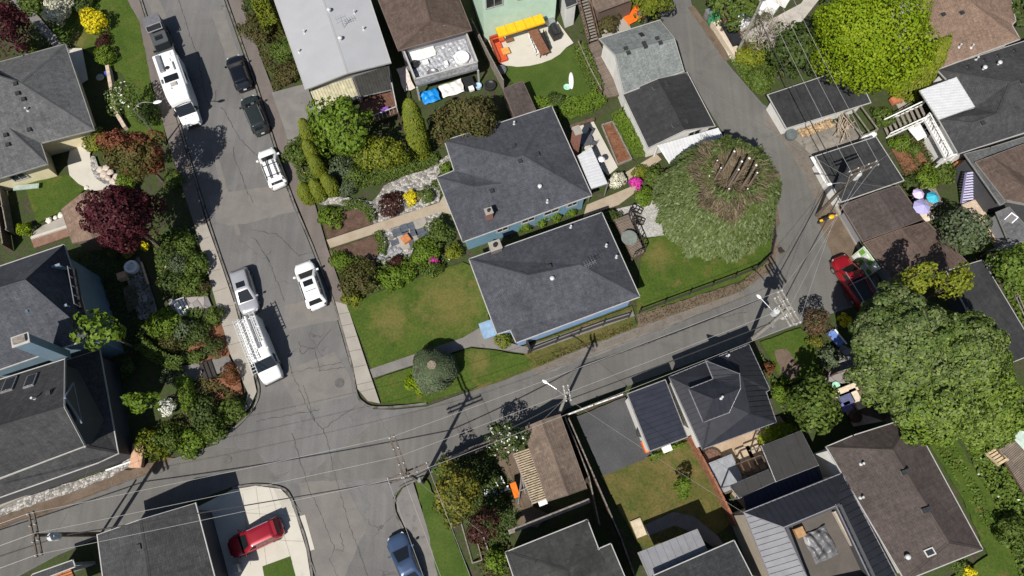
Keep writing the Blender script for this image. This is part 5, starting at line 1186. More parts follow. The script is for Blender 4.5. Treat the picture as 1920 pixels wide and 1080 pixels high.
def topped():
    zc = 5.0; c = g(1356, 357, zc); r = 117 * scale_at(1356, 357, zc); root = thing('topped_conifer', 'giant round conifer with its top sawn off, bare twigs and pale stubs in the middle', 'tree', (c.x, c.y, 0))
    n = 40000; u = RG.random(n); th = RG.uniform(0, 2 * np.pi, n); rad = r * np.sqrt(.13 + .87 * u)
    wob = 1 + .035 * np.sin(th * 9 + 1) + .03 * np.sin(th * 17) + .02 * np.sin(th * 5)
    k = rad / r; z = 8.4 - 6.2 * np.clip((k - .35) / .65, 0, 1) ** 2.2 + .35 * np.sin(th * 23 + rad * 2.6) * RG.random(n) + RG.normal(size=n) * .2
    P = np.stack([c.x + np.cos(th) * rad * wob, c.y + np.sin(th) * rad * wob, np.maximum(z, .6)], 1)
    o = np.stack([np.cos(th), np.sin(th), np.zeros(n)], 1)
    Nn = o * (.25 + .9 * k[:, None] ** 2) + [0, 0, .8] + RG.normal(size=(n, 3)) * .45; Nn /= np.linalg.norm(Nn, axis=1)[:, None]
    T = o * 1.0 + np.array([0, 0, -1.0]) * (k[:, None] ** 2) + RG.normal(size=(n, 3)) * .45
    ids = ((RG.random(n) < .08 + .35 * np.clip((k - .5) / .5, 0, 1))).astype(int)
    keep = np.hypot(P[:, 0] - g(1363, 344, 7.6).x, P[:, 1] - g(1363, 344, 7.6).y) > r * RG.uniform(.22, .62, n) * (1 + .14 * np.sin(th * 5 + 2)); P, Nn, T, ids = P[keep], Nn[keep], T[keep], ids[keep]
    leaves_obj('crown', P, Nn, .16, [LM['cedar'], LM['cedartip']], root, 3.0, ids, T=T)
    # bare radiating twigs in the cut bowl
    n = 4600; th = RG.uniform(0, 2 * np.pi, n); rad = r * .54 * RG.random(n) ** .42 * (1 + .16 * np.sin(th * 3 + 1) + .12 * np.sin(th * 7)) * (1 + .18 * RG.random(n) ** 3) ; z = 7.6 + .95 * np.clip(rad / (r * .5), 0, 1) ** 1.5 - .6 * np.clip(rad / (r * .5) - .8, 0, 1) + RG.normal(size=n) * .2
    bc = g(1363, 344, 7.6); cx, cy = bc.x, bc.y
    P = np.stack([cx + np.cos(th) * rad, cy + np.sin(th) * rad, z], 1); o = np.stack([np.cos(th), np.sin(th), np.full(n, .15)], 1)
    T = o + RG.normal(size=(n, 3)) * .3; Nn = np.tile([0, 0, 1.0], (n, 1)) + RG.normal(size=(n, 3)) * .4; Nn /= np.linalg.norm(Nn, axis=1)[:, None]
    leaves_obj('bare_twigs', P, Nn, .055, LM['twig'], root, 16, T=T)
    n = 9000; th = RG.uniform(0, 2 * np.pi, n); rad = r * .95 * np.sqrt(RG.random(n)); P = np.stack([c.x + np.cos(th) * rad * .93, c.y + np.sin(th) * rad * .93, 6.7 - 5.6 * (rad / r) ** 2.4 - RG.random(n) * .8], 1)
    Nn = RG.normal(size=(n, 3)) * .4 + [0, 0, 1]; Nn /= np.linalg.norm(Nn, axis=1)[:, None]
    leaves_obj('inner_foliage', P, Nn, .36, LM['cedar'], root, 1.5)
    b = MB(); b.tube([(c.x, c.y, 0), (c.x, c.y, 6.5)], [.7, .45], 12); b.build('trunk', BARK, root)
    for px, py, h, rr in ((1377, 284, 4.2, .12), (1345, 301, 2.6, .09), (1352, 315, 3.0, .1), (1405, 297, 4.6, .14), (1391, 303, 4.3, .13), (1418, 310, 4.4, .13), (1420, 324, 3.2, .11), (1367, 354, 1.8, .1), (1385, 318, 3.8, .12), (1330, 330, 1.6, .08), (1402, 354, 1.5, .09)):
        tip = g(px, py, 7.4 + h); q = Vector((tip.x, tip.y, 7.4)); b = MB(); b.tube([(q.x + (cx - q.x) * .5, q.y + (cy - q.y) * .5, 6.0), q, tip], [rr * 1.0, rr * .85, rr * .65], 8)
        s = b.build('sawn_stub', plain('stub_bark', (.17, .13, .095), .9, var=.3, scale=6), root); bb = MB(); bb.disc(tip, rr * .66, .0, .02, 8); bb.build('cut_face', WHITEB, s)
    for k in range(26):
        a = RG.uniform(0, 6.28); rr = r * RG.uniform(.35, .62); q = Vector((cx, cy, 6.6)); e = Vector((cx + math.cos(a) * rr, cy + math.sin(a) * rr, 8.2 + RG.uniform(-.3, .5)))
        b = MB(); b.tube([q + (e - q) * .1, q.lerp(e, .5) + Vector((0, 0, .2)), e], [.07, .05, .02], 5); b.build('bare_branch', PBARK, root)
topped()
tree('maple_tree', 'large purple leaved maple over the small brown shed', 236, 410, 68, 6.2, 'maroon', hz=3.4, leaf=.19, asp=.84, dens=1.7, lumps=40)
tree('maple_tree', 'red and green leaved tree beside the curved white walk', 258, 292, 54, 5.8, 'redgreen', hz=2.8, leaf=.17, asp=.85, lumps=40, dens=1.5)
tree('plum_tree', 'dark purple tree in the top left corner', 12, 62, 52, 4.5, 'maroon', leaf=.2, hz=3)
tree('magnolia_tree', 'sparse white blossoming tree beside the street lamp', 236, 188, 34, 3.2, 'green', flowers='white', ffrac=.09, leaf=.17, dens=.5, asp=1.1)
tree('maple_tree', 'bright green lobed tree at the corner of the blue timber house', 193, 623, 42, 5.5, 'brightgreen', leaf=.3, dens=.7, hz=2.4, asp=.8)
tree('maple_tree', 'round mid green maple below the slatted awning', 643, 243, 55, 4.8, 'brightgreen', hz=3.2, leaf=.26, lumps=36)
tree('olive_shrub_tree', 'feathery olive yellow tree below the green maple', 715, 290, 46, 3.2, 'yellowgreen', leaf=.16, asp=.8, dens=.8)
tree('smoke_tree', 'wide brown green tree above the slate roofs, left of the small dark shed', 880, 222, 58, 4.2, 'olive', leaf=.18, asp=.72, hz=2.6, lumps=34)
tree('smoke_tree', 'lower left arm of brown green foliage beside the tall cypress', 830, 240, 30, 3.0, 'olive', leaf=.17)
tree('blossom_tree', 'white flowering tree beside the cedar brown garage', 948, 822, 36, 2.6, 'darkgreen', flowers='white', ffrac=.07, leaf=.15, dens=.8, asp=.9)
tree('golden_tree', 'yellow bronze tree at the street corner by the crossarm pole', 855, 925, 50, 3.6, 'gold', leaf=.17, lumps=34, asp=1.0, dens=.9)
tree('plum_tree', 'dark purple leaved tree near the bottom, below the yellow bronze tree', 905, 985, 34, 3.2, 'darkred', leaf=.18, dens=.75)
tree('broadleaf_tree', 'mid green tree beside the sunken patio and the cottage', 1525, 760, 48, 4.5, 'green', leaf=.26, lumps=30, asp=1.1)
tree('broadleaf_tree', 'dark green tree above the black flat garage, left of the lime tree', 1490, 92, 46, 4.5, 'darkgreen', leaf=.26, lumps=28)
tree('broadleaf_tree', 'round green tree at the top edge beside the lane', 1372, 10, 48, 4.5, 'green', leaf=.24)
tree('broadleaf_tree', 'bright yellow green tree at the top edge over the lane entrance', 1218, 6, 34, 4.5, 'arbor', leaf=.2)
tree('cherry_tree', 'small green tree with dark shadow on the dry back lawn', 1280, 912, 17, 1.8, 'brightgreen', leaf=.18, dens=.9, asp=1.2)
tree('bare_tree', 'nearly leafless pale branched tree beside the white parked things at the top right', 1435, 62, 40, 4, 'paletwig', leaf=.05, dens=.022, elong=14)
tree('broadleaf_tree', 'sparse reddish brown tree at the foot of the double crossarm pole', 1532, 606, 28, 3.0, 'brown', leaf=.14, dens=.6)
tree('broadleaf_tree', 'dark green tree at the right edge beyond the tan roof', 1912, 20, 26, 4, 'darkgreen', leaf=.24)
tree('pear_tree', 'grey green tree behind the lilac umbrellas', 1805, 432, 42, 3.6, 'grey', leaf=.2, asp=.95, dens=.9)
tree('broadleaf_tree', 'green tree on the bank at the right edge', 1905, 505, 46, 3.5, 'ivy', leaf=.24)
tree('broadleaf_tree', 'small green tree in the dark yard left of the white flower cluster', 268, 752, 34, 4.0, 'brightgreen', leaf=.22, asp=.5, dens=.8)

# tall conifers and clipped shapes
column('tall yellow green column cypress between the pale roof and the brown green tree', 791, 292, .95, 9.5, 'arbor', leaf=.15, taper=.45, pw=1.6)
for i, (px, py, h) in enumerate(((581, 372, 2.9), (602, 367, 3.0), (624, 358, 3.1))):
    column(('leftmost', 'middle', 'rightmost')[i] + ' of the three short yellow green conifers at the kerb end of the stone bed', px, py, .85, h, 'arbor', leaf=.12, group='three short conifers', taper=.6)
for i, (px, py, h) in enumerate(((584, 262, 3.6), (592, 300, 3.6), (603, 325, 3.4))):
    column(('first', 'second', 'third')[i] + ' from the top of the slim conifers beside the green maple', px, py, .75, h, 'arbor', leaf=.12, group='slim conifers by the maple', taper=.55)
def topiary():
    c = g(812, 690, 2.2); c.z = 0; root = thing('topiary_shrub', 'dense round clipped dark shrub casting a round shadow on the corner lawn', 'shrub', (c.x, c.y, 0))
    r = 1.95; n = 16000; P, Nn = dome((c.x, c.y, 0), r, r, 3.4, n, .42, .8); sel = P[:, 2] > .9; P, Nn = P[sel], Nn[sel]; ang = np.arctan2(P[:, 1] - c.y, P[:, 0] - c.x); k = 1 + .07 * np.sin(ang * 3 + 1) + .05 * np.sin(ang * 7 + P[:, 2] * 2); P[:, 0] = c.x + (P[:, 0] - c.x) * k; P[:, 1] = c.y + (P[:, 1] - c.y) * k
    top = P[:, 2] > 3.3; leaves_obj('foliage', P, Nn, .10, LM['grey'], root, 1.6)
    b = MB(); b.tube([(c.x, c.y, 0), (c.x, c.y, 3.3)], [.35, .2], 10); b.lathe((c.x, c.y, 3.36), [(.42, 0), (.40, .06), (.02, .08)], 7); b.build('sawn_stem', PBARK, root)
    bb = MB(); bb.lathe((c.x, c.y, 0), [(r * .86, .4), (r * .9, 1.6), (r * .7, 2.8), (r * .3, 3.3)], 18); bb.build('inner_shade', plain('inner_shade_dark', (.03, .035, .02), .9), root)  # solid dark core, shade inside the foliage put in as colour
topiary()
shrub('bright yellow green skirt shrub under the clipped round shrub', 797, 713, 31, 'lime', 1.1)
shrub('square clipped green shrub at the corner of the periwinkle house', 942, 638, 19, 'arbor', 1.3, asp=.8)
SH = [('white flowering round shrub beside the path at the top left', 107, 23, 26, 'cream', 1.8), ('bright yellow round bush on the top left lawn', 178, 42, 24, 'yellow', 2.0), ('small dark red bush below the bright yellow bush', 194, 78, 15, 'darkred', .8),
      ('green leafy bush below the dark red bush', 196, 106, 20, 'brightgreen', 1.2), ('dark green shrub under the street lamp arm', 276, 214, 24, 'darkgreen', 1.8), ('round yellow green shrub at the start of the curved walk', 182, 266, 24, 'yellowgreen', 1.6),
      ('bright green low shrub on the stone edging, below the red and green tree', 236, 338, 22, 'brightgreen', .9), ('green shrub beside the kerb above the purple maple', 322, 338, 20, 'green', 1.0),
      ('small round lime bush in the side yard', 46, 430, 13, 'lime', 1.1), ('yellow flowering clump under the purple maple', 271, 463, 9, 'yellow', .6), ('dark green bush below the purple maple', 208, 470, 14, 'olive', .9), ('yellow green bush between the maple and the yellow flowers', 240, 470, 14, 'yellowgreen', .8),
      ('green shrub at the top of the kerbside bed', 345, 455, 24, 'green', 1.1), ('dark leafy shrub on the left of the kerbside bed', 312, 478, 22, 'darkgreen', 1.1), ('pale green shrub in the middle of the kerbside bed', 338, 497, 20, 'grey', 1.0), ('large dark green shrub at the right of the kerbside bed', 368, 498, 26, 'green', 1.3),
      ('dark green shrub at the lower left of the kerbside bed', 322, 530, 26, 'darkgreen', 1.2), ('round green shrub at the foot of the kerbside bed', 358, 535, 24, 'green', 1.2), ('narrow yellowish shrub against the pavement in the kerbside bed', 383, 540, 12, 'olive', .8),
      ('bright green shrub above the curved hedge', 308, 605, 30, 'brightgreen', 1.5), ('grey green shrub between the bright shrub and the kerb', 345, 618, 22, 'grey', 1.2), ('yellow flowering small shrub in the lower kerb bed', 357, 610, 9, 'yellowgreen', .7), ('dark green shrub on the orange mulch', 375, 625, 20, 'darkgreen', 1.1),
      ('round green shrub closest to the kerb by the mulch bed', 405, 593, 17, 'green', 1.0), ('dark green shrub lower on the orange mulch', 398, 655, 19, 'darkgreen', 1.2), ('golden twiggy shrub left of the mulch bed', 320, 643, 20, 'olive', .9), ('dark conifer shrub at the end of the curved hedge', 370, 668, 15, 'green', .9),
      ('round rust coloured shrub near the kerb corner', 434, 701, 19, 'rust', 1.2), ('blue grey shrub beside the steps at the corner house', 322, 707, 18, 'grey', 1.0), ('white flower cluster in the dark yard', 312, 765, 16, 'white', 1.0),
      ('yellow green shrub, leftmost at the alley mouth', 278, 833, 26, 'arbor', 1.5), ('green shrub in the alley mouth bed beside the leftmost one', 318, 815, 26, 'green', 1.5), ('tangled dark shrub with pale bare twigs at the corner', 385, 778, 30, 'darkgreen', 1.6), ('dark green shrub at the tip of the corner bed', 440, 770, 22, 'green', 1.4),
      ('bright green shrub at the bottom of the corner bed', 362, 828, 26, 'brightgreen', 1.3), ('mid green shrub between the pole shadow and the corner', 402, 805, 26, 'green', 1.4), ('yellow flecked shrub by the alley kerb', 296, 848, 16, 'yellowgreen', .9),
      ('dark green shrub right of the white crossover at the wagon', 556, 290, 24, 'green', 1.6), ('grey green shrub left of the stone bed', 640, 318, 26, 'grey', 1.3), ('green shrub above the stone bed', 668, 330, 24, 'green', 1.2), ('olive shrub right of the three conifers', 650, 350, 20, 'grey', 1.0),
      ('green shrub in the upper kerb bed by the beige walk', 620, 408, 22, 'brightgreen', .9), ('dark purple brown shrub on the river stones', 733, 384, 25, 'darkred', .9), ('bright yellow shrub on the river stones', 773, 371, 15, 'yellow', .9), ('green shrub beside the yellow shrub', 800, 366, 15, 'green', .9),
      ('green shrub between the stone bed and the slate roof', 826, 348, 14, 'green', .9), ('yellow green shrub against the upper end of the slate roof', 835, 315, 13, 'brightgreen', .9), ('dark round conifer shrub beside the stone patio', 822, 438, 24, 'green', 1.8), ('bright shrub with yellow leaf tips by the periwinkle house corner', 852, 472, 16, 'yellowgreen', 1.0),
      ('large leafy green shrub below the stone patio', 796, 472, 28, 'brightgreen', 1.4), ('green shrub at the kerb above the olive shrub', 640, 490, 20, 'brightgreen', 1.0), ('large olive brown shrub at the front lawn edge', 672, 520, 36, 'olive', 1.7), ('yellow green low hedge shrub along the front lawn', 735, 520, 26, 'brightgreen', 1.1),
      ('second yellow green shrub along the front lawn', 765, 510, 20, 'brightgreen', 1.0), ('low green shrub beside the magenta flowers', 808, 505, 20, 'green', .8), ('magenta flowering shrub by the front lawn', 815, 488, 9, 'magenta', .9), ('pale yellow green shrub at the corner of the white crossover lawn', 660, 560, 18, 'yellowgreen', .8),
      ('dark red low shrub beside the river stones', 745, 492, 16, 'darkred', .6), ('white rhododendron at the end of the covered walk', 1157, 340, 16, 'cream', 1.4), ('magenta rhododendron beside the white one', 1190, 343, 12, 'magenta', 1.1), ('green shrub with yellow tips next to the magenta rhododendron', 1198, 322, 14, 'yellowgreen', .9),
      ('green shrub between the giant topped conifer and the garden walk', 1228, 330, 22, 'green', 1.2), ('green shrub below the magenta rhododendron', 1205, 368, 20, 'brightgreen', .9), ('dark green shrub in front of the covered walk', 1148, 408, 15, 'darkgreen', 1.0),
      ('dark leafy shrub at the end of the small dark shed', 1045, 190, 18, 'darkgreen', 1.2), ('leafy green shrub beside the wooden stair', 1138, 44, 24, 'olive', 1.6), ('yellow green shrub beside the lane wall', 1408, 105, 26, 'yellowgreen', 1.7), ('green shrub on the lane corner', 1425, 150, 26, 'green', 1.4),
      ('dark shrub under the overhead lines above the flat garage', 1470, 130, 22, 'darkgreen', 1.3), ('leafy shrub beside the terracotta pots', 1655, 218, 22, 'green', 1.0), ('palm like green plant by the white stairs', 1672, 228, 14, 'darkgreen', 1.0), ('green shrub in the vegetable garden of the white porch house', 1690, 272, 18, 'brightgreen', .8),
      ('green shrub under the white landing', 1712, 280, 14, 'green', .8), ('bright green shrub by the lilac umbrellas', 1735, 332, 24, 'brightgreen', 1.2), ('green shrub right of the bright one by the lilac umbrellas', 1770, 325, 22, 'green', 1.0), ('dark shrub below the brown garage corner', 1705, 345, 16, 'darkgreen', 1.0),
      ('small green shrub by the grey dormer wing', 1868, 420, 16, 'green', .9), ('cream flowering shrub by the dark felt roof', 1858, 492, 14, 'cream', 1.0), ('yellow flowering shrub by the large leafy tree', 1583, 601, 12, 'yellow', .8), ('yellow green shrub on the cottage corner', 1470, 812, 22, 'lime', 1.3),
      ('lime shrub beside the smoky patio roof', 1440, 820, 18, 'lime', 1.2), ('shrub with pale leaves right of the square lawn', 1555, 670, 22, 'grey', 1.0), ('yellow leaved shrub below the reddish brown tree', 1530, 640, 14, 'gold', .9), ('green shrub at the cottage wall', 1462, 735, 18, 'brightgreen', 1.3), ('orange brown shrub beside the cottage', 1440, 690, 12, 'rust', .8),
      ('dark shrub between the cottage and the green tree', 1497, 740, 16, 'darkgreen', 1.6), ('green shrub at the bottom of the purple tree', 930, 1052, 22, 'brightgreen', 1.2), ('dark green shrub near the white chair in the side yard', 925, 905, 22, 'darkgreen', 1.2), ('dark green shrub at the corner by the lit fence', 830, 880, 18, 'green', 1.2),
      ('green shrub at the bottom of the side yard by the chairs', 930, 945, 24, 'darkgreen', 1.3), ('small dark shrub beside the grey garage doors', 1100, 55, 12, 'green', 1.0), ('green shrub on the slope at the bottom right', 1900, 1000, 34, 'green', 1.6), ('yellow flowering shrub at the bottom by the brown roofed house', 1815, 1072, 12, 'yellow', .8),
      ('green shrub beside the yellow flowers at the bottom right', 1795, 1060, 16, 'green', .9), ('shrub in the deck planter under the slatted awning', 690, 205, 11, 'darkgreen', 1.2), ('olive shrub between the pale roof and the street, upper', 480, 55, 30, 'olive', 1.4), ('dark green shrub between the pale roof and the street, middle', 530, 92, 26, 'green', 1.1),
      ('low olive shrub between the pale roof and the street, lower', 540, 135, 26, 'olive', .8), ('green shrub at the top edge over the small hedge', 478, 8, 20, 'darkgreen', 1.5), ('green shrub at the top left corner', 60, 5, 24, 'green', 1.2), ('green shrub at the top edge above the lawn', 150, 5, 24, 'darkgreen', 1.2),
      ('low green shrub along the eave of the cream walled house', 60, 90, 18, 'green', .9), ('dark green shrub beside the blue chimney wall', 238, 690, 18, 'darkgreen', 1.2), ('green shrub on the inside of the round green shrub bed', 262, 640, 14, 'darkgreen', .9),
      ('green foundation shrub under the first window of the blue wall', 925, 462, 9, 'brightgreen', .7), ('green foundation shrub by the second window of the blue wall', 985, 425, 12, 'brightgreen', .8), ('green foundation shrub in the middle of the blue wall', 1015, 415, 11, 'brightgreen', .8), ('green foundation shrub by the third window of the blue wall', 1042, 407, 11, 'brightgreen', .8), ('last green foundation shrub along the blue wall', 1072, 398, 10, 'brightgreen', .7)]
for lab, px, py, r, m, h in SH: shrub(lab, px, py, r, m, h, leaf=.15 if r > 20 else .11)
hedge('yellow green hedge beside the long pale roof', [(488, -10), (500, 30), (518, 72)], 1.5, 2.0, 'arbor', .15)
hedge('curved clipped hedge in the dark front yard', [(276, 650), (298, 668), (325, 683), (352, 687)], 1.0, 1.2, 'green')
hedge('short straight hedge beside the corner house steps', [(352, 712), (358, 745), (368, 775)], .9, 1.3, 'brightgreen')
hedge('low arched hedge around the upper wood chip bed', [(645, 388), (672, 385), (695, 398), (700, 418)], .7, .5, 'green')
hedge('low curved hedge around the lower wood chip bed', [(708, 440), (720, 458), (716, 480)], .7, .5, 'green')
hedge('long hedge between the mint house lawn and the wooden deck', [(1085, 95), (1100, 130), (1118, 175)], 1.2, 1.0, 'green')
hedge('hedge along the bottom of the mint house lawn', [(1000, 205), (1045, 212), (1105, 200), (1125, 185)], 1.6, .9, 'brightgreen')
hedge('low box hedge in front of the north slate house', [(628, 352), (700, 340), (770, 318), (820, 300)], 1.0, .6, 'green')
hedge('leafy hedge on the left of the black gable garage', [(1155, 215), (1175, 245), (1195, 285)], .9, .6, 'brightgreen')

cover('kerb_bed_plants', 'mixed low plants filling the kerbside bed', [(290, 445), (355, 425), (385, 520), (392, 556), (330, 560), (300, 540)], 'green', .5, flowers='white', ffrac=.01)
cover('corner_bed_plants', 'mixed low plants filling the rounded corner bed', [(262, 810), (330, 790), (380, 700), (455, 745), (462, 768), (430, 800), (370, 838), (280, 852)], 'olive', .5, patchy=.2)
cover('west_bed_plants', 'low plants of the bed above the orange mulch', [(262, 610), (300, 580), (400, 580), (418, 600), (350, 660), (300, 650)], 'green', .5, patchy=.2)
cover('street_bank_plants', 'weedy plants on the bank beside the long pale roof', [(450, 0), (512, 0), (560, 150), (515, 175), (470, 60)], 'olive', .3, patchy=.4)
cover('front_garden_plants', 'mixed plants around the front lawn edge', [(620, 470), (700, 490), (780, 480), (870, 480), (780, 515), (700, 550), (655, 572)], 'green', .4, patchy=.2, flowers='white', ffrac=.01)
cover('garden_plants', 'mixed garden plants above the stone bed', [(540, 270), (600, 230), (780, 290), (830, 300), (700, 345), (600, 372), (560, 340)], 'green', .5, patchy=.15, flowers='yellow', ffrac=.004)
cover('ivy_bank', 'dense green ivy covering the bank at the lower right', [(1740, 790), (1800, 830), (1855, 930), (1880, 1000), (1915, 1100), (1965, 1110), (1960, 740), (1900, 770), (1850, 800)], 'ivy', .6, .2, dens=1.2, flowers='cream', ffrac=.01)
cover('ivy_slope', 'green ivy on the slope beside the dark felt roof at the right edge', [(1850, 490), (1940, 440), (1940, 640), (1905, 590)], 'ivy', .6, .2, dens=1.1)
cover('lawn_slope_plants', 'green weeds along the lower right slope lawn', [(1720, 790), (1760, 790), (1860, 960), (1850, 1000), (1790, 900)], 'ivy', .25, .16, dens=.5, patchy=.4)
cover('meadow_plants', 'green plants on the lane verge', [(1365, 110), (1390, 60), (1460, 90), (1450, 160), (1425, 185), (1400, 165)], 'ivy', .4, patchy=.3)
cover('leaf_litter', 'fallen leaves and weeds in the shaded west yard', [(120, 470), (260, 480), (290, 560), (260, 700), (180, 650)], 'darkgreen', .12, .14, dens=.3)
cover('weeds', 'weeds in the garden beside the raised bed', [(1145, 225), (1175, 205), (1212, 290), (1188, 305)], 'ivy', .3, patchy=.4)
cover('yard_weeds', 'weeds in the shaded side yard by the cedar garage', [(830, 860), (950, 850), (980, 960), (940, 1040), (880, 1000)], 'darkgreen', .3, patchy=.4)
cover('yard_weeds', 'garden plants around the vegetable bed by the white stairs', [(1670, 260), (1740, 250), (1800, 330), (1740, 355), (1690, 330)], 'olive', .3, patchy=.5)
cover('yard_weeds', 'garden plants between the cottage and the square lawn', [(1422, 660), (1446, 708), (1470, 728), (1540, 716), (1560, 800), (1480, 800), (1450, 740)], 'green', .4, patchy=.3)
cover('yard_weeds', 'weeds around the purple tree at the bottom', [(890, 1000), (940, 1000), (990, 1080), (900, 1090)], 'olive', .2, patchy=.5)
cover('fence_weeds', 'weeds along the foot of the alley garage', [(1215, 858), (1285, 826), (1280, 838), (1220, 866)], 'brightgreen', .35)
cover('verge_weeds', 'tufts of weeds on the dirt verge below the alley fence', [(1195, 592), (1385, 531), (1440, 490), (1395, 545), (1200, 612)], 'olive', .05, .08, dens=.15)
cover('lawn_edge_weeds', 'long grass under the eave of the cottage and alley', [(1000, 672), (1190, 602), (1196, 612), (1005, 688)], 'olive', .1, .1, dens=.4)

# ------------------------------------------------------------------ poles and wires
POLEW = plain('pole_wood', (.11, .085, .065), .85, var=.3, scale=5); POLEG = plain('weathered_pole', (.26, .24, .21), .85, var=.25, scale=5)
INS = plain('porcelain', (.5, .5, .5), .3, var=.03); WIREM = plain('wire_aluminium', (.36, .355, .345), .5, .1, .03); CABLE = plain('black_cable', (.03, .03, .03), .7); plain('drop_wire', (.25, .245, .235), .6)
def pole(label, base, h, mat, arms=(), r=.17, extras=()):
    c = g(*base); root = thing('utility_pole', label, 'utility pole', (c.x, c.y, 0))
    b = MB(); b.tube([c, c + Vector((0, 0, h * .5)), c + Vector((0, 0, h))], [r, r * .88, r * .7], 12); b.build('pole', mat, root)
    for z, ang, L, off in arms:
        d = Vector((math.cos(R(ang)), math.sin(R(ang)), 0)); o = Vector((-d.y, d.x, 0))
        for s_ in (-1, 1):
            a = c + Vector((0, 0, z)) + o * s_ * .17 + d * off; bb = MB(); bb.beam(a - d * L / 2, a + d * L / 2, .11, .13); arm = bb.build('crossarm', mat, root)
            for t in (-.46, -.16, .2, .46): bb = MB(); bb.lathe(a + d * L * t + Vector((0, 0, .06)), [(.03, 0), (.035, .06), (.06, .08), (.035, .12), (.05, .16), (.02, .2)], 8); bb.build('insulator', INS, arm)
    for e in extras:
        if e[0] == 'transformer':
            q = c + Vector((e[2], e[3], e[1])); b = MB(); b.lathe(q, [(.05, 0), (.28, .02), (.3, .1), (.3, .85), (.26, .93), (.05, .98)], 16); t = b.build('transformer', plain('transformer_grey', (.45, .46, .46), .5), root, smooth=False)
            b = MB(); b.disc(q + Vector((.1, 0, .95)), .05, 0, .25, 8); b.disc(q + Vector((-.1, 0, .95)), .05, 0, .25, 8); b.build('bushing', INS, t)
        if e[0] == 'lamp':
            _, z, dx, dy = e; a = c + Vector((0, 0, z)); q = a + Vector((dx, dy, .5)); b = MB(); b.tube([a, a + Vector((dx * .5, dy * .5, .42)), q], .04, 8); ar = b.build('lamp_arm', GREYM, root)
            d = Vector((dx, dy, 0)).normalized(); b = MB(); bb = MB(); bb.lathe((0, 0, 0), [(.02, -.05), (.14, -.04), (.17, .02), (.12, .09), (.03, .11)], 12)
            o = Vector((-d.y, d.x, 0)); b.add([q + d * (.22 + v[0] * 1.5) + o * v[1] * .8 + Vector((0, 0, v[2])) for v in bb.v], bb.f); b.build('lamp_head', plain('lamp_white', (.78, .78, .76), .4, var=.03), ar)
        if e[0] == 'box':
            b = MB(); b.box(c + Vector((.24, -.1, e[1])), .25, .35, .6, .3); b.build('meter_box', GREYM, root)
    return c
cA = pole('dark utility pole at the street corner carrying crossarms in two directions', (793, 905), 11.0, POLEW, ((10.7, 113, 3.2, 1.15), (9.6, 22, 3.2, .1)), extras=(('box', 4),))
cB = pole('dark utility pole standing by the driveway garage in the west alley', (205, 1003), 9.9, POLEW, ((9.6, 113, 3.2, .1),), extras=(('transformer', 7.6, .4, -.1),))
cC = pole('thick weathered utility pole with double crossarms and white transformers beside the square lawn', (1403, 641), 10.2, POLEG, ((10.0, 113, 3.0, .1), (9.0, 113, 2.6, .1)), .2, extras=(('lamp', 7.4, -1.3, 1.5), ('transformer', 7.4, .42, .15), ('transformer', 7.2, -.2, .45), ('box', 5)))
cD = pole('dark utility pole with lamp beside the yellow motorcycle', (1531, 404), 9.2, POLEW, ((9.0, 22, 2.8, .3),), extras=(('lamp', 6.6, -1.6, -.3), ('transformer', 7.2, .35, .2)))
cE = pole('slim weathered pole with street light beside the gravel yard', (1048, 776), 9.8, POLEG, ((9.6, 100, 1.2, 0),), .14, extras=(('lamp', 8.4, -1.4, .9),))
cF = pole('grey leaning pole beside the lane wall at the top right', (1380, 104), 10.5, POLEG, ((10.2, 22, 2.8, 0),), .16)
def wire(label, a, c, r=.013, sag=.5, mat=None, name='overhead_wire', group='overhead wires'):
    a, c = Vector(a), Vector(c); K = 14; P = []
    for k in range(K + 1): t = k / K; p = a.lerp(c, t); p.z -= 4 * sag * t * (1 - t); P.append(p)
    b = MB(); b.tube(P, r, 5); o = b.build(name, mat or WIREM, at=a); tag(o, label, 'wire', group)
def armpt(c, z, ang, t, off=0, L=3.2): d = Vector((math.cos(R(ang)), math.sin(R(ang)), 0)); return c + d * (L * t + off) + Vector((0, 0, z + .3))
aA = [armpt(cA, 10.7, 113, t, 1.15) for t in (-.46, .0, .46)]; aB = [armpt(cB, 9.6, 113, t, .1) for t in (-.46, .0, .46)]; aC = [armpt(cC, 10.0, 113, t, .1, 3.0) for t in (-.46, .0, .46)]
nm3 = ('southern', 'middle', 'northern')
for i in range(3):
    wire(nm3[i] + ' white wire over the west alley between the two dark poles', aB[i], aA[i], sag=.4)
    wire(nm3[i] + ' white wire over the east alley from the corner pole to the double crossarm pole', aA[i], aC[i], sag=.5)
    wire(nm3[i] + ' white wire running off the left edge of the alley', aB[i], aB[i] + Vector((-25, -9, -.3)), sag=.3)
aS = [armpt(cA, 9.6, 22, t, .1) for t in (-.46, -.12, .46)]
for i, nm in enumerate(('left', 'middle', 'right')): wire(nm + ' white wire running down off the bottom from the corner pole', aS[i], aS[i] + Vector((9.5, -22, -.3)), sag=.2)
aD = [armpt(cD, 9.0, 22, t, .3, 2.8) for t in (-.46, .0, .46)]; aF = [armpt(cF, 10.2, 22, t, 0, 2.8) for t in (-.46, 0, .46)]
for i, nm in enumerate(('left', 'middle', 'right')):
    wire(nm + ' white wire crossing the flat black garage towards the lane pole', aD[i], aF[i], sag=.3)
    wire(nm + ' white wire over the brown garages, from lamp pole to double crossarm pole', aD[i], aC[i], sag=.3)
def lo(c, z): return c + Vector((0, 0, z))
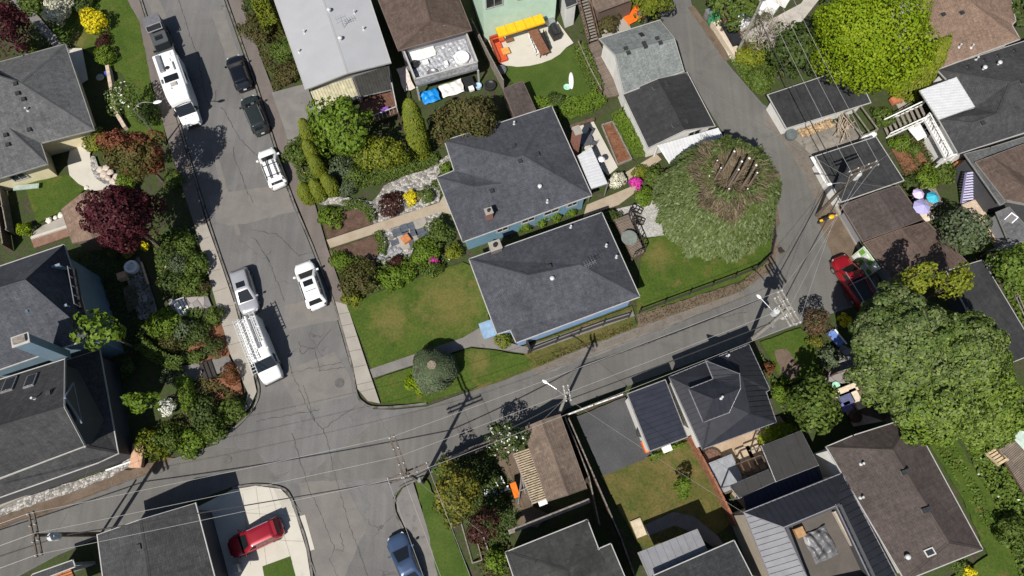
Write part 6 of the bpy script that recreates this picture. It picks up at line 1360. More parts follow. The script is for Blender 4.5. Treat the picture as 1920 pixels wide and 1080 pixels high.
for a, c, lab in ((lo(cB, 6.2), lo(cA, 6.4), 'thick black cable low over the west alley'), (lo(cA, 6.4), lo(cE, 6.3), 'thick black cable low over the alley, from the corner to the slim pole'), (lo(cE, 6.3), lo(cC, 6.3), 'thick black cable low over the alley, from the slim pole to the double crossarm pole'), (lo(cC, 6.3), lo(cD, 6.3), 'thick black cable low over the lane beside the red pickup'), (lo(cB, 6.2), lo(cB, 6.0) + Vector((-25, -8, 0)), 'thick black cable running off the left edge'), (lo(cD, 6.3), lo(cF, 6.5), 'thick black cable low over the lane towards the topped conifer')):
    wire(lab, a, c, .045, .35, CABLE, 'telephone_cable', 'black telephone cables')
def service(lab, c, z, px, py, pz): wire(lab, lo(c, z), g(px, py, pz), .009, .4, MATS['drop_wire'], 'service_drop', 'service drops to houses')
service('thin service wire from the corner pole to the cedar brown garage yard', cA, 7.8, 905, 1000, 4.5)
service('thin service wire from the slim pole to the cedar brown garage', cE, 8, 1015, 790, 3.5)
service('thin service wire from the slim pole to the ribbed metal house at the bottom right', cE, 8, 1400, 965, 5.2)
service('thin service wire from the lamp pole to the white porch house', cD, 7.5, 1760, 225, 5.0)
service('thin service wire across the lane to the green grey garage', cD, 7.4, 1280, 134, 3.2)
service('thin service wire from the western pole to the large charcoal roofed house', cB, 7.5, 170, 866, 4.4)
service('thin service wire from the lamp pole to the dark brown garage', cD, 7.2, 1690, 350, 3.2)
# short guy stub beside the western pole
c = g(190, 1000); b = MB(); b.tube([c, lo(c, 6.2)], [.11, .08], 8); tag(b.build('guy_stub_pole', POLEW, at=c), 'short second pole beside the western utility pole', 'pole')
# street lamp by the motorhome
c = g(310, 272); root = thing('street_lamp', 'street lamp with curved arm beside the motorhome', 'street lamp', (c.x, c.y, 0))
b = MB(); b.tube([c, lo(c, 6.3)], [.09, .06], 10); b.build('post', plain('lamp_post_grey', (.22, .22, .2), .5, .4), root)
hq = g(289, 193, 7.0); b = MB(); P = []
for k in range(9): t = k / 8; P.append(lo(c, 6.2).lerp(hq, t) + Vector((0, 0, math.sin(t * math.pi) * .55)))
b.tube(P, .04, 8); ar = b.build('curved_arm', MATS['lamp_post_grey'], root)
b = MB(); bb = MB(); bb.lathe((0, 0, 0), [(.02, -.05), (.15, -.04), (.18, .02), (.12, .09), (.03, .11)], 12); d = (g(305, 189, 7) - hq).normalized(); o = Vector((-d.y, d.x, 0)); b.add([hq + d * (.3 + v[0] * 2.2) + o * v[1] + Vector((0, 0, v[2])) for v in bb.v], bb.f); b.build('lamp_head', plain('lamp_white', (.78, .78, .76), .4, var=.03), ar)

# ------------------------------------------------------------------ fences, walls, steps
WOODB = plain('brown_fence_wood', (.10, .065, .045), .85, var=.25, scale=4); WOODO = plain('orange_fence_wood', (.24, .10, .055), .85, var=.3, scale=3); WOODD = plain('dark_fence_wood', (.03, .025, .022), .8, var=.2)
WOODG = plain('grey_fence_wood', (.20, .175, .15), .85, var=.25, scale=4); WOODL = plain('new_timber', (.50, .38, .24), .8, var=.2, scale=4)
def fence(name, label, pts, h, mat, t=.06, posts=2.4, rail=True, solid=True, cat='fence', top=None, z0=.0, pw=.11):
    Q = [g(*p) for p in pts]; root = thing(name, label, cat, (Q[0].x, Q[0].y, 0)); pm = None; k = 0
    for i in range(len(Q) - 1):
        a, c = Q[i], Q[i + 1]; L = (c - a).length; d = (c - a) / L
        if solid:
            b = MB(); n = max(1, int(L / .16))
            for j in range(n): p = a + d * (L * (j + .5) / n); b.box((p.x, p.y, z0), L / n * .92, t * .5, h * rnd.uniform(.985, 1.01), math.atan2(d.y, d.x))
            b.build('boards', mat, root)
        if rail:
            b = MB()
            for z in ((h * .98,) if solid else (h * .95, h * .5)): b.beam(a + Vector((0, 0, z0 + z)), c + Vector((0, 0, z0 + z)), .10, .05)
            b.build('rail', top or mat, root)
        n = max(1, round(L / posts)) if posts else 1
        for j in range(n + (1 if i == len(Q) - 2 else 0)):
            p = a + d * (L * j / n)
            if pm is None: b = MB(); b.box((0, 0, z0), pw, pw, h + .12); pm = b.build('post', mat, root); pm.data.transform(Matrix.Translation(wloc(root))); pm.location = p - wloc(root)
            else: q = pm.copy(); COL.objects.link(q); q.parent = root; q.location = p - wloc(root)
    return root
fence('post_fence', 'low dark post and rail fence along the alley below the slate roofed house', [(990, 663), (1042, 643), (1085, 627), (1130, 611), (1178, 596)], .95, WOODD, solid=False, posts=2.0)
fence('post_fence', 'low dark fence curving round the back lawn at the alley bend', [(1198, 588), (1292, 553), (1377, 522), (1418, 505), (1442, 482), (1449, 450), (1447, 420)], .95, WOODD, solid=False, posts=2.05)
fence('garden_gate', 'dark arched garden gate at the corner of the periwinkle house', [(985, 640), (994, 662)], 1.5, WOODD, posts=1.4, cat='gate')
fence('plank_fence', 'reddish plank fence on the right of the dry back lawn', [(1288, 822), (1330, 900), (1372, 985)], 1.5, WOODO, top=WOODO, t=.35)
fence('plank_fence', 'long dark fence between the cedar garage and the gravel yard', [(1064, 790), (1112, 900), (1160, 1010), (1185, 1080)], 1.6, WOODB, top=WOODG)
fence('plank_fence', 'thin dark fence close along the cedar garage wall', [(1056, 785), (1100, 895), (1120, 985)], 1.7, WOODB, top=WOODG)
fence('plank_fence', 'fence with a pale top rail along the alley at the corner yard', [(842, 862), (890, 841), (925, 828), (980, 806)], 1.5, WOODB, top=WOODG)
fence('plank_fence', 'fence along the alley in front of the gravel yard', [(1062, 782), (1110, 764), (1165, 744)], 1.3, WOODB, top=WHITEB)
fence('plank_fence', 'grey fence between the plastic covered deck and the mint house', [(886, 58), (912, 110), (944, 170)], 1.8, WOODG, top=WOODG)
fence('plank_fence', 'dark fence right of the mint house lawn deck', [(1082, 90), (1104, 140), (1126, 182)], 1.2, WOODB, top=WOODG)
fence('plank_fence', 'fence beside the lane wall at the top right', [(1366, 40), (1395, 100)], 1.2, WOODB)
fence('plank_fence', 'narrow wood fence in the shaded bottom side yard', [(905, 1000), (925, 1060)], .5, WOODG)
fence('lattice_fence', 'low wire fence along the slope path at the right edge', [(1872, 500), (1900, 560), (1935, 640)], .8, WOODG, solid=False)
fence('plank_fence', 'fence between the yards on the left edge by the lime bush', [(8, 375), (18, 430), (25, 470)], 1.5, WOODB, top=WOODG)
fence('plank_fence', 'second fence of the left edge yard, ending at the blue house', [(12, 355), (28, 440)], 1.2, WOODG, top=WOODG)
fence('plank_fence', 'yellow edged fence in the yard behind the pear tree', [(1832, 412), (1862, 462)], .7, WOODL)
fence('plank_fence', 'dark boundary fence below the grey dormer wing', [(1835, 482), (1880, 462), (1930, 440)], 1.4, WOODB, top=WOODG)
def plank_uv(b, P3):
    """adds one planked quad with metric uv"""
    a, c, d, e = P3; ux = (c - a).normalized(); n = ux.cross(e - a).normalized(); uy = n.cross(ux)
    b.uv[len(b.f)] = [((p - a).dot(ux), (p - a).dot(uy)) for p in P3]; b.add(P3, [(0, 1, 2, 3)])
planks('deck_boards', (.17, .135, .11), (.24, .19, .155), .14, 3.2); planks('red_deck_boards', (.16, .075, .05), (.22, .11, .08), .14, 3.0); planks('grey_deck_boards', (.26, .235, .21), (.34, .31, .28), .14, 3.2); planks('pale_deck_boards', (.42, .36, .28), (.50, .44, .35), .16, 2.4)
planks('orange_deck_boards', (.40, .14, .05), (.55, .22, .09), .2, 1.2, .03)
def deck(name, label, pts, z, mat, cat='deck', rails=(), rmat=None, skirt=None, rh=.95):
    Q = [g(p[0], p[1], z) for p in pts]; cx = sum(Q, Vector()) / len(Q); root = thing(name, label, cat, (cx.x, cx.y, 0)); b = MB(); plank_uv(b, Q[:4]); 
    if (Q[1] - Q[0]).cross(Q[2] - Q[0]).z < 0: b.f[0] = b.f[0][::-1]; b.uv[0] = b.uv[0][::-1]
    b.build('deck_boards', M_(mat), root)
    b = MB(); n = len(Q); d = Vector((0, 0, -.03))
    for i in range(n): b.beam(Q[i] + Vector((0, 0, -.12)), Q[(i + 1) % n] + Vector((0, 0, -.12)), .06, .22)
    b.build('frame', skirt or WOODB, root)
    if z > .6:
        for q in Q: b = MB(); b.box((q.x, q.y, 0), .14, .14, z - .2, A0); b.build('leg', skirt or WOODB, root)
    for i in rails:
        a, c = Q[i], Q[(i + 1) % n]; L = (c - a).length; b = MB(); b.beam(a + Vector((0, 0, rh)), c + Vector((0, 0, rh)), .10, .05)
        m = int(L / .35)
        for j in range(m + 1): p = a.lerp(c, j / max(1, m)); b.beam(p, p + Vector((0, 0, rh)), .04 if j % 4 else .09, .04 if j % 4 else .09)
        b.build('railing', rmat or WOODB, root)
    return root
def stairs(name, label, bottom, top, w, z0, z1, n, mat, rmat=None, rail=.9):
    a, c = g(bottom[0], bottom[1], z0), g(top[0], top[1], z1); root = thing(name, label, 'stairs', (a.x, a.y, 0)); f = Vector((c.x - a.x, c.y - a.y, 0)); L = f.length; f.normalize(); o = Vector((-f.y, f.x, 0)); rot = math.atan2(f.y, f.x); tm = None
    for k in range(n):
        t = (k + .5) / n; p = Vector((a.x, a.y, 0)) + f * L * t
        if tm is None: b = MB(); b.box((0, 0, -.04), L / n * .8, w, .045, rot); tm = b.build('tread', mat, root); q = tm
        else: q = tm.copy(); COL.objects.link(q); q.parent = root
        q.location = Vector((p.x, p.y, z0 + (z1 - z0) * (k + 1) / n)) - wloc(root)
    tm.data.transform(Matrix.Translation(wloc(root)))
    for s_ in (-1, 1):
        b = MB(); b.beam(a + o * s_ * w / 2, c + o * s_ * w / 2, .06, .25); b.build('stringer', rmat or mat, root)
        if rail:
            b = MB(); b.beam(a + o * s_ * w / 2 + Vector((0, 0, rail)), c + o * s_ * w / 2 + Vector((0, 0, rail)), .11, .06)
            for k in range(4): p = (a + (c - a) * k / 3) + o * s_ * w / 2; b.beam(p, p + Vector((0, 0, rail)), .08, .08)
            b.build('handrail', rmat or mat, root)
deck('wooden_deck', 'long weathered wooden deck between the mint house lawn and the green grey garage', [(1092, 88), (1122, 76), (1168, 176), (1136, 184)], .5, 'deck_boards')
stairs('wooden_stair', 'narrow wooden stair climbing away from the long deck at the top', (1112, 78), (1090, -10), 1.1, .5, 3.2, 16, WOODG, WOODB)
deck('raised_deck', 'red boarded deck with white railing and purple planter below the slatted awning', [(672, 188), (737, 166), (746, 210), (684, 234)], 2.2, 'red_deck_boards', rails=(1, 2), rmat=WHITE)
p = g(722, 208, 2.4); b = MB(); b.box(p, .75, .4, .35, A0); tag(b.build('planter', plain('purple_plastic', (.22, .08, .38), .5), at=p), 'purple planter box on the red deck rail', 'planter')
deck('back_deck', 'weathered back deck with stairs behind the periwinkle house', [(1152, 412), (1178, 402), (1208, 472), (1186, 484)], 1.2, 'deck_boards', rails=(1, 2), rmat=WOODD)
stairs('deck_stair', 'short dark railed stair from the back deck to the gravel patio', (1203, 412), (1182, 406), 1.1, .15, 1.2, 6, WOODG, WOODD)
p = g(1180, 446, 1.95); b = MB(); b.disc(p, .75, 0, .04, 24); b.disc(p - Vector((0, 0, .7)), .06, 0, .7, 8); tag(b.build('garden_table', plain('grey_green_top', (.16, .18, .16), .5), at=p), 'round grey garden table on the back deck', 'table')
deck('porch_landing', 'white painted landing along the white porch house', [(1733, 222), (1750, 214), (1797, 288), (1774, 297)], 2.6, 'white_landing' if False else 'pale_deck_boards', rails=(3,), rmat=WHITEB, skirt=WHITEB)
b = MB(); Q = [g(1733, 222, 2.66), g(1750, 214, 2.66), g(1797, 288, 2.66), g(1774, 297, 2.66)]; b.add(Q + [q - Vector((0, 0, .03)) for q in Q], [(3, 2, 1, 0), (0, 1, 5, 4), (1, 2, 6, 5), (2, 3, 7, 6), (3, 0, 4, 7)]); tag(b.build('deck_sheet', WHITEB, at=Q[0]), 'bright white vinyl sheet covering the porch landing', 'deck cover')
stairs('porch_stair', 'wooden stair with white handrails up to the white landing', (1656, 246), (1734, 210), 1.6, .15, 2.6, 9, WOODG, WHITEB)
stairs('purple_stair', 'steep stair with lilac treads beside the brown purple trimmed house', (1812, 382), (1822, 322), 1.1, .2, 2.4, 12, plain('lilac_paint', (.50, .48, .66), .5), plain('lilac_stringer', (.26, .23, .40), .6), rail=0)
stairs('front_steps', 'broad pale steps from the pavement up to the kerbside bed', (352, 572), (330, 580), 1.7, .14, .5, 4, WHITEB, None, 0)
stairs('timber_steps', 'dark timber edged steps to the corner house', (402, 690), (378, 698), 1.6, .16, .5, 3, WOODD, None, 0)
def slab(name, label, cat, px, py, z, sx, sy, sz, mat, rot=None, group=None):
    p = g(px, py, z); b = MB(); b.box(p, sx, sy, sz, A0 if rot is None else rot)
    b.box(p + Vector((0, 0, sz)), sx * .92, sy * .92, .02, A0 if rot is None else rot)
    return tag(b.build(name, mat, at=p), label, cat, group)
slab('porch_roof', 'pale blue flat porch canopy at the lower left corner of the periwinkle house', 'canopy', 914, 618, 2.3, 1.15, 1.5, .1, plain('canopy_blue', (.22, .33, .46), .5), A0)
for q, c_ in (((903, 628), 0), ((921, 630), 0)): p = g(*q); b = MB(); b.box(p, .1, .1, 2.25, A0); b.box(p, .16, .16, .08, A0); tag(b.build('canopy_post', WHITE, at=p), 'thin white post under the pale blue canopy', 'post', 'posts of the pale blue canopy')

# awnings and covers
def panelroof(name, label, pts, zs, mat, ribs=.3, cat='awning', fr=None, posts=True, rs=(.05, .05)):
    Q = [g(p[0], p[1], z) for p, z in zip(pts, zs)]; cx = sum(Q, Vector()) / len(Q); root = thing(name, label, cat, (cx.x, cx.y, 0))
    V = dict(zip('abcd', Q)); b, tris, loop = roof_mesh(V, ['abcd'], .04, ribs, False, rs); b.build('sheet', [mat, fr or WHITE], root)
    if posts:
        for q in Q: bb = MB(); bb.box((q.x, q.y, 0), .1, .1, q.z - .05, A0); bb.build('post', fr or WHITE, root)
    bb = MB()
    for i in range(4): bb.beam(Q[i] - Vector((0, 0, .09)), Q[(i + 1) % 4] - Vector((0, 0, .09)), .07, .1)
    bb.build('frame', fr or WHITE, root); return root
panelroof('corrugated_awning', 'yellowed corrugated awning under the long pale roof', [(583, 172), (658, 143), (673, 181), (597, 208)], (3.6, 3.6, 3.2, 3.2), plain('yellowed_plastic', (.40, .37, .25), .6, var=.2, scale=2), .28)
panelroof('corrugated_awning', 'dark corrugated awning beside the yellowed one', [(661, 142), (728, 122), (733, 168), (676, 181)], (3.6, 3.6, 3.2, 3.2), plain('dark_plastic_sheet', (.035, .034, .03), .5, var=.2, scale=2), .28, fr=GREYM)
panelroof('covered_walk', 'white ribbed roof over the walk on the right of the north slate house', [(1083, 292), (1108, 275), (1139, 344), (1108, 354)], (2.7, 2.6, 2.6, 2.7), M_('metal_roof_white'), .32, fr=GREYM, rs=(.10, .09))
c = g(1074, 296); b = MB(); b.box((c.x, c.y, 0), .6, .8, 5.0, A0); b.box((c.x, c.y, 5.0), .72, .92, .12, A0, 1); o = b.build('outside_chimney', [BRICK, CONC], at=c); tag(o, 'reddish brick chimney standing against the right wall of the north slate house', 'chimney')
c = g(48, 700); b = MB()
def h2chim():
    a = g(28, 633, 10.8); root = HOUSES['h2']['root']; q = g(68, 676, 5.7); m = Vector(((a.x + q.x) / 2, (a.y + q.y) / 2, 0)); b = MB(); b.box((a.x + .5, a.y - .2, 5.5), 1.15, .7, 5.3, A0); b.build('chimney', M_('slate_blue_wall'), root)
    b = MB(); b.box((a.x + .5, a.y - .2, 10.8), 1.3, .85, .1, A0); b.box((a.x + .5, a.y - .2, 10.9), .9, .5, .2, A0, 1); b.build('chimney_cap', [WHITE, WOODG], root)
    # balcony dormer on the right hand slope
    p = g(97, 545, 7.6)
    rr = A0
    b = MB(); b.box((p.x + .2, p.y, 6.6), 3.0, 3.6, .35, rr); b.build('balcony_floor', DARK, root)
    for s_ in (-1, 1):
        q = p + E2 * (1.85 * s_); b = MB(); b.box((q.x - .1, q.y, 6.8), 2.4, .14, 1.1, rr); b.box((q.x - .1, q.y, 7.9), 2.45, .2, .06, rr, 1); b.build('balcony_wall', [M_('slate_blue_wall'), plain('lead_cap', (.20, .24, .30), .6)], root)
    q = p - E1 * 1.5; b = MB(); b.box((q.x, q.y, 6.6), .2, 3.5, 2.2, rr); wl = b.build('dormer_wall', M_('slate_blue_wall'), root)
    b = MB(); b.box((q.x + E1.x * .14, q.y + E1.y * .14, 7.0), .08, 1.5, 1.25, rr); w = b.build('window', plain('pale_blue_trim', (.32, .42, .50), .6), root); b = MB(); b.box((q.x + E1.x * .19, q.y + E1.y * .19, 7.1), .05, 1.2, 1.05, rr); b.build('pane', GLASS, w)
    b = MB(); q = p + E1 * 1.5; b.box((q.x, q.y, 7.5), .06, 3.5, .06, rr); 
    for k in range(5): b.box((q.x + E2.x * (k - 2) * .85, q.y + E2.y * (k - 2) * .85, 6.9), .05, .05, .65, rr)
    b.build('balcony_rail', GREYM, root)
h2chim()
# front gable dormer of the charcoal house
def h3dorm():
    root = HOUSES['h3']['root']; A = g(119, 743, 8.4); B_ = g(137, 718, 7.2); C_ = g(153, 793, 7.2); ap = g(121, 745, 9.2); b = MB(); b.add([ap, C_, B_], [(0, 1, 2)]); b.build('gable_wall', M_('dark_wall'), root)

    b = MB(); b.beam(ap, B_, .14, .1); b.beam(ap, C_, .14, .1); b.beam(B_, C_, .1, .1); b.build('bargeboard', plain('slate_board', (.16, .19, .24), .6), root)
h3dorm()
# smoked patio roof
SMK = D.materials.new('smoked_polycarbonate'); SMK.use_nodes = True; nt = SMK.node_tree; bs = nt.nodes['Principled BSDF']; bs.inputs['Base Color'].default_value = (.05, .048, .045, 1); bs.inputs['Roughness'].default_value = .35
tr = N(nt, 'ShaderNodeBsdfTransparent'); tr.inputs[0].default_value = (.55, .53, .5, 1); mx = N(nt, 'ShaderNodeMixShader')
nt.links.new(ramp(nt, noise(nt, wpos(nt), 1.2, 5, .7), [(.3, .5), (.7, .85)]), mx.inputs[0]); nt.links.new(tr.outputs[0], mx.inputs[1]); nt.links.new(bs.outputs[0], mx.inputs[2]); nt.links.new(mx.outputs[0], nt.nodes['Material Output'].inputs[0])
panelroof('patio_roof', 'lower narrow strip of smoke tinted patio roof beside the hot tub', [(1368, 911), (1441, 881), (1453, 903), (1386, 934)], (3.4, 3.4, 3.2, 3.2), SMK, 1.1, 'patio roof', fr=GREYM, rs=(.05, .04))
panelroof('patio_roof', 'larger smoke tinted see-through patio roof above the black ribbed house', [(1428, 837), (1502, 808), (1535, 872), (1455, 903)], (3.6, 3.6, 3.2, 3.2), SMK, 1.1, 'patio roof', fr=GREYM, rs=(.05, .04))
sheet('cottage_patio', [(1310, 835), (1460, 780), (1500, 830), (1530, 880), (1400, 960), (1350, 900)], .16, two('sandstone_patio', (.34, .25, .17), (.42, .32, .23), .8, 10, None, (.6, .7), .3, .2))
sheet('planter_paving', [(1390, 845), (1430, 832), (1440, 855), (1400, 868)], .18, M_('sandstone_patio') if 'sandstone_patio' in MATS else CONCL)
slab('hot_tub_cover', 'grey square hot tub cover on the sandstone patio beside the reddish fence', 'hot tub', 1362, 888, .9, 2.2, 2.6, .12, plain('tub_cover', (.24, .25, .27), .6), A0)
c = g(1362, 893); b = MB(); b.box((c.x, c.y, .16), 2.1, 2.5, .72, A0); b.box((c.x, c.y, .16), 2.2, 2.6, .1, A0); tag(b.build('hot_tub', WOODB, at=c), 'brown cabinet under the grey square hot tub cover', 'hot tub')
c = g(1334, 862, .16); b = MB(); b.lathe(c, [(.85, 0), (.85, .4), (.7, .42), (.65, .3), (.05, .3)], 20); o = b.build('fire_pit', plain('pit_brick', (.13, .07, .05), .9, var=.3, scale=8), at=c); tag(o, 'round dark brick fire pit beside the hot tub', 'fire pit')
for i, (px, py) in enumerate(((1390, 880), (1399, 876), (1408, 872))):
    slab('patio_chair', ('left', 'middle', 'right')[i] + ' orange brown cushioned seat beside the smoke tinted roof', 'chair', px, py, .55, .5, .8, .1, plain('tan_cushion', (.36, .22, .13), .8), A0, 'three cushioned patio seats')
# blue canopy stripes below the patio roof
panelroof('striped_canopy', 'dark blue slatted canopy between the smoke tinted roof and the black ribbed house', [(1395, 930), (1535, 873), (1545, 905), (1400, 958)], (3.0, 3.0, 3.0, 3.0), plain('navy_slats', (.012, .014, .035), .5), .45, 'canopy', fr=DARK, posts=False, rs=(.08, .08))

# crumpled sheets
def cloth(name, label, pts, z, mat, amp=.12, cat='tarp', n=26, freq=2.2, thick=.015, seed=1, zs=None):
    zs = zs or (z,) * 4; Q = [g(p[0], p[1], q) for p, q in zip(pts, zs)]; b = MB(); o0 = Q[0].copy()
    for i in range(n + 1):
        for j in range(n + 1):
            u, v = i / n, j / n; p = (Q[0].lerp(Q[1], u)).lerp(Q[3].lerp(Q[2], u), v)
            x, y = p.x * freq + seed * 7, p.y * freq
            h = abs(math.sin(x * .9 + 2 * math.sin(y * .7))) * .5 + abs(math.sin(y * 1.3 - x * .5 + 1.5 * math.sin(x * 1.1))) * .35 + .2 * math.sin(3.3 * x + 2.1 * y)
            edge = min(u, v, 1 - u, 1 - v); b.v.append((p.x + .04 * math.sin(9 * v + seed), p.y + .04 * math.sin(8 * u), p.z + amp * h * min(1, edge * 6 + .3)))
    for i in range(n):
        for j in range(n): k = i * (n + 1) + j; b.f.append([k, k + n + 1, k + n + 2, k + 1]); b.m.append(0)
    o = b.build(name, mat, at=o0); md = o.modifiers.new('solid', 'SOLIDIFY'); md.thickness = thick
    return tag(o, label, cat)
PLAST = plain('clear_plastic_sheet', (.36, .365, .39), .18, .0, .3, 3.5, .7, .8); WT = plain('white_tarp', (.70, .69, .67), .5, var=.06); BT = plain('blue_tarp', (.01, .22, .62), .4, var=.1)
def d8():
    Q = [g(757, 100, 2.5), g(872, 66, 2.5), g(896, 128, 2.5), g(781, 160, 2.5)]; root = thing('raised_deck', 'raised deck wrapped in shiny clear plastic below the brown shingled house', 'deck', (Q[0].x, Q[0].y, 0)); b = MB(); b.prism([tuple(q[:2]) for q in Q], 2.2, 2.5); b.build('deck_platform', GREYM, root)
    b = MB()
    for i in (1, 2, 3): b.beam(Q[i] + Vector((0, 0, .5)), Q[(i + 1) % 4] + Vector((0, 0, .5)), .05, 1.0)
    b.build('plastic_skirt', PLAST, root); b = MB()
    for i in (1, 2, 3): b.beam(Q[i] + Vector((0, 0, 1.03)), Q[(i + 1) % 4] + Vector((0, 0, 1.03)), .16, .07)
    b.build('handrail', WHITE, root)
    for q in Q: b = MB(); b.box((q.x, q.y, 0), .16, .16, 2.2, A0); b.build('leg', WHITE, root)
d8()
cloth('plastic_sheeting', 'shiny wrinkled plastic sheeting over the raised deck', [(759, 103), (870, 70), (893, 127), (782, 157)], 2.52, PLAST, .15, n=64, freq=3.6)
cloth('white_tarp', 'white tarp lying on the plastic covered deck', [(764, 98), (812, 83), (818, 104), (770, 118)], 2.75, WT, .06, seed=2)
cloth('white_tarp', 'large white tarp on the ground below the plastic covered deck', [(822, 162), (864, 148), (871, 172), (832, 184)], .35, WT, .2, seed=3)
cloth('blue_tarp', 'bright blue crumpled tarp between the cypress and the white tarp', [(785, 175), (818, 165), (826, 187), (797, 197)], .5, BT, .3, seed=4)
cloth('white_tarp', 'pinkish white boards left of the plastic covered deck', [(744, 130), (760, 124), (778, 166), (758, 172)], .3, plain('pink_white', (.62, .55, .52), .6), .03, seed=5)
for lab, px, py, r, m in (('white ring shaped basin on the plastic sheeting', 866, 110, .75, WHITEB), ('small dark bucket on the plastic sheeting', 778, 122, .4, DARK), ('round grey lid on the plastic sheeting', 811, 140, .55, GREYM), ('pale blue bucket beside the plastic covered deck', 897, 163, .35, plain('pale_blue', (.36, .50, .66), .5)), ('dark barrel at the fence beside the brown green tree', 919, 162, .6, DARK)):
    z = 2.7 if py < 150 else .1; p = g(px, py, z); b = MB(); b.lathe(p, [(r, 0), (r, .3), (r * .8, .32), (r * .55, .2), (.03, .2)], 18); tag(b.build('basin' if 'basin' in lab else ('barrel' if 'barrel' in lab else 'bucket'), m, at=p), lab, 'container')
slab('white_box', 'white box on the plastic sheeting near the dark bucket', 'box', 798, 118, 2.7, .6, .5, .2, WHITEB); slab('white_box', 'small white box in the middle of the plastic sheeting', 'box', 837, 120, 2.7, .35, .5, .2, WHITEB)
slab('dark_crate', 'dark crate on the ground right of the large white tarp', 'crate', 880, 160, .1, 1.0, 1.3, .6, DARK); slab('white_chair', 'white plastic chair by the dark crate', 'chair', 884, 168, .5, .5, .5, .3, WHITEB)

# mint house patio
AW = plain('yellow_awning', (.80, .42, .005), .55, var=.08)
def awning():
    Q = [g(928, 53, 3.0), g(1015, 26, 3.0), g(1022, 42, 2.3), g(935, 69, 2.3)]; root = thing('awning', 'bright yellow awning along the mint green wall', 'awning', (Q[0].x, Q[0].y, 0)); b = MB()
    b.add(Q + [q - Vector((0, 0, .05)) for q in Q], [(3, 2, 1, 0), (4, 5, 6, 7)]); b.add([Q[3], Q[2], Q[2] - Vector((0, 0, .22)), Q[3] - Vector((0, 0, .22))], [(0, 1, 2, 3)]); b.build('fabric', AW, root)
    b = MB()
    for k in range(6): t = k / 5; b.beam(Q[0].lerp(Q[1], t) + Vector((0, 0, .03)), Q[3].lerp(Q[2], t) + Vector((0, 0, .03)), .03, .03)
    b.build('awning_ribs', plain('awning_rib', (.35, .2, .02), .6), root)
awning()
RED = plain('red_cushion', (.50, .07, .02), .8, var=.1); TEAK = plain('teak', (.16, .07, .04), .6, var=.2)
p = g(932, 90, .16); root = thing('corner_sofa', 'orange red L shaped outdoor sofa on the pale patio', 'sofa', (p.x, p.y, 0))
for nm, (a, c_), z, h, w, m in (('seat', ((928, 77), (946, 116)), .16, .3, .75, RED), ('seat', ((924, 80), (944, 73)), .16, .3, .75, RED), ('backrest', ((921, 80), (937, 118)), .2, .55, .2, plain('red_wood', (.30, .05, .02), .7)), ('backrest', ((918, 76), (942, 68)), .2, .55, .2, plain('red_wood', (.30, .05, .02), .7))):
    A_, B_ = g(a[0], a[1], z), g(c_[0], c_[1], z); b = MB(); b.beam(A_ + Vector((0, 0, h / 2)), B_ + Vector((0, 0, h / 2)), w, h); b.build(nm, m, root)
slab('coffee_table', 'orange coffee table by the red sofa', 'table', 948, 96, .45, .8, .8, .08, plain('orange_wood', (.60, .26, .06), .6)); slab('ottoman', 'brown ottoman under the yellow awning edge', 'ottoman', 955, 75, .4, .8, .5, .1, TEAK)
p = g(1010, 78, .9); root = thing('dining_table', 'long brown outdoor dining table on the pale patio', 'table', (p.x, p.y, 0)); b = MB(); b.box(p, 3.3, 1.0, .06, A0 + R(93)); b.build('table_top', TEAK, root)
for sx in (-1.4, 1.4):
    for sy in (-.35, .35): q = p + E2 * sx + E1 * sy; b = MB(); b.box((q.x, q.y, .16), .08, .08, .74); b.build('leg', TEAK, root)
def chair(label, px, py, rz, mat, group, z0=.16, cat='chair', s=1.0):
    p = g(px, py, z0 + .4); root = thing('garden_chair', label, cat, (p.x, p.y, z0), group, rz=rz); L = Vector((0, 0, 0))
    for nm, bx in (('seat', ((0, 0, .42), .5, .5, .05)), ('backrest', ((-.24, 0, .45), .05, .5, .45))): b = MB(); b.box(Vector(bx[0]) * s, bx[1] * s, bx[2] * s, bx[3] * s); o = b.build(nm, mat); o.parent = root
    for x in (-.22, .22):
        for y in (-.22, .22): b = MB(); b.box((x * s, y * s, 0), .04, .04, .42 * s); o = b.build('leg', mat); o.parent = root
for k in range(4):
    chair('dark chair on the right side of the brown dining table', 1016 + k * 3.0, 66 + k * 8.5, A0 + R(180), DARK, 'chairs right of the dining table'); chair('white chair on the left side of the brown dining table', 996 + k * 3.6, 72 + k * 8.5, A0, WHITEB, 'chairs left of the dining table')
p = g(1040, 66, .16); root = thing('barbecue', 'black covered barbecue in the corner of the pale patio', 'barbecue', (p.x, p.y, 0)); b = MB(); b.box(p, 1.4, .9, .85, A0 + R(95)); b.build('cart', DARK, root); b = MB(); b.tube([p + E2 * -.6 + Vector((0, 0, .9)), p + E2 * .6 + Vector((0, 0, .9))], .38, 14); b.build('lid', plain('bbq_enamel', (.02, .02, .022), .25), root)
p = g(1030, 48, .16); root = thing('wicker_table', 'glass topped grey table at the foot of the mint wall', 'table', (p.x, p.y, 0)); b = MB(); b.disc(p, .6, .65, .7, 18); b.build('table_top', GREYM, root); b = MB(); b.disc(p, .08, 0, .65, 8); b.build('leg', GREYM, root)
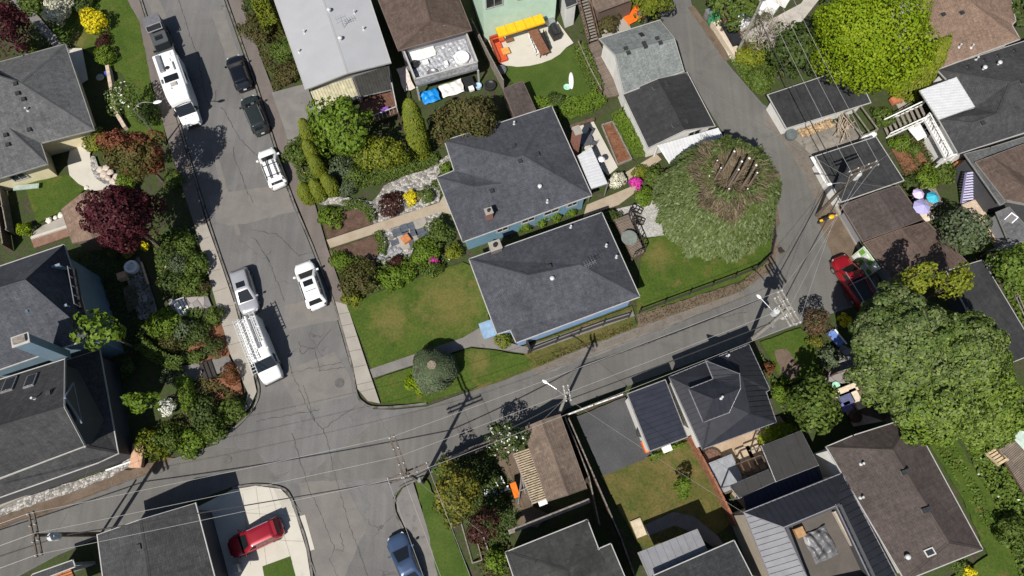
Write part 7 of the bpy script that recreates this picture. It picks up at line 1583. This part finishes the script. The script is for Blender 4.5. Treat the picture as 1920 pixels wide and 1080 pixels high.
# paddleboard-like sledge etc. on the lawn
p = g(1071, 152, .2); b = MB(); b.lathe(p, [(.02, 0), (.28, .02), (.32, .08), (.25, .14), (.02, .15)], 16); b.v = [((x - p.x) * .8 + p.x, (y - p.y) * 3.2 + p.y, z) for x, y, z in b.v]; tag(b.build('kayak', WHITEB, at=p), 'slim white board lying on the mint house lawn', 'board')
p = g(1063, 164, .14); b = MB(); b.lathe(p, [(.02, 0), (.32, .02), (.36, .12), (.3, .14), (.02, .05)], 16); tag(b.build('play_bowl', plain('mint_plastic', (.35, .65, .5), .5), at=p), 'small mint green dish on the lawn by the white board', 'toy')
p = g(940, 134, .14); b = MB(); b.lathe(p, [(.5, 0), (.55, .35), (.5, .37), (.45, .2), (.02, .2)], 18); tag(b.build('round_planter', plain('slate_planter', (.10, .11, .12), .7), at=p), 'round slate grey planter below the curved patio edge', 'planter')

# garden of the north slate house
def umbrella(label, px, py, r, mat, z=2.3, closed=False):
    c = g(px, py, z); root = thing('parasol', label, 'parasol', (c.x, c.y, 0)); b = MB(); n = 8; b.v = [(c.x, c.y, z + .45)] + [(c.x + r * math.cos(2 * math.pi * k / n), c.y + r * math.sin(2 * math.pi * k / n), z) for k in range(n)]
    for k in range(n): b.f.append([0, 1 + k, 1 + (k + 1) % n]); b.m.append(0)
    b.v += [(x, y, zz - .03) for x, y, zz in b.v[:9]]
    for k in range(n): b.f.append([9, 10 + (k + 1) % n, 10 + k]); b.m.append(0)
    b.build('canopy', mat, root); b = MB(); b.tube([(c.x, c.y, 0), (c.x, c.y, z + .5)], .03, 8); b.build('pole', GREYM, root)
umbrella('large lilac parasol behind the brown garages', 1728, 388, .8, plain('lilac_fabric', (.34, .32, .55), .8, var=.05)); umbrella('small pale lilac parasol above the large one', 1722, 363, .55, plain('pale_lilac_fabric', (.55, .45, .68), .8)); umbrella('turquoise parasol behind the brown garages', 1749, 370, .6, plain('turquoise_fabric', (.04, .36, .48), .8))
deck('small_deck', 'lilac boarded terrace with the parasols behind the brown garages', [(1708, 362), (1750, 345), (1768, 380), (1735, 400)], .5, 'grey_deck_boards', rmat=WHITEB)
umbrella('folded white sail beside the covered walk', 1128, 298, .35, WHITEB, 2.0)
p = g(1098, 262, .75); root = thing('patio_set', 'grey metal table on the concrete patio by the slate roof', 'table', (p.x, p.y, .15)); b = MB(); b.disc(p, .7, 0, .04, 20); b.build('table_top', plain('mesh_metal', (.12, .12, .13), .5, .4), root); b = MB(); b.disc(p, .05, -.6, 0, 8); b.build('leg', GREYM, root)
for k in range(4): a = k * 1.57 + .5; q = (1098 + 17 * math.cos(a), 262 + 15 * math.sin(a)); chair('grey metal garden chair around the table on the concrete patio', q[0], q[1], -a + math.pi, MATS['mesh_metal'], 'grey chairs on the concrete patio', cat='chair')
b = MB(); Q = [g(*p, .14) for p in ((1128, 236), (1148, 230), (1184, 300), (1158, 310))]
for i in range(4): b.beam(Q[i] + Vector((0, 0, .1)), Q[(i + 1) % 4] + Vector((0, 0, .1)), .12, .3 + .002 * i)
tag(b.build('raised_bed_frame', WOODG, at=Q[0]), 'timber frame of the long raised vegetable bed', 'raised bed')
for lab, px, py, s1, s2 in (('timber edging board above the concrete patio', 1092, 232, 2.6, .3),): slab('edging_board', lab, 'edging', px, py, .14, s1, s2, .25, WOODB)

# stone patio squares
PV = plain('dark_paver', (.07, .08, .10), .7, var=.2, scale=4); k = 0
for px, py, w, h, m in ((745, 437, .9, .8, PV), (758, 429, .8, .9, PV), (772, 425, .6, .9, PV), (762, 441, .7, .8, PV), (776, 437, .7, .7, PV), (791, 436, 1.2, 1.0, PV), (741, 455, .8, .6, PV), (772, 455, .6, 1.0, PV)):
    slab('dark_paving_slab', 'dark square slab set among the pale slabs of the stone patio', 'paving slab', px, py, .15, w, h, .05, m, A0, 'dark slabs of the stone patio')
for px, py, w, h in ((788, 420, 1.3, 1.0), (758, 458, 1.5, 1.1), (778, 448, .8, .8), (752, 444, .7, .7), (766, 434, .5, .5)):
    slab('pale_paving_slab', 'pale grey slab of the stone patio', 'paving slab', px, py, .148, w, h, .04, CONC, A0, 'pale slabs of the stone patio')
slab('fire_table', 'orange square fire table in the middle of the stone patio', 'fire table', 762, 450, .16, .75, .75, .4, plain('rust_orange', (.45, .17, .06), .7), A0 + R(15))
def boulders(name, label, spots, r, mat, group):
    for px, py in spots:
        c = g(px, py, .15); b = MB(); bm = bmesh.new(); bmesh.ops.create_icosphere(bm, subdivisions=2, radius=r * rnd.uniform(.7, 1.3))
        for v in bm.verts: v.co *= rnd.uniform(.85, 1.12); v.co.z *= .6
        b.v = [tuple(v.co + c) for v in bm.verts]; b.f = [[v.index for v in f.verts] for f in bm.faces]; b.m = [0] * len(b.f); bm.free(); tag(b.build(name, mat, at=c), label, 'rock', group)
boulders('boulder', 'pale boulder edging the bed by the curved white walk', [(188, 318), (195, 327), (203, 334), (212, 340), (222, 346), (232, 350), (199, 315), (207, 323), (218, 331)], .32, plain('pale_rock', (.48, .40, .34), .9, var=.2, scale=3), 'boulders by the curved walk')
boulders('boulder', 'small white stepping stone beside the west side lawn', [(92, 413), (104, 408), (114, 403), (162, 352)], .28, plain('white_rock', (.6, .56, .48), .9), 'stepping stones by the west lawn')
boulders('boulder', 'grey river rock at the foot of the stone patio', [(720, 490), (728, 485), (735, 480), (742, 476), (748, 470), (716, 476), (726, 470), (712, 486), (740, 466), (733, 471)], .3, plain('river_rock', (.25, .25, .26), .8, var=.3, scale=3), 'river rocks by the patio')

# west yards
p = g(250, 503, .15); b = MB(); b.lathe(p, [(.62, 0), (.62, .5), (.38, .5), (.36, .2), (.02, .18)], 24); tag(b.build('ring_planter', WHITEB, at=p), 'white ring shaped planter with dark centre in the shaded yard', 'planter')
slab('timber_crate', 'pinkish timber crate beside the white ring planter', 'crate', 234, 521, .15, .75, .65, .7, plain('pink_timber', (.50, .30, .20), .8)); slab('lumber_pile', 'pale plank lying beside the white ring planter', 'plank', 272, 512, .18, .18, 2.4, .1, WOODL, A0 + R(5))
sheet('brown_yard_patch', [(231, 540), (255, 533), (262, 572), (242, 588)], .152, DIRT)
slab('garden_bench', 'weathered pale green bench on the shaded side of the west lawn', 'bench', 50, 351, .4, 2.4, .5, .1, plain('pale_green_wood', (.30, .36, .32), .8), A0 - R(14))
slab('retaining_kerb', 'pale stone coping along the lower end of the shed path', 'coping', 105, 433, .2, 4.5, .25, .2, CONCL, A0)
b = MB(); Q = [g(*p, 0) for p in ((207, 130), (215, 175), (222, 215), (240, 245))]
for i in range(3): b.beam(Q[i] + Vector((0, 0, .35)), Q[i + 1] + Vector((0, 0, .35)), .35, .7 + .003 * i)
tag(b.build('garden_wall', plain('peach_wall', (.45, .36, .28), .85, var=.2), at=Q[0]), 'low peach coloured wall along the shaded terrace of the cream house', 'wall')
slab('garden_bin', 'small blue tub at the end of the peach wall', 'tub', 202, 139, .3, .4, .35, .3, plain('blue_plastic', (.06, .08, .45), .5)); p = g(188, 145, .3); b = MB(); b.disc(p, .4, 0, .05, 18); b.disc(p, .06, -.3, 0, 8); tag(b.build('round_side_table', plain('stone_top', (.3, .3, .25), .7), at=p), 'round stone side table beside the blue tub', 'table')
b = MB(); Q = [g(*p, .0) for p in ((0, 952), (60, 925), (130, 898), (205, 866), (232, 852))]
for i in range(4): b.beam(Q[i] + Vector((0, 0, .2)), Q[i + 1] + Vector((0, 0, .2)), .18, .45 + .003 * i)
tag(b.build('garden_wall', CONC, at=Q[0]), 'low concrete wall under the white gutter of the charcoal roofed house', 'wall')
slab('lower_porch', 'pinkish timber box porch at the alley corner of the charcoal house', 'porch', 262, 855, .1, 1.0, 2.0, .5, plain('pink_timber', (.50, .30, .20), .8), A0 - R(20)); slab('kerb_board', 'white board lying by the alley gravel', 'board', 226, 873, .1, 2.4, .12, .15, WHITEB)
deck('orange_deck', 'orange timber deck in the bottom left corner', [(86, 1078), (130, 1062), (150, 1110), (100, 1130)], 2.6, 'orange_deck_boards')

# lane: firewood, frames, bins, door art
LOG = plain('split_log', (.36, .25, .14), .85, var=.55, scale=5); b = MB(); c0 = g(1495, 252, 0)
for k in range(150):
    t = rnd.random(); px, py = 1498 + 60 * t, 254 - 22 * t; p = g(px, py, 0) + E2 * rnd.uniform(-.35, .35); a = rnd.uniform(0, 3.14); z = .12 + rnd.uniform(0, .35); d = Vector((math.cos(a), math.sin(a), rnd.uniform(-.2, .2))) * .19; b.tube([p + Vector((0, 0, z)) - d, p + Vector((0, 0, z)) + d], rnd.uniform(.06, .1), 6)
o = b.build('firewood_pile', LOG, at=c0); tag(o, 'long heap of split orange firewood in front of the flat black garage', 'firewood')
p = g(1481, 256, .1); b = MB(); b.lathe(p, [(.5, 0), (.6, .4), (.55, .6), (.02, .65)], 18); tag(b.build('covered_tub', plain('slate_tub', (.10, .12, .12), .7), at=p), 'dark grey covered tub at the end of the firewood', 'tub')
def frame(label, px, py, rot):
    p = g(px, py, .1); root = thing('timber_rack', label, 'timber rack', (p.x, p.y, 0)); W_, L_ = 1.9, 3.0
    e1 = Vector((math.cos(rot), math.sin(rot), 0)); e2 = Vector((-e1.y, e1.x, 0)); b = MB()
    for s_ in (-1, 0, 1): b.beam(p + e1 * s_ * W_ / 2 - e2 * L_ / 2 + Vector((0, 0, .9)), p + e1 * s_ * W_ / 2 + e2 * L_ / 2 + Vector((0, 0, .9)), .09, .09)
    for s_ in (-1, 1): b.beam(p - e1 * W_ / 2 + e2 * s_ * L_ / 2 + Vector((0, 0, .93)), p + e1 * W_ / 2 + e2 * s_ * L_ / 2 + Vector((0, 0, .93)), .09, .09)
    b.build('top_frame', WOODG, root)
    for sx in (-1, 1):
        for sy in (-1, 1): b = MB(); q = p + e1 * sx * W_ / 2 + e2 * sy * L_ / 2; b.box((q.x, q.y, 0), .09, .09, .9); b.build('leg', WOODG, root)
frame('open timber frame with dark inside right of the firewood', 1607, 236, A0 + R(5))
b = MB(); c0 = g(1585, 240)
for k in range(26): p = g(1580 + rnd.uniform(-9, 12), 238 + rnd.uniform(-14, 14), .3 + rnd.random() * .5); a = rnd.uniform(.6, 2.2); d = Vector((math.cos(a), math.sin(a), rnd.uniform(-.15, .15))) * rnd.uniform(.5, 1.1); b.beam(p - d, p + d, .07, .05)
tag(b.build('brush_pile', plain('dead_branch', (.34, .27, .20), .9, var=.3), at=c0), 'pile of dead branches between the firewood and the timber frame', 'brush pile')
cloth('white_sheet', 'crumpled white sheet between the timber frame and the small black garage', [(1612, 258), (1640, 246), (1645, 254), (1618, 266)], .4, WT, .12, seed=9)
GB = plain('green_bin', (.05, .30, .14), .5)
def bin_(label, px, py, m, rot=A0, s=1.0):
    p = g(px, py, 0); root = thing('wheelie_bin', label, 'bin', (p.x, p.y, 0)); b = MB(); b.box(p, .55 * s, .6 * s, 1.0 * s, rot); b.build('body', m, root); b = MB(); b.box(p + Vector((0, 0, 1.0 * s)), .62 * s, .68 * s, .08, rot); b.build('lid', m, root)
bin_('green wheelie bin beside the lane wall at the top', 1336, 44, GB, A0, 1.4); bin_('small grey bin next to the green one at the lane wall', 1325, 34, GREYM)
slab('rust_planter', 'rust coloured planter behind the lane wall', 'planter', 1356, 42, .1, 1.0, 1.5, .9, plain('rust_steel', (.28, .11, .05), .8)); slab('dark_shed_roof', 'small black flat roof between the lane wall and the white stacked things', 'shed', 1372, 62, 1.8, 1.2, 3.0, .12, DARK)
b = MB(); Q = [g(*p, 0) for p in ((1338, 46), (1362, 84), (1380, 112))]
for i in range(2): b.beam(Q[i] + Vector((0, 0, .35)), Q[i + 1] + Vector((0, 0, .35)), .9, .9 + .003 * i)
tag(b.build('lane_wall', plain('cream_render', (.52, .44, .34), .85, var=.1), at=Q[0]), 'thick cream rendered wall on the right of the lane', 'wall')
sheet('boarded_terrace', [(1385, 68), (1440, 42), (1500, 10), (1520, -20), (1560, -30), (1500, 45), (1450, 80), (1400, 82)], .3, two('worn_boards', (.40, .36, .32), (.52, .48, .43), .8, 9, (.3, .27, .24), (.55, .7), .25, .2))
for i, (px, py, sx, sy) in enumerate(((1376, 50, .5, 1.5), (1388, 38, .9, .6), (1400, 42, 1.2, .9), (1392, 52, .9, .7), (1432, 12, .8, 1.4), (1428, 20, 1.2, .6), (1446, 20, .8, 1.0), (1462, 5, .7, 1.6), (1440, 5, .9, .7))):
    slab('white_sheet_stack', ('narrow white panel leaning at the terrace end', 'small white box above the terrace', 'largest white box at the left of the terrace', 'low white box in front of the largest one', 'tall white panel behind the bare tree', 'white slab under the bare tree', 'white box right of the bare tree', 'white panel at the top edge over the terrace', 'white box at the top edge behind the bare tree')[i], 'box', px, py, .3, sx, sy, .5 + .05 * i, WHITEB, A0 + R(5 * i))
# painted garage door and lean-to by the red pickup
def doorart():
    a, c_ = g(1597, 480), g(1627, 520); d = (c_ - a).normalized(); root = thing('painted_panel', 'green and white painted panel wall behind the red pickup', 'mural panel', (a.x, a.y, 0)); b = MB(); b.beam(a + Vector((0, 0, 1.2)), c_ + Vector((0, 0, 1.2)), .08, 2.4); b.build('panel', plain('mint_white_panel', (.50, .62, .45), .6), root)
    o = Vector((d.y, -d.x, 0)); o = -o if o.x > 0 else o; L = (c_ - a).length
    for i in range(4):
        for j in range(2): p = a + d * L * (.14 + .24 * i) + o * .05; b = MB(); b.box((p.x, p.y, .3 + j * 1.05), .42, .04, .8, math.atan2(d.y, d.x)); b.build('painted_square', plain('leaf_green_paint', (.16, .34, .06), .6) if (i + j) % 2 else WHITEB, root)
doorart()
b = MB(); a, c_ = g(1565, 388), g(1612, 470); b.beam(a + Vector((0, 0, .12)), c_ + Vector((0, 0, .12)), .28, .24); b.box(a, .35, .35, .4, A0); tag(b.build('garage_ledge', CONC, at=a), 'long pale concrete ledge in front of the brown garage doors', 'ledge')
slab('garage_door_lean', 'white door panel leaning on the black garage by the pole', 'door', 1537, 318, .8, .5, 3.0, .08, WHITEB, A0)

# play corner at the top
cloth('orange_slide', 'bright orange play mat by the lane corner at the top', [(1160, 18), (1196, 8), (1204, 32), (1178, 48)], .3, plain('orange_vinyl', (.75, .13, .01), .5), .08, seed=6)
slab('patio_stool', 'small white stool on the orange play mat', 'stool', 1171, 17, .7, .6, .5, .1, plain('cream_plastic', (.7, .62, .5), .5)); slab('toy_box', 'purple and yellow toy on the orange play mat', 'toy', 1198, 28, .4, .35, .35, .3, plain('purple_plastic', (.22, .08, .38), .5))
sheet('top_patio', [(1115, 25), (1165, 8), (1180, 48), (1185, 62), (1130, 75)], .15, CONC)
house('h30', 'flat_roof_house', 'grey mottled roof at the top edge above the play corner', dict(a=(1095, -10, 3.0), b=(1180, -40, 3.0), c=(1192, -4, 3.0), d=(1122, 22, 3.0)), 'abcd', 'cedar_brown', 'brown_wall', .2, gut=.04, trim=BTRIM)
house('h31', 'flat_roof_house', 'corner of a dark roofed white building at the top edge right of the mint house', dict(a=(1050, -30, 3.2), b=(1075, -36, 3.2), c=(1082, 6, 3.2), d=(1062, 14, 3.2)), 'abcd', 'charcoal_shingle', 'white_wall', .1, gut=.04)

# cedar garage yard
def pergola():
    Q = [g(963, 852, 2.3), g(992, 842, 2.3), g(1026, 934, 2.3), g(998, 944, 2.3)]; root = thing('slatted_pergola', 'weathered slatted pergola beside the cedar brown garage', 'pergola', (Q[0].x, Q[0].y, 0)); b = MB(); n = 22
    for k in range(n + 1): t = k / n; b.beam(Q[0].lerp(Q[3], t), Q[1].lerp(Q[2], t), .11, .06)
    b.build('slats', plain('pergola_wood', (.36, .28, .20), .85, var=.25), root); b = MB(); b.beam(Q[0] - Vector((0, 0, .1)), Q[3] - Vector((0, 0, .1)), .08, .12); b.beam(Q[1] - Vector((0, 0, .1)), Q[2] - Vector((0, 0, .1)), .08, .12); b.build('beams', WOODG, root)
    for q in Q: b = MB(); b.box((q.x, q.y, 0), .12, .12, 2.2); b.build('post', WOODG, root)
pergola()
p = g(970, 925, .5); root = thing('swing_frame', 'grey metal swing frame with orange slide by the slatted pergola', 'play frame', (p.x, p.y, 0))
for i, (a, c_) in enumerate((((978, 890, 2.2), (972, 945, .1)), ((978, 890, 2.2), (994, 935, .1)), ((976, 920, 1.8), (1000, 910, 1.8)), ((978, 890, 2.2), (985, 925, 1.2)))): b = MB(); b.tube([g(*a), g(*c_)], .05, 8); b.build('frame_tube', GREYM, root)
b = MB(); b.beam(g(961, 905, 1.3), g(970, 932, .3), .5, .06); b.build('slide', plain('orange_plastic', (.75, .16, .02), .4), root)
chair('white plastic chair in the shaded side yard', 937, 903, .5, WHITEB, None, .1, s=1.3); slab('white_basin', 'white basin next to the white plastic chair', 'basin', 946, 917, .3, .8, .35, .2, WHITEB); slab('white_box', 'white box at the lower end of the slatted pergola', 'box', 1017, 941, 1.8, .7, .55, .3, WHITEB)
slab('timber_beam', 'long weathered beam under the eave below the cedar garage', 'beam', 1030, 968, 2.0, 7.0, .35, .2, WOODG); slab('orange_tub', 'orange tub beside the ribbed navy garage', 'tub', 1210, 838, .1, .5, 1.0, .5, plain('orange_plastic', (.75, .16, .02), .4)); slab('garden_cushion', 'white cooler at the foot of the ribbed navy garage', 'cooler', 1250, 842, .2, .8, .5, .25, WHITEB)
p = g(1200, 812, .1); b = MB(); b.lathe(p, [(.35, 0), (.45, .6), (.5, .9), (.05, .95)], 16); tag(b.build('kettle_grill', DARK, at=p), 'black covered kettle grill against the ribbed navy garage', 'grill')
slab('paver_step', 'concrete slab step by the ribbed grey metal canopy', 'step', 1197, 990, .2, .9, 1.4, .1, plain('sand_step', (.50, .42, .30), .8))
sheet('curved_concrete_walk', [(1208, 985), (1262, 960), (1300, 968), (1345, 1005), (1355, 1020), (1335, 1025), (1300, 1000), (1265, 985), (1215, 1005)], .16, CONCG)
# sunken patio
sheet('sunken_patio', [(1572, 745), (1610, 728), (1655, 790), (1600, 800)], .1, plain('pink_concrete', (.50, .38, .31), .8, var=.1))
fence('plank_fence', 'timber fence around the sunken patio beside the brown roofed house', [(1555, 706), (1592, 694), (1606, 722), (1656, 786)], 1.6, WOODB, top=WOODG)
fence('plank_fence', 'inner timber wall on the right of the sunken patio', [(1600, 718), (1640, 772)], .9, WOODB, top=WOODG)
for lab, px, py, sx, sy, m in (('cream outdoor sofa on the sunken patio', 1583, 733, 2.2, .7, plain('cream_cushion', (.62, .52, .40), .8)), ('second cream sofa at the right of the sunken patio', 1603, 748, .7, 1.9, plain('cream_cushion', (.62, .52, .40), .8)), ('slate blue table on the sunken patio', 1585, 748, 1.2, 1.1, plain('slate_blue_top', (.10, .11, .20), .6)), ('violet blue ottoman on the sunken patio', 1585, 763, .9, .8, plain('violet_fabric', (.16, .15, .38), .8))): slab('patio_sofa' if 'sofa' in lab else 'patio_table', lab, 'sofa' if 'sofa' in lab else 'table', px, py, .3, sx, sy, .35, m)
p = g(1601, 782, .2); b = MB(); b.lathe(p, [(.5, 0), (.55, .4), (.4, .6), (.02, .62)], 18); tag(b.build('fire_bowl', plain('bronze_bowl', (.09, .05, .04), .4, .4), at=p), 'round bronze fire bowl on the sunken patio', 'fire bowl')
p = g(1567, 723, .2); b = MB(); b.disc(p, .35, 0, .1, 18); b.disc(p, .3, .1, .14, 18); tag(b.build('round_tub', plain('mint_plastic', (.35, .65, .5), .5), at=p), 'small mint round tub inside the fence corner', 'tub')
p = g(1566, 634, .3); root = thing('sun_lounger', 'blue and white sun lounger at the edge of the enormous leafy tree', 'lounger', (p.x, p.y, 0)); b = MB(); b.box(p, .7, 1.5, .1, A0 + R(12)); b.build('seat', plain('cornflower_fabric', (.12, .20, .48), .8), root); b = MB(); b.box(p + Vector((.45, .1, .1)), .12, 1.6, .08, A0 + R(12)); b.build('arm', WHITEB, root)
# terrace on the black ribbed house
slab('timber_box', 'tan timber box in the corner of the sunken roof terrace', 'box', 1497, 998, 4.5, .7, .7, .4, plain('tan_wood', (.38, .22, .10), .7)); cloth('grey_tarp', 'crumpled grey tarp spread on the sunken roof terrace', [(1503, 1005), (1545, 985), (1572, 1040), (1530, 1058)], 4.5, plain('grey_tarp', (.13, .13, .135), .4, 0, .2), .35, n=44, freq=2.6, seed=8)
slab('terrace_bench', 'pale long bench along the right side of the sunken roof terrace', 'bench', 1588, 1000, 4.5, .55, 3.6, .4, plain('tan_bench', (.42, .36, .30), .8), A0 + R(2))
# right edge
deck('dock', 'brown boarded platform on the slope at the right edge', [(1866, 832), (1896, 806), (1960, 880), (1925, 930)], .8, 'deck_boards')
stairs('timber_steps', 'light new timber steps at the end of the brown platform', (1856, 845), (1882, 868), 1.0, .3, .9, 5, WOODL, None, 0)
p = g(1915, 815, 1.0); root = thing('travel_trailer', 'white and mint travel trailer at the right edge above the ivy bank', 'trailer', (p.x, p.y, 0)); b = MB(); b.box(p, 1.6, 4.5, 1.6, A0 + R(14)); b.build('body', plain('mint_white', (.62, .76, .70), .4), root); b = MB(); b.box(p + Vector((0, 0, 1.6)), 1.3, 4.2, .12, A0 + R(14)); b.build('roof', WHITEB, root)
slab('terracotta_pots', 'group of terracotta pots by the lime green tree', 'pot', 1678, 190, .2, 1.1, .7, .4, plain('terracotta', (.42, .15, .07), .8)); sheet('stone_landing', [(1675, 188), (1700, 175), (1706, 195), (1685, 208)], .15, CONC)
sheet('side_yard_soil', [(1670, 280), (1715, 262), (1745, 320), (1700, 335)], .15, MULCH); slab('white_trellis', 'white picket frame on the soil under the white landing', 'trellis', 1745, 270, .4, .5, 1.6, .3, WHITEB, A0 + R(5)); slab('leaning_board', 'white panel at the foot of the wooden stair with white handrails', 'panel', 1722, 248, .8, 1.4, 1.5, .08, WHITEB, A0 + R(8))
slab('stone_base', 'peach stone platform at the foot of the lilac stair', 'platform', 1822, 398, .2, 1.6, 1.9, .5, plain('peach_stone', (.46, .36, .27), .8)); slab('cream_table', 'cream table beside the terrace with parasols', 'table', 1737, 407, .5, 1.2, .9, .1, plain('cream_cushion', (.62, .52, .40), .8)); slab('orange_hut', 'rust orange box under the lilac stair', 'box', 1797, 318, .3, .8, 1.2, .8, plain('rust_orange', (.45, .17, .06), .7))
p = g(240, 520, .2)
bin_('white topped recycling bin by the driveway garage', 448, 1066, GREYM)
c = g(1412, 862, 2.2); root = thing('small_pergola', 'dark timber pergola frame over the cushioned patio seats', 'pergola', (c.x, c.y, 0)); b = MB(); Q = [g(1388, 868, 2.2), g(1428, 853, 2.2), g(1440, 878, 2.2), g(1400, 893, 2.2)]
for i in range(4): b.beam(Q[i], Q[(i + 1) % 4], .09, .14)
for t in (.33, .66): b.beam(Q[0].lerp(Q[1], t), Q[3].lerp(Q[2], t), .06, .1)
b.build('beams', WOODB, root)
for q in Q: b = MB(); b.box((q.x, q.y, .16), .1, .1, 2.0, A0); b.build('post', WOODB, root)
for i, (px, py, sx, sy, mm) in enumerate(((1395, 852, 1.3, 1.2, 'sandstone_slab'), (1412, 846, 1.2, 1.6, 'sandstone_slab'))):
    slab('patio_step', ('square', 'longer')[i] + ' sandstone platform behind the cushioned patio seats', 'platform', px, py, .18, sx, sy, .3, plain('sandstone_slab', (.40, .31, .22), .8), A0)
sheet('yard_dirt', [(925, 842), (965, 836), (1000, 950), (1030, 962), (1010, 990), (968, 985), (948, 905)], .15, DIRT, 0, .12)
sheet('garden_bed_edge', [(866, 978), (884, 972), (905, 1040), (888, 1050)], .155, SOIL)
b = MB(); Q = [g(*p, .14) for p in ((864, 978), (886, 1056), (904, 1050), (896, 1020))]
for i in range(3): b.beam(Q[i] + Vector((0, 0, .08)), Q[i + 1] + Vector((0, 0, .08)), .08, .2 + .002 * i)
tag(b.build('bed_edging', WOODG, at=Q[0]), 'timber edging of the bed below the purple leaved tree', 'edging')
p = g(921, 922, .7); b = MB(); b.disc(p, .6, 0, .05, 20); b.disc(p, .05, -.6, 0, 8); tag(b.build('garden_table', WHITEB, at=p), 'round white table in the shaded yard left of the orange slide', 'table')
panelroof('lean_to_roof', 'white ribbed lean-to roof between the black gable garage and the giant topped conifer', [(1234, 272), (1346, 240), (1368, 274), (1258, 309)], (2.25, 2.25, 1.8, 1.8), M_('metal_roof_white'), .34, fr=WHITEB, rs=(.08, .06))
b = MB()
for a, c_ in (((455, 925), (470, 1060)), ((480, 914), (500, 1060)), ((505, 914), (548, 1055)), ((437, 960), (556, 968)), ((440, 1010), (570, 1015)), ((560, 975), (590, 1075))): b.beam(g(a[0], a[1], .123), g(c_[0], c_[1], .123), .035, .004)
for k in range(12): b.beam(g(514 + k * 2.4, 916 + k * .8, .124), g(534 + k * 2.6, 962, .124), .02, .003)
o = b.build('driveway_joints', plain('joint_grey', (.26, .245, .22), .8)); o['kind'] = 'structure'
for _l, _n in LABELS.items():
    if len(_n) > 1:
        if not all(D.objects[x].get('group') for x in _n): print('DUP LABEL', _l, _n)
